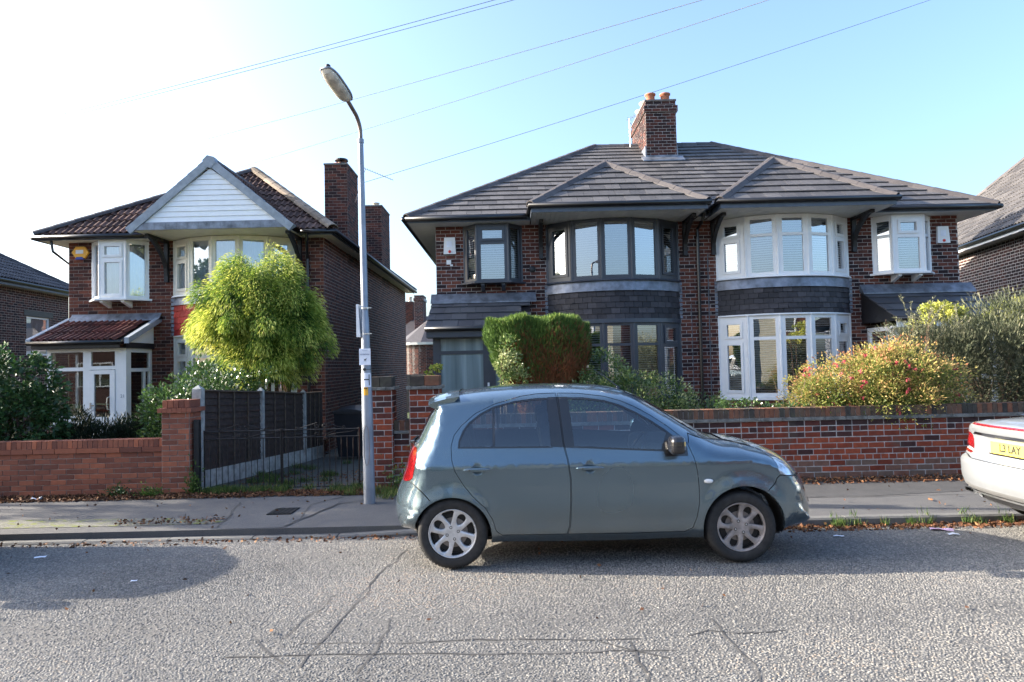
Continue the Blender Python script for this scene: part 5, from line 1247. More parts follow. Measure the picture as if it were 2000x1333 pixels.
simple('chrome', (.75, .76, .78), .08, 1.0, var=.02)
simple('plate_yellow', (.72, .60, .10), .35, var=.03)
simple('trim_black', (.014, .014, .016), .22, spec=.6, coat=.4)
simple('bumper_grey', (.20, .20, .20), .5, .3)  # darker grey of the silver car's lower bumper area
simple('tree_green', (.0, .30, .22), .7)

def resample(pts, step, closed=False, vals=None):
    P = [np.array(p, float) for p in pts]; n = len(P); out = []; ov = []
    for i in range(n if closed else n-1):
        if closed: a, b, c, d = P[(i-1) % n], P[i], P[(i+1) % n], P[(i+2) % n]
        else: a, b, c, d = P[max(0, i-1)], P[i], P[i+1], P[min(n-1, i+2)]
        k = max(1, int(round(np.linalg.norm(c-b)/step)))
        for j in range(k):
            t = j/k; out.append(.5*((2*b)+(-a+c)*t+(2*a-5*b+4*c-d)*t*t+(-a+3*b-3*c+d)*t**3))
            if vals is not None: ov.append(vals[i]+(vals[(i+1) % n]-vals[i])*t)
    if not closed: out.append(P[-1]); ov.append(vals[-1] if vals is not None else 0)
    return (np.array(out), np.array(ov)) if vals is not None else np.array(out)
def offset(poly, d):
    P = np.array(poly); a = np.roll(P, 1, 0); b = np.roll(P, -1, 0); t = b-a; t /= np.maximum(1e-9, np.linalg.norm(t, axis=1))[:, None]
    ar = np.sum(P[:, 0]*b[:, 1]-b[:, 0]*P[:, 1]); s = 1 if ar > 0 else -1
    return P+np.stack([t[:, 1], -t[:, 0]], 1)*d*s
def inpoly(pts, poly):
    x, y = pts[:, 0], pts[:, 1]; P = np.array(poly); c = np.zeros(len(x), bool); j = len(P)-1
    for i in range(len(P)):
        xi, yi = P[i]; xj, yj = P[j]
        if abs(yj-yi) > 1e-12: c ^= ((yi > y) != (yj > y)) & (x < (xj-xi)*(y-yi)/(yj-yi)+xi)
        j = i
    return c
def segdist(pts, line, vals=None):
    """distance to a polyline and the value carried by its nearest point"""
    best = np.full(len(pts), 1e9); bv = np.zeros(len(pts))
    for i in range(len(line)-1):
        a, b = line[i], line[i+1]; ab = b-a; t = np.clip(((pts-a)@ab)/max(1e-12, ab@ab), 0, 1); q = a+t[:, None]*ab; d = np.hypot(*(pts-q).T)
        m = d < best; best = np.where(m, d, best)
        if vals is not None: bv = np.where(m, vals[i]+(vals[i+1]-vals[i])*t, bv)
    return best, bv
def cdt(loops, lines, free):
    V = []; E = []
    for L in loops:
        n0 = len(V); V += [Vector((float(p[0]), float(p[1]))) for p in L]; E += [(n0+i, n0+(i+1) % len(L)) for i in range(len(L))]
    for L in lines:
        n0 = len(V); V += [Vector((float(p[0]), float(p[1]))) for p in L]; E += [(n0+i, n0+i+1) for i in range(len(L)-1)]
    V += [Vector((float(p[0]), float(p[1]))) for p in free]
    r = delaunay_2d_cdt(V, E, [], 0, 1e-5)
    return np.array([(v.x, v.y) for v in r[0]]), np.array([tuple(f) for f in r[2] if len(f) == 3])
def mesh_regions(th, P3, T, N, region, specs, flip, off):
    """split one lifted triangle sheet into parts that keep the sheet's own normals; specs: region -> (name, material, parent, push)"""
    made = {}
    for rg, (name, mat, parent, push, sm) in specs.items():
        m = region == rg
        if not m.any(): continue
        F = T[m]; used, inv_ = np.unique(F.ravel(), return_inverse=True); V = P3[used]+N[used]*push; F2 = inv_.reshape(-1, 3)
        if flip: F2 = F2[:, ::-1]
        me = fast_mesh(name, V-np.array(off), 3, F2.ravel(), np.full(len(F2), .5), mat, smooth=True)
        nn = N[used]
        if len(me.vertices) == len(nn): me.normals_split_custom_set_from_vertices([tuple(v) for v in nn])
        par = made.get(parent) if isinstance(parent, str) else parent
        o = bpy.data.objects.new(name, me); link(o, par if par is not None else th.o); made[rg] = o
    return made
def superell(mb, c, s, e=.5, n=14, m=10, rot=None, tone=None):
    c = Vector(c); f = lambda v: math.copysign(abs(v)**e, v); rows = []
    for i in range(m+1):
        a = -PI/2+PI*i/m; row = []
        for k in range(n):
            b = 2*PI*k/n; p = V3(s[0]*f(math.cos(a))*f(math.cos(b)), s[1]*f(math.cos(a))*f(math.sin(b)), s[2]*f(math.sin(a)))
            if rot: p = rot @ p
            row.append(c+p)
        rows.append(row)
    for i in range(m):
        for k in range(n): mb.poly([rows[i][k], rows[i][(k+1) % n], rows[i+1][(k+1) % n], rows[i+1][k]], tone)
def wheel(th, x, yout, z, sgn, alloy, r=.295, rim=.205, wdt=.175, rot=0., name='wheel'):
    """sgn=-1: outer face looks to -y"""
    ax = (0, -sgn, 0)  # profile runs inward from the outer face
    c = (x, yout, z); mb = M()
    mb.lathe(c, ax, [(rim-.004, .016), (rim+.004, .004), (rim+.012, .0), (rim+.05, -.006), (r-.018, .0), (r-.006, .014), (r, .035), (r, wdt-.035), (r-.012, wdt-.005), (rim, wdt)], 56)
    t = th.part(name, mb, 'tyre_rubber', smooth=True)
    mb = M()
    for k in range(60):
        a = 2*PI*k/60; q = V3(math.cos(a), 0, math.sin(a)); tt = V3(-math.sin(a), 0, math.cos(a)); o = Vector(c)+q*(r-.001)+V3(0, -sgn*wdt/2, 0)
        for w in (-.045, .0, .045):
            mb.hexa([o+tt*-.011+V3(0, w-.017, 0), o+tt*.011+V3(0, w-.017, 0), o+tt*.011+V3(0, w+.017, 0), o+tt*-.011+V3(0, w+.017, 0)]+[p+q*.003 for p in (o+tt*-.011+V3(0, w-.017, 0), o+tt*.011+V3(0, w-.017, 0), o+tt*.011+V3(0, w+.017, 0), o+tt*-.011+V3(0, w+.017, 0))])
    th.part('tread', mb, 'tyre_rubber', t, kind='stuff')
    mb = M(); mb.lathe(c, ax, [(rim-.004, .018), (rim, .008), (rim-.004, .004), (rim-.012, .014), (rim-.02, .05), (rim-.022, wdt-.01)], 56); th.part('rim', mb, alloy, t, smooth=True)
    # spoked face: disc with four ovals and four wedges cut out
    circ = [(rim*.955*math.cos(2*PI*i/72), rim*.955*math.sin(2*PI*i/72)) for i in range(72)]; loops = []
    for k in range(4):
        a = math.radians(58+90*k)+rot; ca, sa = math.cos(a), math.sin(a)
        loops.append([(ca*(.129+.051*math.cos(w))-sa*(.036+.009*math.cos(w))*math.sin(w), sa*(.129+.051*math.cos(w))+ca*(.036+.009*math.cos(w))*math.sin(w)) for w in [2*PI*i/18 for i in range(18)]])
        a = math.radians(103+90*k)+rot; ca, sa = math.cos(a), math.sin(a)
        q = [(.072, 0), (.105, .019), (.145, .040), (.172, .054), (.184, .044), (.1885, .0), (.184, -.044), (.172, -.054), (.145, -.040), (.105, -.019)]
        loops.append([(ca*u-sa*v, sa*u+ca*v) for u, v in q])
    g = [(rr*math.cos(2*PI*i/m+rr), rr*math.sin(2*PI*i/m+rr)) for rr, m in ((.02, 8), (.04, 14), (.06, 20), (.08, 28), (.105, 36), (.13, 44), (.155, 52), (.178, 56)) for i in range(m)]
    V2, T = cdt([circ]+loops, [], g); cen = V2[T].mean(1); ok = np.hypot(*cen.T) < rim*.955
    for L in loops: ok &= ~inpoly(cen, L)
    T = T[ok]; rr = np.hypot(*V2.T); edge = np.full(len(V2), .02)
    for L in loops: edge = np.minimum(edge, segdist(V2, np.array(L+[L[0]]))[0])
    h = .016+.016*(1-np.clip(rr/.17, 0, 1))**1.2 + .006*np.clip(1-edge/.007, 0, 1)**1.5; h = np.where(rr < .055, h-.004, h)
    f3 = np.stack([c[0]+V2[:, 0], c[1]-sgn*h, c[2]+V2[:, 1]], 1); b3 = f3.copy(); b3[:, 1] += -sgn*.03
    tri = T if sgn > 0 else T[:, ::-1]
    edges = {}
    for a, b, d in T:
        for e in ((a, b), (b, d), (d, a)): edges[e] = 1
    rims_ = [e for e in edges if (e[1], e[0]) not in edges]
    me = M(); me.v = [tuple(v) for v in f3]+[tuple(v) for v in b3]; n = len(f3)
    me.f = [tuple(int(i) for i in t_) for t_ in tri]+[(int(a), int(b), int(b)+n, int(a)+n) for a, b in rims_]; me.t = [.5]*len(me.f); me.mi = [0]*len(me.f)
    o = th.part('spokes', me, alloy, t); shade_auto(o, 32)
    mb = M(); mb.lathe(c, ax, [(0, .0675), (rim-.03, .068)], 40); mb.lathe(c, ax, [(rim-.025, .02), (rim-.026, .068)], 40); th.part('wheel_well_disc', mb, 'wheel_dark', t)
    mb = M(); mb.lathe(c, ax, [(.05, .058), (.125, .058), (.125, .066)], 40); th.part('brake_disc', mb, 'brake_disc', t)
    mb = M(); mb.lathe(c, ax, [(0, .026), (.020, .026), (.026, .029), (.026, .036)], 24); th.part('hub_cap', mb, alloy, t, smooth=True)
    mb = M()
    for k in range(4):
        a = math.radians(107+90*k)+rot; p = (c[0]+.050*math.cos(a), c[1], c[2]+.050*math.sin(a)); mb.lathe(p, ax, [(0, .018), (.006, .018), (.0065, .03)], 10, m=1); mb.lathe(p, ax, [(.013, .0225), (.0085, .0235), (.0085, .035)], 14)
    th.part('wheel_nut', mb, ['wheel_dark', 'alloy'], t, kind='stuff')
    return t

def hatchback(label, loc, group=None):
    OX, CY = .69, 6.6
    C = Thing('parked_car', label, 'car', (OX, CY, 0)); off = C.off
    top = [(-.93, .22), (-1.04, .235), (-1.10, .31), (-1.125, .43), (-1.105, .56), (-1.055, .68), (-1.01, .80), (-.985, .90), (-.95, .98), (-.885, 1.08), (-.80, 1.25), (-.735, 1.36), (-.745, 1.395), (-.70, 1.425), (-.60, 1.452), (-.45, 1.478), (-.2, 1.50), (.2, 1.515), (.5, 1.512), (.8, 1.492), (1.0, 1.455), (1.15, 1.40), (1.35, 1.29), (1.55, 1.17), (1.73, 1.06), (1.83, 1.01), (2.0, .982), (2.2, .935), (2.38, .865), (2.50, .78), (2.59, .68), (2.655, .55), (2.69, .43), (2.69, .33), (2.65, .22), (2.54, .17), (2.40, .17)]
    rv = [.22, .25, .30, .32, .32, .30, .28, .26, .26, .24, .20, .12, .09, .09, .11, .12, .13, .13, .13, .13, .13, .15, .19, .21, .20, .15, .13, .14, .18, .24, .30, .36, .38, .38, .34, .28, .22]
    sil, rr = resample(top, .035, vals=rv)
    bottom = np.array([(2.40, .17), (2.2, .2), (1.55, .205), (.73, .19), (-.2, .205), (-.7, .21), (-.93, .22)])
    outline = np.concatenate([sil, resample(bottom, .05)[1:-1]])
    arch = []
    for cx, cz, ra in ((-.537, .268, .332), (1.918, .295, .348)): arch.append([(cx+ra*math.cos(t), cz+ra*math.sin(t)) for t in np.linspace(0, 2*PI, 64, endpoint=False)])
    # outlines in the side view
    rwin = [(-.48, 1.0), (-.475, 1.06), (-.44, 1.145), (-.39, 1.21), (-.29, 1.285), (-.18, 1.34), (.01, 1.385), (.2, 1.405), (.30, 1.405), (.318, 1.2), (.325, .99), (.1, .992), (-.2, .996)]
    fwin = [(.46, 1.405), (.61, 1.402), (.79, 1.375), (.92, 1.335), (1.05, 1.272), (1.18, 1.195), (1.29, 1.118), (1.385, 1.04), (1.45, .965), (1.45, .93), (1.18, .945), (.85, .965), (.495, .988), (.475, 1.2)]
    rdoor = [(.37, 1.44), (.2, 1.437), (.06, 1.42), (-.16, 1.362), (-.33, 1.285), (-.45, 1.185), (-.51, 1.11), (-.535, 1.02), (-.53, .91), (-.50, .81), (-.43, .695), (-.35, .60), (-.25, .505), (-.195, .41), (-.165, .31), (-.12, .272), (.1, .27), (.425, .268), (.448, .34), (.46, .55), (.46, .73), (.44, .89), (.41, 1.02), (.39, 1.25)]
    fdoor = [(.39, 1.44), (.57, 1.434), (.79, 1.405), (.93, 1.365), (1.06, 1.305), (1.18, 1.235), (1.31, 1.145), (1.40, 1.07), (1.465, .995), (1.505, .89), (1.53, .77), (1.54, .64), (1.54, .51), (1.52, .39), (1.485, .30), (1.42, .268), (1.0, .262), (.44, .268), (.462, .34), (.474, .55), (.474, .73), (.454, .89), (.424, 1.02), (.404, 1.25)]
    lin = lambda P, s=.04: np.concatenate([np.linspace(P[i], P[(i+1) % len(P)], max(1, int(np.hypot(*(np.array(P[(i+1) % len(P)])-P[i]))/s)), endpoint=False) for i in range(len(P))])
    rs = lambda P, s=.03: resample(P, s, closed=True)
    rwin, fwin, rdoor, fdoor = lin(rwin, .03), lin(fwin, .03), lin(rdoor, .03), lin(fdoor, .03)
    rg, fg = offset(rwin, -.016), offset(fwin, -.016)
    divx = (-.185, -.165)
    bp = lin([(.305, 1.0), (.300, 1.41), (.47, 1.41), (.485, 1.2), (.50, .985)], .04)
    tri_ = lin([(1.27, .90), (1.25, .98), (1.30, 1.11), (1.46, .97), (1.46, .90)], .05)
    lamp = rs([(-.915, .985), (-.865, .985), (-.85, .91), (-.868, .80), (-.905, .725), (-1.08, .70), (-1.06, .985)])
    head = rs([(2.085, .948), (2.20, .945), (2.36, .89), (2.62, .80), (2.60, .73), (2.40, .715), (2.235, .735), (2.215, .82), (2.17, .89)])
    bseam = [(-1.2, .695), (-.97, .705), (-.90, .715), (-.80, .655), (-.72, .575)]
    fseam = [(2.66, .70), (2.42, .70), (2.23, .72), (2.19, .66), (2.12, .60)]
    hood = [(1.50, 1.075), (1.60, 1.035), (1.74, 1.005), (1.92, .975), (2.08, .938)]
    def ribbon(P, w):
        Q = resample(P, .03); t = np.gradient(Q, axis=0); t /= np.linalg.norm(t, axis=1)[:, None]; n = np.stack([-t[:, 1], t[:, 0]], 1); return np.concatenate([Q+n*w, (Q-n*w)[::-1]])
    seams = [ribbon(bseam, .0042), ribbon(fseam, .0042), ribbon(hood, .0042), ribbon([(1.50, 1.08), (1.475, 1.005)], .0042), ribbon([(-.655, 1.44), (-.66, 1.36), (-.70, 1.30)], .003)]
    do_, di_ = [offset(rdoor, .0048), offset(fdoor, .0048)], [rdoor, fdoor]
    scr = lin([(1.02, 1.52), (1.02, 1.425), (1.14, 1.37), (1.32, 1.255), (1.46, 1.155), (1.56, 1.09), (1.66, 1.052), (1.80, 1.03), (1.80, 1.3), (1.4, 1.5)], .05)
    cowl = lin([(1.60, 1.05), (1.66, 1.02), (1.80, .995), (1.90, .985), (1.92, 1.02), (1.7, 1.10)], .04)
    hatch = lin([(-.69, 1.335), (-.74, 1.27), (-.86, 1.045), (-.92, 1.02), (-1.05, 1.02), (-.82, 1.42), (-.70, 1.375)], .04)
    fog = rs([(2.52, .60), (2.60, .56), (2.64, .47), (2.58, .44), (2.50, .50)])
    cups = [[(cx+.052*math.cos(t), .828+.052*math.sin(t)) for t in np.linspace(0, 2*PI, 20, endpoint=False)] for cx in (-.315, .63)]
    # sample points
    nrm = np.gradient(sil, axis=0); nrm /= np.linalg.norm(nrm, axis=1)[:, None]; inn = np.stack([nrm[:, 1], -nrm[:, 0]], 1)
    cen = np.array([.7, .7]); s_ = np.sign(np.sum((cen-sil)*inn, 1)); inn *= s_[:, None]
    free = []
    for i in range(1, 11):
        th_ = PI/2*i/10.5; dd = rr*(1-math.cos(th_)); q = sil+inn*dd[:, None]
        if i < 3: q = sil+inn*dd[:, None]
        dist, _ = segdist(q, sil); q = q[dist > dd*.9-1e-6]; free.append(q)
    gx, gz = np.meshgrid(np.arange(-1.1, 2.7, .036), np.arange(.2, 1.5, .036)); g = np.stack([gx.ravel(), gz.ravel()], 1)+np.random.default_rng(1).uniform(-.006, .006, (gx.size, 2))
    dist, rv2 = segdist(g, sil, rr); g = g[(dist > rv2*.93)]; free.append(g)
    for k, cx in enumerate((-.315, .63)):
        for q in (.016, .030, .042): free.append(np.array([(cx+q*math.cos(t), .828+q*math.sin(t)) for t in np.linspace(0, 2*PI, 14, endpoint=False)]))
    free = np.concatenate(free); free = free[inpoly(free, outline)]
    ln = [np.array([(divx[0], .9), (divx[0], 1.4)]), np.array([(divx[1], .9), (divx[1], 1.4)])]
    loops = [outline]+arch+[rwin, fwin, rg, fg, bp, tri_, lamp, head, scr, cowl, hatch, fog]+seams+do_+di_+cups
    V2, T = cdt(loops, ln, free)
    cc = V2[T].mean(1); ok = inpoly(cc, outline)
    for a in arch: ok &= ~inpoly(cc, a)
    T = T[ok]; cc = cc[ok]
    d, rv3 = segdist(V2, sil, rr); x, z = V2.T
    W = np.where(z < .80, .838-.035*np.clip((.80-z)/.5, 0, 1.2)**2-.06*np.clip((.30-z)/.12, 0, 1)**2, .838-.075*np.clip((z-.80)/.25, 0, .75)**1.7)
    W = np.where(z > .95, .838-.075*(.6)**1.7-.0-.20*np.clip((z-.95)/.5, 0, 1.3)**1.25, W)
    W = W-.05*np.abs((x-.72)/1.9)**3.5
    W += .007*np.exp(-((z-.845)/.022)**2)*(x > -.9)*(x < 2.1)-.010*np.exp(-((z-.38)/.07)**2)*(x > -.2)*(x < 1.55)
    for cx, cz, ra in ((-.537, .268, .332), (1.918, .295, .348)):
        q = np.hypot(x-cx, z-cz)-ra; W += .026*np.exp(-(q/.07)**2)
    u = np.clip(d/np.maximum(rv3, .02), 0, 1); y = W*np.sqrt(np.clip(1-(1-u)**2, 0, 1))
    for cx in (-.315, .63):
        q = np.hypot(x-cx, z-.828)/.052; y -= .016*np.clip(1-q*q, 0, 1)
    y = np.maximum(y, 0)
    region = np.zeros(len(T), int); names = {}
    def put(poly, code, cond=None):
        m = inpoly(cc, poly)
        if cond is not None: m &= cond
        region[m] = code
    put([(-1.3, .0), (-1.3, .70), (-.97, .705), (-.90, .715), (-.80, .655), (-.72, .575), (-.70, .0)], 2); put([(2.9, .0), (2.9, .71), (2.42, .70), (2.23, .72), (2.19, .66), (2.12, .60), (2.0, 0)], 3)
    put([(1.50, 1.075), (1.60, 1.035), (1.74, 1.005), (1.92, .975), (2.08, .938), (2.3, 1.2), (1.5, 1.3)], 4)
    put([(-.655, 1.6), (-.655, 1.36), (-.70, 1.30), (-1.0, 1.30), (-1.0, 1.6)], 5)
    put(scr, 6); put(hatch, 7); put(cowl, 8)
    for k, (dp, op_) in enumerate(((rdoor, do_[0]), (fdoor, do_[1]))): put(op_, 1); put(dp, 10+k)
    for s in seams: put(s, 1)
    put(bp, 9); put(rwin, 9); put(fwin, 9); put(tri_, 9)
    seamg = np.zeros(len(T), bool)
    a = inpoly(cc, offset(rdoor, .0048)) & ~inpoly(cc, rdoor); b = inpoly(cc, offset(fdoor, .0048)) & ~inpoly(cc, fdoor); region[(a | b)] = 1
    put(rg, 12, cc[:, 0] > divx[1]); put(rg, 13, cc[:, 0] < divx[0]); put(fg, 14); put(tri_, 9)
    put(lamp, 15); put(head, 16); put(fog, 17)
    for k, c_ in enumerate(cups): put(c_, 18+k)
    specs = {0: ('body', 'paint_grey_green', None, 0, 1), 10: ('door', 'paint_grey_green', None, 0, 1), 11: ('door', 'paint_grey_green', None, 0, 1), 1: ('panel_gap', 'wheel_dark', 0, -.007, 1), 2: ('rear_bumper', 'paint_grey_green', None, 0, 1), 3: ('front_bumper', 'paint_grey_green', None, 0, 1),
             4: ('bonnet', 'paint_grey_green', None, 0, 1), 5: ('roof_spoiler', 'paint_grey_green', None, 0, 1), 6: ('windscreen', 'screen_glass', None, -.002, 1), 7: ('rear_window', 'screen_glass', None, -.003, 1), 8: ('wiper_cowl', 'trim_black', None, -.01, 1), 9: ('window_trim', 'trim_black', 0, -.002, 1),
             12: ('pane', 'car_glass', 10, -.005, 1), 13: ('pane', 'car_glass', 10, -.005, 1), 14: ('pane', 'car_glass', 11, -.005, 1), 15: ('tail_lamp', 'lamp_red', None, .003, 1), 16: ('headlight', 'lamp_clear', None, .002, 1), 17: ('fog_lamp', 'chrome', None, -.004, 1), 18: ('handle_cup', 'paint_grey_green', 10, 0, 1), 19: ('handle_cup', 'paint_grey_green', 11, 0, 1)}
    doors = {}
    for sgn in (-1, 1):
        P3 = np.stack([x, CY+sgn*y, z], 1)
        fn = np.cross(P3[T[:, 1]]-P3[T[:, 0]], P3[T[:, 2]]-P3[T[:, 0]]); N = np.zeros_like(P3)
        for k in range(3): np.add.at(N, T[:, k], fn)
        if sgn == 1: pass
        outw = np.sum(N[:, 1]*sgn) < 0
        if outw: N = -N
        bd = y < 1e-4; N[bd, 1] = 0
        N /= np.maximum(1e-12, np.linalg.norm(N, axis=1))[:, None]
        ok3 = T
        made = {}
        for rgn in sorted(specs, key=lambda k: (k not in (0, 10, 11), k)):
            nm, mat, par, push, sm = specs[rgn]
            p = made.get(par) if isinstance(par, int) and par in made else None
            m_ = mesh_regions(C, P3, ok3, N, region, {rgn: (nm, mat, p, push, sm)}, outw, off)
            if rgn in m_: made[rgn] = m_[rgn]
        doors[sgn] = made
        # fold of the wheel arch lip and the dark liner behind
        for a_, (cx, cz, ra) in zip(arch, ((-.537, .268, .332), (1.918, .295, .348))):
            A = np.array(a_); ids = [i for i in range(len(A)) if A[i][1] > .2]; mb = M(); ln_ = M()
            yy_ = lambda p: float(np.interp(0, [0], [0])) 
            tree = V2
            def yat(p): k = np.argmin((V2[:, 0]-p[0])**2+(V2[:, 1]-p[1])**2); return y[k]
            ys_a = {i: yat(A[i]) for i in ids}
            for i in ids:
                j = (i+1) % len(A)
                if j not in ys_a: continue
                p, q = A[i], A[j]; y0, y1 = CY+sgn*ys_a[i], CY+sgn*ys_a[j]; c2 = np.array([cx, cz]); pi, qi = c2+(p-c2)*.985, c2+(q-c2)*.985
                mb.poly([(p[0], y0, p[1]), (q[0], y1, q[1]), (qi[0], y1-sgn*.03, qi[1]), (pi[0], y0-sgn*.03, pi[1])])
                po, qo = c2+(p-c2)*1.02, c2+(q-c2)*1.02
                ln_.poly([(pi[0], y0-sgn*.028, pi[1]), (qi[0], y1-sgn*.028, qi[1]), (qo[0], CY+sgn*.45, qo[1]), (po[0], CY+sgn*.45, po[1])])
            C.part('arch_lip', mb, 'paint_grey_green', made[0]); C.part('arch_liner', ln_, 'wheel_dark', made[0])
        # handles
        for k, (rg_, x0, x1, zh) in enumerate(((10, -.43, -.205, .828), (11, .515, .745, .822))):
            yh = CY+sgn*.862; mb = M(); superell(mb, ((x0+x1)/2, yh, zh), ((x1-x0)/2, .016, .0165), .75, 20, 10); C.part('door_handle', mb, 'paint_grey_green', made[rg_], smooth=True)
            mb = M(); mb.lathe((x0+.05, yh+sgn*.014, zh), (0, sgn, 0), [(.008, 0), (.006, .003), (0, .003)], 10)
            if sgn == -1: C.part('door_lock', mb, 'trim_black', made[rg_])
        # mirror
        mb = M(); superell(mb, (1.345, CY+sgn*.915, 1.005), (.068, .095, .078), .62, 18, 12); C.part('door_mirror', mb, 'paint_grey_green' if sgn > 0 else 'trim_black', made[11], smooth=True)
        mb = M(); mb.hexa([(1.33, CY+sgn*.78, .93), (1.40, CY+sgn*.78, .93), (1.39, CY+sgn*.9, .955), (1.33, CY+sgn*.9, .955), (1.33, CY+sgn*.78, .96), (1.40, CY+sgn*.78, .96), (1.39, CY+sgn*.9, .985), (1.33, CY+sgn*.9, .985)]); C.part('mirror_stalk', mb, 'trim_black', made[11])
        mb = M(); superell(mb, (1.62, CY+sgn*.842, .69), (.038, .012, .018), .9, 16, 8); C.part('side_repeater', mb, 'plastic_white', made[0], smooth=True)
        # chrome-like edge beads along the window line
        for rot_, xc, zc, al, an in ((0, -.537, .292, 'alloy', 'a'), (math.radians(6), 1.895, .292, 'alloy_dusty', 'b')):
            wheel(C, xc, CY+sgn*.812, zc, sgn, al, rot=rot_)
    # underside, cabin
    mb = M(); mb.box(-.8, 2.3, CY-.58, CY+.58, .18, .205); mb.box(-.2, 1.55, CY-.74, CY+.74, .206, .30); C.part('underbody', mb, 'wheel_dark')
    mb = M(); mb.box(-.85, 1.5, CY-.70, CY+.70, .30, .34); mb.box(-.76, -.55, CY-.5, CY+.5, .34, .86); C.part('cabin_floor', mb, 'seat_cloth')
    def seat(x, y, back=.45):
        mb = M(); superell(mb, (x+.02, y, .52), (.26, .24, .10), .45, 16, 8); superell(mb, (x-.27, y, .82), (.075, .235, .33), .45, 16, 10, Matrix.Rotation(-.2, 3, 'Y')); superell(mb, (x-.36, y, 1.20), (.045, .12, .085), .5, 14, 8)
        C.part('seat', mb, 'seat_cloth', smooth=True)
    seat(.62, CY-.36); seat(.62, CY+.36); seat(-.18, CY-.38); seat(-.18, CY+.38)
    mb = M(); superell(mb, (1.42, CY, .85), (.26, .68, .14), .4, 24, 8); superell(mb, (1.28, CY-.36, .955), (.12, .17, .045), .6, 16, 8); C.part('dashboard', mb, 'seat_cloth', smooth=True)
    mb = M(); cW = V3(1.10, CY-.36, .90); ax_ = V3(-.85, 0, .5).normalized(); xx_ = V3(0, 1, 0); yy2 = ax_.cross(xx_)
    mb.tube([cW+xx_*.185*math.cos(t)+yy2*.185*math.sin(t) for t in np.linspace(0, 2*PI, 25)], .014, 8, caps=False); mb.tube([cW-xx_*.18, cW+xx_*.18], .016, 6); mb.tube([cW, cW-ax_*.2-V3(0, 0, .02)], .03, 8); C.part('steering_wheel', mb, 'trim_black', smooth=True)
    mb = M(); superell(mb, (1.17, CY, 1.30), (.018, .11, .035), .5, 12, 8); C.part('rear_view_mirror', mb, 'trim_black')
    mb = M(); mb.prism([(1.19, CY-.02, 1.16), (1.19, CY+.03, 1.16), (1.19, CY+.005, 1.27)], (.004, 0, 0)); C.part('hanging_freshener', mb, 'tree_green')
    mb = M(); mb.tube([(1.02, CY, 1.46), (.80, CY, 1.63)], [.006, .003], 6); mb.lathe((1.02, CY, 1.445), (-.7, 0, .6), [(.02, 0), (.014, .03), (0, .035)], 10); C.part('aerial', mb, 'trim_black')
    mb = M(); mb.tube([(-.93, CY, 1.03), (-.94, CY-.35, 1.02), (-.90, CY-.38, 1.03)], .012, 6); superell(mb, (-.935, CY-.10, 1.0), (.02, .12, .018), .7, 12, 6); C.part('rear_wiper', mb, 'trim_black')
    mb = M(); rows = []
    for i in range(13):
        q = -1+i/6; dz = -.045*abs(q)**2.2; dx = .03*abs(q)**3; rows.append([(px+dx, CY+.60*q, pz+dz) for px, pz in ((-.50, 1.478), (-.62, 1.460), (-.72, 1.435), (-.775, 1.410), (-.77, 1.398), (-.72, 1.374), (-.66, 1.345), (-.58, 1.40))])
    for a, b in zip(rows[:-1], rows[1:]):
        for k in range(8): mb.poly([a[k], a[(k+1) % 8], b[(k+1) % 8], b[k]])
    mb.poly(rows[0]); mb.poly(rows[-1][::-1]); sp_ = C.part('roof_spoiler', mb, 'paint_grey_green'); shade_auto(sp_, 40)
    mb = M()
    for i in range(8):
        ya, yb = -.25+i*.0625, -.25+(i+1)*.0625; fx = lambda q: -1.112+.30*(1-math.sqrt(1-(q/.80)**2))
        mb.hexa([(fx(ya), CY+ya, .45), (fx(yb), CY+yb, .45), (fx(yb)+.03, CY+yb, .45), (fx(ya)+.03, CY+ya, .45), (fx(ya)+.006, CY+ya, .55), (fx(yb)+.006, CY+yb, .55), (fx(yb)+.03, CY+yb, .55), (fx(ya)+.03, CY+ya, .55)])
    C.part('number_plate', mb, 'plate_yellow')
    return C
car = hatchback('grey-green five-door hatchback with alloy wheels parked at the kerb in the middle', (0, 0, 0))
# a second one parked out of the frame to the left: its shadow falls into the picture
def copy_tree(o, parent=None):
    c = o.copy(); COL.objects.link(c); c.parent = parent
    for chd in list(o.children): copy_tree(chd, c)
    return c
c2 = copy_tree(car.o); c2.location = (-7.5, 6.55, 0); c2.scale = (1.12, 1.04, 1.27)
c2['label'] = 'parked people carrier just beyond the left edge whose long shadow lies on the road'

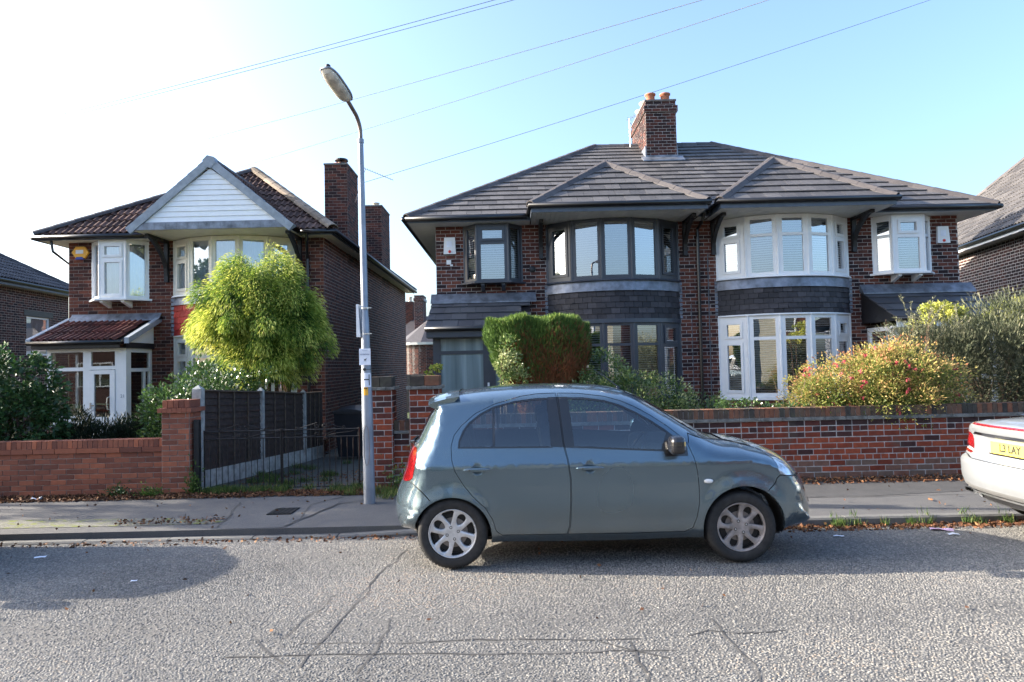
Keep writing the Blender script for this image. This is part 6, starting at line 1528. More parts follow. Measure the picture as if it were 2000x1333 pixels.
# ------------------------------------------------------------------ silver coupe seen from behind
def coupe():
    X0, CY = 4.60, 6.47
    C = Thing('parked_car', 'silver car seen from behind at the right edge with a yellow number plate', 'car', (X0+2.2, CY, 0))
    half = [(0, .235), (.45, .24), (.66, .27), (.80, .33), (.875, .43), (.895, .56), (.89, .68), (.865, .80), (.80, .91), (.70, .985), (.5, 1.035), (.25, 1.058), (0, 1.065)]
    h = resample(half, .04); out = np.concatenate([h, (h*[-1, 1])[::-1][1:-1]])
    lampL = resample([(.62, .695), (.93, .715), (.93, .80), (.83, .885), (.64, .875)], .03, closed=True); lampR = lampL*[-1, 1]
    stL = np.array([(.60, .708), (.94, .724), (.94, .740), (.60, .726)]); stR = stL*[-1, 1]
    rect = lambda a, b, c, d: np.array([(a, c), (b, c), (b, d), (a, d)])
    lo = lambda P, s=.05: np.concatenate([np.linspace(P[i], P[(i+1) % len(P)], max(1, int(np.hypot(*(P[(i+1) % len(P)]-P[i]))/s)), endpoint=False) for i in range(len(P))])
    chromeS = lo(np.array([(-.60, .885), (.60, .885), (.55, .912), (-.55, .912)])); brk = lo(rect(-.56, .56, .988, 1.004)); seam = lo(np.array([(-.80, .664), (-.55, .640), (.55, .640), (.80, .664), (.80, .670), (.55, .646), (-.55, .646), (-.80, .670)]))
    dif = lo(np.array([(-.56, .1), (.56, .1), (.50, .325), (-.50, .325)])); strip_ = lo(np.array([(-.66, .30), (.66, .30), (.62, .325), (-.62, .325)])); grey = lo(np.array([(-.90, .325), (.90, .325), (.88, .40), (.5, .375), (-.5, .375), (-.88, .40)])); exL = lo(rect(.62, .76, .275, .325), .03); exR = exL*[-1, 1]
    gx, gz = np.meshgrid(np.arange(-.88, .89, .035), np.arange(.24, 1.06, .03)); g = np.stack([gx.ravel(), gz.ravel()], 1)
    fr = [g]; tg = np.gradient(out, axis=0); tg /= np.linalg.norm(tg, axis=1)[:, None]; inn = np.stack([-tg[:, 1], tg[:, 0]], 1)
    for q in (.004, .012, .025, .045): fr.append(out+inn*q)
    fr = np.concatenate(fr); fr = fr[inpoly(fr, out)]
    V2, T = cdt([out, lampL, lampR, stL, stR, chromeS, brk, seam, dif, strip_, grey, exL, exR], [], fr); cc = V2[T].mean(1); ok = inpoly(cc, out); T = T[ok]; cc = cc[ok]
    yv, zv = V2.T; d, _ = segdist(V2, np.concatenate([out, out[:1]]))
    zf = np.interp(zv, [.2, .28, .36, .45, .60, .645, .66, .72, .86, .90, .96, 1.0, 1.03, 1.07], [.13, .09, .02, .0, .0, .02, .055, .075, .085, .075, .05, .04, .10, .28])
    u = np.clip(d/.07, 0, 1); bot = np.clip((zv-.25)/.1, 0, 1)
    xv = X0+.17*np.abs(yv/.9)**2.6+zf+.09*(1-np.sqrt(np.clip(1-(1-u)**2, 0, 1)))*bot
    rec = (np.abs(yv) < .40) & (zv > .70) & (zv < .88); xv = np.where(rec, xv+.012, xv)
    P3 = np.stack([xv, CY+yv, zv], 1); fn = np.cross(P3[T[:, 1]]-P3[T[:, 0]], P3[T[:, 2]]-P3[T[:, 0]]); N = np.zeros_like(P3)
    for k in range(3): np.add.at(N, T[:, k], fn)
    flip = N[:, 0].sum() > 0
    if flip: N = -N
    N /= np.maximum(1e-12, np.linalg.norm(N, axis=1))[:, None]
    rg = np.zeros(len(T), int); rg[cc[:, 1] < .655] = 1
    for poly, code in ((seam, 2), (lampL, 3), (lampR, 4), (stL, 5), (stR, 5), (chromeS, 6), (brk, 7), (grey, 8), (dif, 9), (strip_, 10), (exL, 11), (exR, 11)): rg[inpoly(cc, poly)] = code
    S = {0: ('boot_lid', 'paint_silver', 0), 1: ('rear_bumper', 'paint_silver', 0), 2: ('panel_gap', 'wheel_dark', -.006), 3: ('tail_lamp', 'lamp_red', .003), 4: ('tail_lamp', 'lamp_red', .003), 5: ('lamp_stripe', 'plastic_white', .005), 6: ('chrome_strip', 'chrome', .006), 7: ('brake_light', 'lamp_red', .004), 8: ('bumper_insert', 'bumper_grey', 0), 9: ('diffuser', 'plastic_black', -.01), 10: ('diffuser_trim', 'paint_silver', .008), 11: ('exhaust_tip', 'wheel_dark', -.03)}
    for k, (nm, mt, ps) in S.items(): mesh_regions(C, P3, T, N, rg, {k: (nm, mt, None, ps, 1)}, flip, C.off)
    for s in (-1, 1):
        mb = M(); F = frame((X0+.175, CY+s*.69, .30), (0, 1, 0), (-1, 0, 0)); grid_solid(mb, F, (-.078, .078, -.032, .032), [(-.062, .062, -.018, .018)], -.04, .05); C.part('exhaust_tip', mb, 'chrome')
    # number plate
    F = frame((X0+.075, CY, 0), (0, -1, 0), (-1, 0, 0)); mb = M(); mb.fbox(F, -.262, .262, .735, .848, 0, .008); pl = C.part('number_plate', mb, 'plate_yellow')
    lettering('plate_text', 'L3 LAY', .100, (X0+.075-.0095, CY, .792), (PI/2, 0, -PI/2), 'print_black', pl, C, sx=.92, bold=.0035)
    mb = M(); mb.fbox(F, -.275, .275, .722, .734, 0, .012); C.part('plate_holder', mb, 'chrome', pl)
    # body sides and deck carried forward, cabin and wheels
    mb = M(); ring = [(x_, p[0], p[1]) for x_, p in zip([X0+.17*abs(q[0]/.9)**2.6+float(np.interp(q[1], [.2, .28, .36, .45, .60, .66, .86, 1.0, 1.07], [.13, .09, .02, 0, 0, .055, .085, .04, .28]))+.09*min(1, max(0, (q[1]-.25)/.1)) for q in out], out)]
    n = len(ring); xs = [None, X0+.55, X0+1.2, X0+2.3, X0+3.4, X0+4.2, X0+4.6]; sc = [1, 1.0, 1.0, 1.0, .99, .95, .82]; dz = [0, .02, .01, -.02, -.08, -.2, -.4]
    rows = []
    for i, X in enumerate(xs):
        row = []
        for (x_, yq, zq) in ring:
            t = max(0, (zq-.5)/.56)
            row.append((x_ if X is None else X, CY+yq*sc[i], zq+dz[i]*t))
        rows.append(row)
    for i in range(len(xs)-1):
        for k in range(n): mb.poly([rows[i][k], rows[i][(k+1) % n], rows[i+1][(k+1) % n], rows[i+1][k]])
    mb.poly(rows[-1]); b = C.part('body', mb, 'paint_silver', smooth=True)
    mb = M(); prof = [(X0+.75, 1.05), (X0+1.35, 1.30), (X0+1.9, 1.39), (X0+2.5, 1.36), (X0+3.25, 1.02)]
    for (x0, z0), (x1, z1) in zip(prof[:-1], prof[1:]):
        w0, w1 = .78-.32*max(0, z0-1.0), .78-.32*max(0, z1-1.0)
        mb.poly([(x0, CY-w0, z0), (x1, CY-w1, z1), (x1, CY+w1, z1), (x0, CY+w0, z0)])
        for s in (-1, 1): mb.poly([(x0, CY+s*w0, z0), (x1, CY+s*w1, z1), (x1, CY+s*.80, .98), (x0, CY+s*.80, .98)])
    C.part('hood', mb, 'trim_black')
    for s in (-1, 1):
        for xw in (X0+.95, X0+3.65):
            mb = M(); mb.lathe((xw, CY+s*.897, .33), (0, -s, 0), [(0, .0), (.375, .0), (.375, .03)], 40); C.part('wheel_arch', mb, 'wheel_dark'); wheel(C, xw, CY+s*.915, .325, s, 'alloy', r=.325, rim=.205, wdt=.2)
    return C
coupe()
# ================================================================== planting
GR = np.random.default_rng(11)
leafmat('leaf_gold', [(0, (.03, .075, .018)), (.3, (.085, .17, .03)), (.6, (.28, .38, .05)), (1, (.72, .70, .16))], trans=.35, rough=.6)
leafmat('leaf_laurel', [(0, (.020, .048, .016)), (.6, (.042, .098, .028)), (1, (.10, .17, .05))], trans=.15, rough=.42, spec=.4)
leafmat('leaf_dark', [(0, (.010, .018, .010)), (.7, (.022, .036, .016)), (1, (.06, .06, .02))], trans=.15, rough=.6)
leafmat('leaf_variegated', [(0, (.025, .055, .018)), (.5, (.06, .12, .03)), (.75, (.18, .25, .08)), (1, (.42, .45, .22))], trans=.25, rough=.32, spec=.5)
leafmat('leaf_thuja', [(0, (.26, .085, .040)), (.22, (.20, .105, .045)), (.42, (.06, .115, .03)), (.75, (.13, .22, .045)), (1, (.36, .40, .09))], trans=.2, rough=.65)
leafmat('leaf_fuchsia', [(0, (.045, .09, .02)), (.3, (.13, .19, .04)), (.55, (.30, .31, .08)), (.78, (.50, .38, .14)), (1, (.52, .22, .12))], trans=.4, rough=.5)
leafmat('leaf_juniper', [(0, (.05, .065, .04)), (.5, (.135, .15, .09)), (.85, (.28, .27, .18)), (1, (.42, .34, .23))], trans=.2, rough=.65)
leafmat('leaf_lime', [(0, (.20, .28, .04)), (1, (.62, .60, .16))], trans=.4, rough=.5)
leafmat('petal_red', [(0, (.42, .03, .06)), (1, (.70, .14, .18))], trans=.3, rough=.5)
leafmat('grass_blade', [(0, (.03, .06, .015)), (.7, (.08, .15, .03)), (1, (.25, .24, .09))], trans=.3, rough=.6)
def unit(v): return v/np.maximum(1e-9, np.linalg.norm(v, axis=1))[:, None]
def leaf_mesh(name, P, D, L, W, tone, mat, fold=.25, droop=0.):
    n = len(P); r = unit(GR.normal(size=(n, 3))); D = unit(D); S = unit(np.cross(D, r)); U = np.cross(S, D)
    L = np.broadcast_to(L, n)[:, None]; W = np.broadcast_to(W, n)[:, None]
    mid = P+D*L*.45; tip = P+D*L; tip[:, 2] -= (L[:, 0]*droop)
    V = np.stack([P, mid+S*W*.5+U*W*fold, tip, mid-S*W*.5+U*W*fold], 1).reshape(-1, 3)
    return fast_mesh(name, V, 4, np.arange(n*4), np.clip(tone, 0, 1), mat)
def ell_surface(n, c, r, expo=2.0, zmin=-1.0, lump=.16, seed=0):
    g = np.random.default_rng(seed); d = unit(g.normal(size=(n*3, 3))); d = d[d[:, 2] > zmin][:n]
    q = np.abs(d)**expo; k = (q.sum(1))**(-1/expo); s = 1+lump*(np.sin(d[:, 0]*5+seed)+np.sin(d[:, 1]*6+seed*2)+np.sin(d[:, 2]*7+seed*3))/2
    return np.array(c)+d*(k*s)[:, None]*np.array(r), d
def bush(name, label, cat, loc, blobs, mat, n_clump, per, clen, L, W, tonef, group=None, updir=(0, 0, .2), droop=0., expo=2.2, zmin=-.6, spread=.5, lump=.16, trunk=None, fill=.25, seed=1, fold=.2, crown='foliage', jl=.35):
    """blobs = (centre, radii); clumps of leaves sit in and on each blob and point outward"""
    t = Thing(name, label, cat, loc, group=group); AP, AD, AT, AS = [], [], [], []; tot = sum(b[1][0]*b[1][2] for b in blobs)
    for bi, (c, r) in enumerate(blobs):
        m = max(4, int(n_clump*r[0]*r[2]/tot)); C, d = ell_surface(m, c, r, expo, zmin, lump, seed*17+bi)
        inner = GR.random(len(C)) < fill; C = np.where(inner[:, None], np.array(c)+(C-np.array(c))*GR.uniform(.45, .85, len(C))[:, None], C)
        cs = GR.uniform(.65, 1.35, len(C)); ct = GR.random(len(C))
        k = per; Pc = np.repeat(C, k, 0); Dc = np.repeat(d, k, 0); sc = np.repeat(cs, k); tc = np.repeat(ct, k)
        o = unit(GR.normal(size=Pc.shape))*(GR.random(len(Pc))**.5)[:, None]*clen*sc[:, None]; out = (o*Dc).sum(1)/clen
        P = Pc+o-np.array([0, 0, 1])*(droop*clen*np.hypot(o[:, 0], o[:, 1])/clen)[:, None]
        D = unit(Dc*1.0+unit(o)*spread*1.4+np.array(updir)+GR.normal(size=P.shape)*spread*.5); D[:, 2] -= droop
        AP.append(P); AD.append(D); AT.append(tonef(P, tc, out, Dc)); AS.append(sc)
    P = np.concatenate(AP); D = np.concatenate(AD); T = np.concatenate(AT); S = np.concatenate(AS)
    ok = P[:, 2] > .06; P, D, T, S = P[ok], D[ok], T[ok], S[ok]
    me = leaf_mesh(crown, P-np.array(t.off), D, L*GR.uniform(1-jl, 1+jl, len(P)), W*GR.uniform(.7, 1.3, len(P)), T+GR.normal(size=len(P))*.07, mat, fold, droop*.4)
    o = bpy.data.objects.new(crown, me); link(o, t.o)
    mb = M(); rr = random.Random(seed)
    for b, (c, r) in enumerate(blobs):
        for k in range(7 if trunk is None else trunk):
            a = rr.uniform(0, 2*PI); q = rr.uniform(.4, .85); end = V3(c[0]+r[0]*q*math.cos(a), c[1]+r[1]*q*math.sin(a), c[2]+r[2]*rr.uniform(-.2, .7)); st = V3(loc[0]+rr.uniform(-.08, .08)+(c[0]-loc[0])*.7, loc[1]+rr.uniform(-.06, .06), .0)
            md = (st+end)/2+V3(rr.uniform(-.1, .1), rr.uniform(-.1, .1), rr.uniform(0, .15)); mb.tube([st, md, end], [.028, .018, .006], 6)
    t.part('stem', mb, 'bark', kind='stuff')
    return t
# golden thread-leaved cypress behind the fence
GC = (-5.02, 13.75)
t = bush('cypress_tree', 'rounded golden green cypress tree with drooping sprays behind the driveway fence', 'tree', (GC[0], GC[1], .05), [((-5.03, 13.75, 2.80), (1.12, 1.0, 1.06)), ((-5.50, 13.5, 2.62), (.60, .6, .66)), ((-4.38, 13.5, 2.40), (.62, .6, .72)), ((-5.05, 13.6, 3.42), (.80, .75, .56)), ((-4.90, 13.3, 1.95), (.75, .5, .52)), ((-5.50, 13.4, 3.1), (.58, .55, .5)), ((-4.48, 13.5, 3.0), (.60, .55, .55))],
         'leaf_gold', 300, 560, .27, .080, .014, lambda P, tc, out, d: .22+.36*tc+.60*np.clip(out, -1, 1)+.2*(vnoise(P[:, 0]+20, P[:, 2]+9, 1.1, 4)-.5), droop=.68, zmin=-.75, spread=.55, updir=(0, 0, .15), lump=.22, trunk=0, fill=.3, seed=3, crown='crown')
t.o.children[0].scale = (.92, .92, .99)
mb = M(); rr = random.Random(4)
for (dx, dy, tx, tz) in ((0, 0, -5.3, 2.8), (.1, .05, -4.75, 2.9), (.32, -.05, -4.3, 2.4), (.05, -.1, -5.7, 2.4), (.25, .1, -4.6, 3.2)):
    a = V3(GC[0]+dx, GC[1]+dy, 0); e = V3(tx, GC[1], tz); m = a*.5+e*.5+V3(rr.uniform(-.1, .1), 0, -.1); mb.tube([a, a*.7+m*.3+V3(0, 0, .05), m, e], [.06, .05, .04, .012], 8)
t.part('trunk', mb, 'bark', smooth=True)
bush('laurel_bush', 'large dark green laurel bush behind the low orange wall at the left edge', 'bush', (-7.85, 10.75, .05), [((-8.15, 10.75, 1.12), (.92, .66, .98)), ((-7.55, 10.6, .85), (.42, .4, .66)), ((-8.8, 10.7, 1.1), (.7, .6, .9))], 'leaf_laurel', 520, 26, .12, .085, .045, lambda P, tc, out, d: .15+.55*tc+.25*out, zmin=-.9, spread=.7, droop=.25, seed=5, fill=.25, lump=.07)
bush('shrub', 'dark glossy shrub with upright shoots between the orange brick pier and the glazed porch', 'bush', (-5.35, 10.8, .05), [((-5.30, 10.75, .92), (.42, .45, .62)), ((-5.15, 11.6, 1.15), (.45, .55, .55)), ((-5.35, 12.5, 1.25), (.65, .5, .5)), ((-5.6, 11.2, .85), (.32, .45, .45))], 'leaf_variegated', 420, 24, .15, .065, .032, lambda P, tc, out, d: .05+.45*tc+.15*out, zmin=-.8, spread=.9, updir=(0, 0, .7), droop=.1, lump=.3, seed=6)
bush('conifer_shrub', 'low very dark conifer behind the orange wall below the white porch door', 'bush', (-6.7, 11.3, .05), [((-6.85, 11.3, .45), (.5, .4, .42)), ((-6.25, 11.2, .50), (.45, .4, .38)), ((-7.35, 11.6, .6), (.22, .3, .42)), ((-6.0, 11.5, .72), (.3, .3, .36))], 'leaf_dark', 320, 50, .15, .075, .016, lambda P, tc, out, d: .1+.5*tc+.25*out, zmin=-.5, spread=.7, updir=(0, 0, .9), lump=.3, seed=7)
# clipped thuja, green on top and brown inside
def thuja():
    c0 = (.45, 11.5, .05); t = Thing('clipped_conifer', 'flat-topped clipped conifer with bare brown lower sides in front of the dark porch', 'bush', c0); n = 62000; g = GR
    a = g.uniform(0, 2*PI, n); top = g.random(n) < .30; z = np.where(top, 2.36+.07*g.random(n), .5+1.90*np.sqrt(g.random(n)))
    w = np.interp(z, [.4, 1.2, 1.7, 2.1, 2.38, 2.5], [.30, .56, .76, .85, .80, .55]); cx = np.interp(z, [.4, 1.3, 2.4], [.62, .50, .40])
    rad = np.where(top, np.sqrt(g.random(n)), 1-.22*g.random(n)**1.5); lob = 1+.05*np.sin(a*5+1)+.05*np.sin(a*9+z*3)+.03*np.sin(z*14+a*3)
    sq = (np.abs(np.cos(a))**3+np.abs(np.sin(a))**3)**(-1/3)
    X = cx+w*rad*lob*sq*np.cos(a); Y = 11.5+.62*w/.9*rad*lob*sq*np.sin(a); z = z+.025*np.sin(X*9)+.03*np.sin(Y*9+X*13)*top-.10*np.clip(X-.75, 0, 1)
    P = np.stack([X, Y, z], 1); D = np.stack([np.cos(a)*.5, np.sin(a)*.5, np.full(n, 1.15)], 1)+g.normal(size=(n, 3))*.28
    brown = np.clip((vnoise(a*2.2+9, z*2, 1.6, 8)*.9+1.15-(z-.9)*.95)-.1, 0, 1)*(~top); brown *= (np.sin(a) < .4)*(X > -.15)
    T = np.where(g.random(n) < brown, g.uniform(0, .25, n), .42+.3*g.random(n)+.25*top*g.random(n))
    me = leaf_mesh('foliage', P-np.array(c0), D, .085*g.uniform(.6, 1.3, n), .014, T, 'leaf_thuja'); link(bpy.data.objects.new('foliage', me), t.o)
    mb = M(); rr = random.Random(2)
    for k in range(46):
        a = rr.uniform(0, 2*PI); w0 = rr.uniform(.5, .85); mb.tube([(.6+.12*math.cos(a), 11.5+.12*math.sin(a), 0), (.5+.5*w0*math.cos(a), 11.5+.4*w0*math.sin(a), 1.1), (.42+.88*w0*math.cos(a), 11.5+.6*w0*math.sin(a), rr.uniform(1.9, 2.3))], [.02, .012, .004], 5)
    t.part('stem', mb, 'twig', kind='stuff'); return t
thuja()
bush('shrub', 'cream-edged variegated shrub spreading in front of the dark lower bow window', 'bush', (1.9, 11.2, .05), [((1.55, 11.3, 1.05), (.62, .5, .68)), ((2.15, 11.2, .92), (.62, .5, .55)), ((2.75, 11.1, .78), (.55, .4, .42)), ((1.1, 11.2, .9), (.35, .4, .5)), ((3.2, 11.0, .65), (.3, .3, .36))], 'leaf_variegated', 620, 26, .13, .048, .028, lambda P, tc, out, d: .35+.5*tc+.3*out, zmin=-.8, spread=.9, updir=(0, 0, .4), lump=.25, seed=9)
bush('shrub', 'small light green variegated climber on the left shoulder of the clipped conifer', 'bush', (-.12, 10.85, .05), [((-.10, 10.85, 1.75), (.15, .12, .36)), ((0.0, 10.85, 1.4), (.2, .12, .25))], 'leaf_variegated', 60, 22, .09, .05, .032, lambda P, tc, out, d: .5+.5*tc, spread=.9, seed=10, trunk=3)
bush('creeping_plant', 'low creeping plant showing above the dark wall coping below the white bow window', 'plant', (3.9, 10.1, .05), [((3.3, 10.1, .96), (.35, .15, .12)), ((4.0, 10.1, .93), (.35, .15, .10))], 'leaf_variegated', 60, 16, .07, .04, .025, lambda P, tc, out, d: .2+.4*tc, spread=.9, seed=12, trunk=3)
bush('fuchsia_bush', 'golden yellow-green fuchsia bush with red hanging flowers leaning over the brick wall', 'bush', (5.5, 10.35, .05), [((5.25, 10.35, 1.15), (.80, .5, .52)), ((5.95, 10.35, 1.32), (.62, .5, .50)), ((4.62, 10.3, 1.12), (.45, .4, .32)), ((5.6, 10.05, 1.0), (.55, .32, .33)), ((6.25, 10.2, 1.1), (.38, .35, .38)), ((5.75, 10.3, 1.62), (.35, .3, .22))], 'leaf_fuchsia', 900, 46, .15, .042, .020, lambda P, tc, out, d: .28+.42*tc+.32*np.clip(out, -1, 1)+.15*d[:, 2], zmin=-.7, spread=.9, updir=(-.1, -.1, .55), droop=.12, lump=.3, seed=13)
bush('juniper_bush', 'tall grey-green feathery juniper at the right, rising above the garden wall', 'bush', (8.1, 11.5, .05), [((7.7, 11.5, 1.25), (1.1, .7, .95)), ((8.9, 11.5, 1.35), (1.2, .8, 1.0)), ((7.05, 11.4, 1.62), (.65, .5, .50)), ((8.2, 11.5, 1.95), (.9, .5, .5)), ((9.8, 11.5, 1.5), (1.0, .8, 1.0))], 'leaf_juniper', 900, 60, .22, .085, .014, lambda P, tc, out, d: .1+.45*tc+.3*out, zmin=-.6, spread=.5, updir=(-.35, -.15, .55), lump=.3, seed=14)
# feathery leading shoots of the juniper
jn = bpy.data.objects['juniper_bush']; rr = random.Random(31); PS, DS = [], []
for k in range(170):
    x = rr.uniform(6.5, 10.2); z0 = 2.0+.35*math.sin(x*2.1)-.18*abs(x-8.2)*.5+rr.uniform(-.35, .15); b = np.array([x, 11.2+rr.uniform(-.2, .4), z0]); d = np.array([rr.uniform(-1.0, .5), rr.uniform(-.3, .2), rr.uniform(.35, 1.1)]); d /= np.linalg.norm(d); ln = rr.uniform(.25, .6)
    m = 70; s = GR.random(m); p = b+d*(s*ln)[:, None]-np.array([0, 0, .25])*(s*s*ln*.6)[:, None]; PS.append(p); q = d+GR.normal(size=(m, 3))*.55; DS.append(q)
P = np.concatenate(PS); D = np.concatenate(DS); me = leaf_mesh('shoot', P-np.array(jn.location), D, .05*GR.uniform(.6, 1.3, len(P)), .011, .4+.5*GR.random(len(P)), 'leaf_juniper'); o = bpy.data.objects.new('shoot', me); link(o, jn); o['kind'] = 'stuff'
bush('hydrangea', 'pale lime flower heads of a shrub rising behind the middle of the juniper', 'bush', (7.55, 12.1, .05), [((7.65, 12.1, 2.42), (.36, .2, .17)), ((7.25, 12.1, 2.2), (.16, .15, .12)), ((7.9, 12.1, 2.3), (.2, .2, .16))], 'leaf_lime', 60, 34, .07, .05, .04, lambda P, tc, out, d: .3+.7*tc, spread=1.1, updir=(0, 0, .3), seed=15, trunk=4)
bush('hydrangea', 'pale lime flower heads of a shrub at the right edge above the juniper', 'bush', (9.0, 12.1, .05), [((8.75, 12.1, 2.38), (.32, .2, .2)), ((9.2, 12.1, 2.45), (.35, .25, .2)), ((8.95, 12.0, 2.15), (.25, .2, .15))], 'leaf_lime', 80, 34, .07, .05, .04, lambda P, tc, out, d: .3+.7*tc, spread=1.1, updir=(0, 0, .3), seed=16, trunk=4)
bush('ivy', 'few pale green leaves growing beside the top of the right-hand brick pier', 'plant', (-1.5, 12.6, -.1), [((-1.58, 12.6, 1.45), (.14, .08, .08)), ((-1.45, 12.6, 1.68), (.08, .06, .05))], 'leaf_lime', 8, 10, .06, .08, .07, lambda P, tc, out, d: .1+.5*tc, spread=1.1, seed=17, trunk=3)
# fuchsia flowers, hanging
fz = bpy.data.objects['fuchsia_bush']; C, d = ell_surface(120, (5.45, 10.3, 1.22), (1.15, .58, .58), 2, -.5, .2, 77); C = C[(C[:, 1] < 10.25)][:42]
k = 9; P = np.repeat(C, k, 0)+GR.normal(size=(len(C)*k, 3))*.012; D = np.tile([0, 0, -1.0], (len(P), 1))+GR.normal(size=P.shape)*.4
me = leaf_mesh('flower', P-np.array(fz.location), D, .05, .016, GR.random(len(P)), 'petal_red'); o = bpy.data.objects.new('flower', me); link(o, fz); o['kind'] = 'stuff'
# bare dry stems
def stems(label, x, y, n, h, sp, seed):
    rr = random.Random(seed); mb = M()
    for i in range(n):
        a = V3(x+rr.uniform(-sp, sp), y+rr.uniform(-.1, .1), .05); e = a+V3(rr.uniform(-.35, .35), rr.uniform(-.2, .1), h*rr.uniform(.6, 1)); m = (a+e)/2+V3(rr.uniform(-.06, .06), 0, .05); mb.tube([a, m, e], [.005, .004, .002], 4)
        for q in range(3): f = m+(e-m)*rr.random(); mb.tube([f, f+V3(rr.uniform(-.15, .15), rr.uniform(-.05, .05), rr.uniform(.05, .18))], [.003, .0015], 4)
    lone('dry_stems', mb, 'twig', label, 'plant', loc=(x, y, .05))
stems('thin bare twigs left of the golden fuchsia bush, before the white bow window', 4.35, 10.2, 26, 1.35, .3, 3)
stems('thin dry stalks rising between the fuchsia and the white porch', 6.6, 11.0, 12, 2.4, .25, 5)

# ---- grass, weeds, fallen leaves, litter
def scatter(name, P, L, W, tone, mat, D, label, cat):
    me = leaf_mesh(name, P, D, L, W, tone, mat, fold=.15); o = bpy.data.objects.new(name, me); link(o); o['kind'] = 'stuff'; o['label'] = label; o['category'] = cat; return o
def gz(P):
    y = P[:, 1]; rz = np.interp(y, ys, [road_z(v) for v in ys]); pz_ = -.03+.02*(y-7.54)/2.2; z = np.where(y < 7.42, rz, pz_); return np.where(y > 9.8, -.01-.04*(y-9.8), z)
pp = []
def band_pts(n, x0, x1, y0, y1, p=1.0, toward=1):
    x = GR.uniform(x0, x1, n); t = GR.random(n)**p; y = y1-(y1-y0)*t if toward else y0+(y1-y0)*t; return np.stack([x, y, np.zeros(n)], 1)
L1 = np.concatenate([band_pts(8000, -9, -1.2, 9.28, 9.66, 1.2), band_pts(2600, 2.2, 9, 9.3, 9.72, 1.2), band_pts(2200, 2.6, 8.5, 7.1, 7.40, 1.3), band_pts(420, -7, -.9, 7.15, 7.40, 1.3), band_pts(60, -6, 6, 4.2, 7.0), band_pts(110, -7, 7, 7.6, 9.2), band_pts(160, -4.6, -3.4, 7.8, 8.1), band_pts(500, -4.4, -2.2, 9.85, 12)])
L1[:, 2] = gz(L1)+GR.uniform(.006, .03, len(L1)); D = GR.normal(size=L1.shape); D[:, 2] *= .28
scatter('fallen_leaves', L1, .042*GR.uniform(.5, 1.4, len(L1)), .028, GR.beta(1.4, 2.2, len(L1)), 'dead_leaf', D, 'brown fallen leaves drifted along the walls and the kerb', 'leaves')
def tufts(cs, n, r, h):
    out = []
    for c in cs:
        p = np.array([c[0], c[1], 0])+GR.normal(size=(int(n*c[2]), 3))*np.array([r*c[2], r*.5, 0]); out.append(p)
    P = np.concatenate(out); P = P[(P[:, 1] < 9.70) | (np.abs(P[:, 0]+3.3) < 1.3)]; P[:, 2] = gz(P); return P
gc = [(GR.uniform(-4.5, -2.1), GR.uniform(9.5, 9.85), GR.uniform(.4, 1.1)) for _ in range(26)]+[(GR.uniform(-2.4, -1.4), GR.uniform(9.0, 9.5), GR.uniform(.5, 1.1)) for _ in range(10)]+[(GR.uniform(3.4, 6.0), GR.uniform(7.32, 7.40), GR.uniform(.25, .5)) for _ in range(12)]+[(GR.uniform(-4.3, -2.6), GR.uniform(10.2, 13.5), GR.uniform(.6, 1.2)) for _ in range(20)]
P = tufts(gc, 120, .07, .1); D = np.stack([GR.normal(size=len(P))*.35, GR.normal(size=len(P))*.3, np.ones(len(P))], 1)
scatter('grass', P, .10*GR.uniform(.4, 1.4, len(P)), .007, GR.random(len(P)), 'grass_blade', D, 'green grass tufts along the foot of the gate and lamp post', 'grass')
def weed(label, x, y, n, h, r, seed, mat='leaf_variegated', tone=.35):
    g = np.random.default_rng(seed); P = np.stack([x+g.normal(size=n)*r, y+g.normal(size=n)*r*.5, np.abs(g.normal(size=n))*h*.5], 1); base = np.array([x, y, float(gz(np.array([[x, y, 0]]))[0])]); P[:, 2] += base[2]
    D = np.stack([P[:, 0]-x, P[:, 1]-y, np.full(n, .12)], 1)+g.normal(size=(n, 3))*.06
    me = leaf_mesh('weed', P-base, D, .045*g.uniform(.6, 1.3, n), .022, tone+.3*g.random(n), mat); o = bpy.data.objects.new('weed', me); link(o); o.location = base; o['label'] = label; o['category'] = 'weed'; o['group'] = 'weeds at the foot of the walls'
weed('dark green weed at the foot of the orange wall, left of the brighter one', -5.55, 9.60, 220, .12, .09, 1, tone=.15)
weed('bright green weed at the foot of the orange wall, just left of the pier', -5.05, 9.52, 200, .12, .08, 2, 'grass_blade', .5)
weed('tall straggly weed at the foot of the square orange pier, beside the gate post', -4.50, 9.60, 260, .32, .05, 3, 'grass_blade', .3)
weed('leafy weed at the wall foot between the lamp post and the grey hatchback', -1.55, 9.50, 420, .30, .13, 4, tone=.1)
def paper(label, x, y, w, d, rot, mat, lift=.02):
    z = float(gz(np.array([[x, y, 0]]))[0])+.007; mb = M(); c, s = math.cos(rot), math.sin(rot); q = []
    for i in range(4):
        for j in range(4):
            a, b = (i/3-.5)*w, (j/3-.5)*d; q.append((x+a*c-b*s, y+a*s+b*c, z+R.uniform(0, lift)))
    for i in range(3):
        for j in range(3): mb.poly([q[i*4+j], q[(i+1)*4+j], q[(i+1)*4+j+1], q[i*4+j+1]])
    lone('litter', mb, mat, label, 'litter', 'scraps of litter', loc=(x, y, z))
paper('crumpled white paper among the leaves by the orange wall', -6.55, 9.40, .14, .10, .3, 'paper_white', .06)
paper('pink and white wrapper in the gutter between the two parked cars', 4.33, 7.02, .20, .09, -.3, 'paper_pink', .03)
paper('small white scrap on the road just in front of the pink wrapper', 4.28, 6.76, .12, .05, .1, 'paper_white', .02)
paper('flat white scrap in the gutter close to the nose of the grey hatchback', 3.18, 6.80, .10, .04, 0, 'paper_white', .012)
paper('pale scrap lying in the shadow on the road at the far left', -4.6, 6.66, .10, .05, .2, 'paper_white', .012)
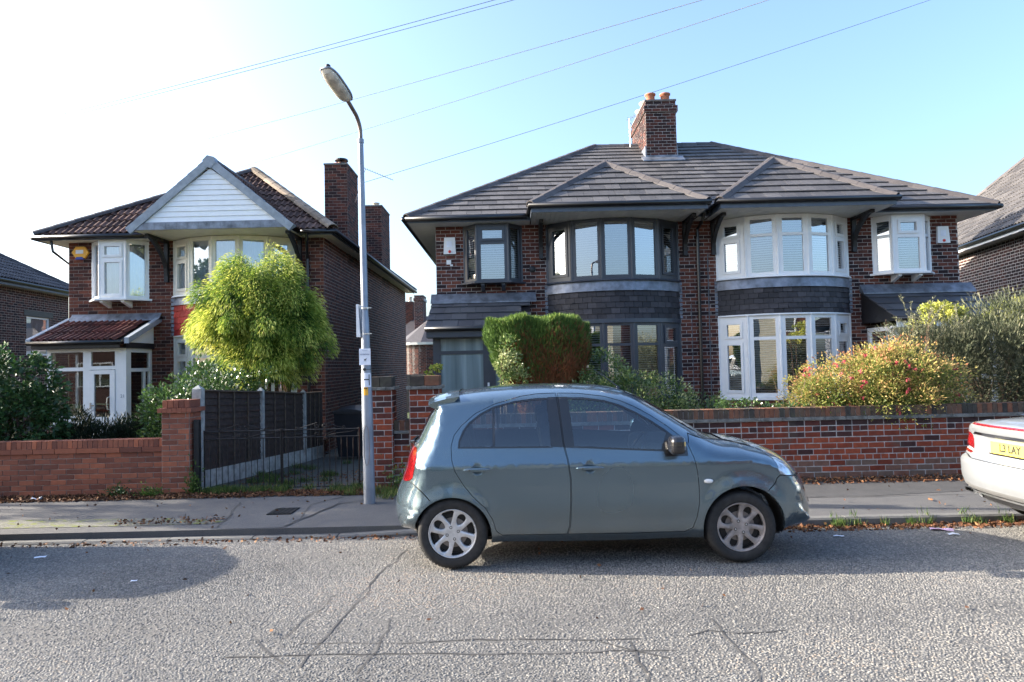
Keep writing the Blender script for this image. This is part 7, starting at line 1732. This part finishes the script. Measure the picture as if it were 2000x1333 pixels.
paper('tiny pale scrap at the lower rim of the long shadow on the road', -3.15, 5.67, .05, .03, .2, 'paper_white', .008)

bush('added_shade_tree', 'small leafy tree added out of view beyond the left edge to shade the pavement', 'tree', (-14.6, 10.3, .05), [((-14.6, 10.3, 4.6), (1.0, .85, 1.15))], 'leaf_laurel', 200, 40, .25, .12, .08, lambda P, tc, out, d: .4+.4*tc, spread=1, seed=41, crown='crown')  # unseen tree, added to throw leafy shade onto the pavement
mb = M(); mb.tube([(-14.6, 10.3, 0), (-14.55, 10.3, 2.2), (-14.6, 10.3, 4.6)], [.09, .07, .03], 8); o = bpy.data.objects.new('trunk', mb.mesh('trunk', 'bark', off=(-14.6, 10.3, .05))); link(o, bpy.data.objects['added_shade_tree'])
# ================================================================== houses across the street, behind the camera: the windows and the car mirror them
def facing_house(name, label, x, w, wall, roof, ze, seed):
    y = -11.0; t = Thing(name, label, 'house', (x, y, 0)); mb = M(); mb.box(x-w/2, x+w/2, y-8, y, -.1, ze); t.part('wall', mb, wall)
    o = .35; r = M(); A, B, C_, D_ = V3(x-w/2-o, y+o, ze), V3(x+w/2+o, y+o, ze), V3(x+w/2+o, y-8-o, ze), V3(x-w/2-o, y-8-o, ze); P, Q = V3(x-w/2+3.2, y-4, ze+2.9), V3(x+w/2-3.2, y-4, ze+2.9)
    r.poly([B, A, P, Q]); r.poly([C_, B, Q]); r.poly([D_, C_, Q, P]); r.poly([A, D_, P]); r.poly([A, B, C_, D_]); t.part('roof', r, roof)
    for sx in (-1, 1):
        for z0, z1 in ((.9, 2.4), (3.3, 4.6)):
            F = frame((x+sx*w*.27+1.1, y+.05, 0), (-1, 0, 0), (0, 1, 0)); window(t, F, 2.2, z0, z1, [(.08, .72, z0+.08, z1-.08, False), (.8, 1.4, z0+.08, z1-.08, False), (1.48, 2.12, z0+.08, z1-.08, False)], 'frame_white', depth=.04)
    mb = M(); mb.box(x-.5, x+.5, y, y+.05, .05, 2.1); t.part('door', mb, 'plastic_blue' if seed % 2 else 'frame_anthracite')
    mb = M(); mb.box(x+.5, x+1.3, y-4.6, y-3.6, ze+1.5, ze+3.6); t.part('chimney', mb, 'mortar_dark')
simple('brick_far', (.22, .07, .04), .9, var=.3, scale=8)
facing_house('house', 'cream rendered house across the street, mirrored in the dark lower bow window', 1.5, 9.0, 'render_cream', 'tile_slate', 5.0, 1)
facing_house('house', 'red brick house across the street, behind the camera to the right', 13.0, 10.5, 'brick_far', 'tile_slate', 5.0, 2)
facing_house('house', 'pale rendered house across the street, behind the camera to the left', -10.0, 10.0, 'render_pale', 'tile_slate', 5.0, 3)
facing_house('house', 'red brick house across the street, far to the left behind the camera', -22.5, 10.5, 'brick_far_dark', 'tile_slate', 5.0, 4)
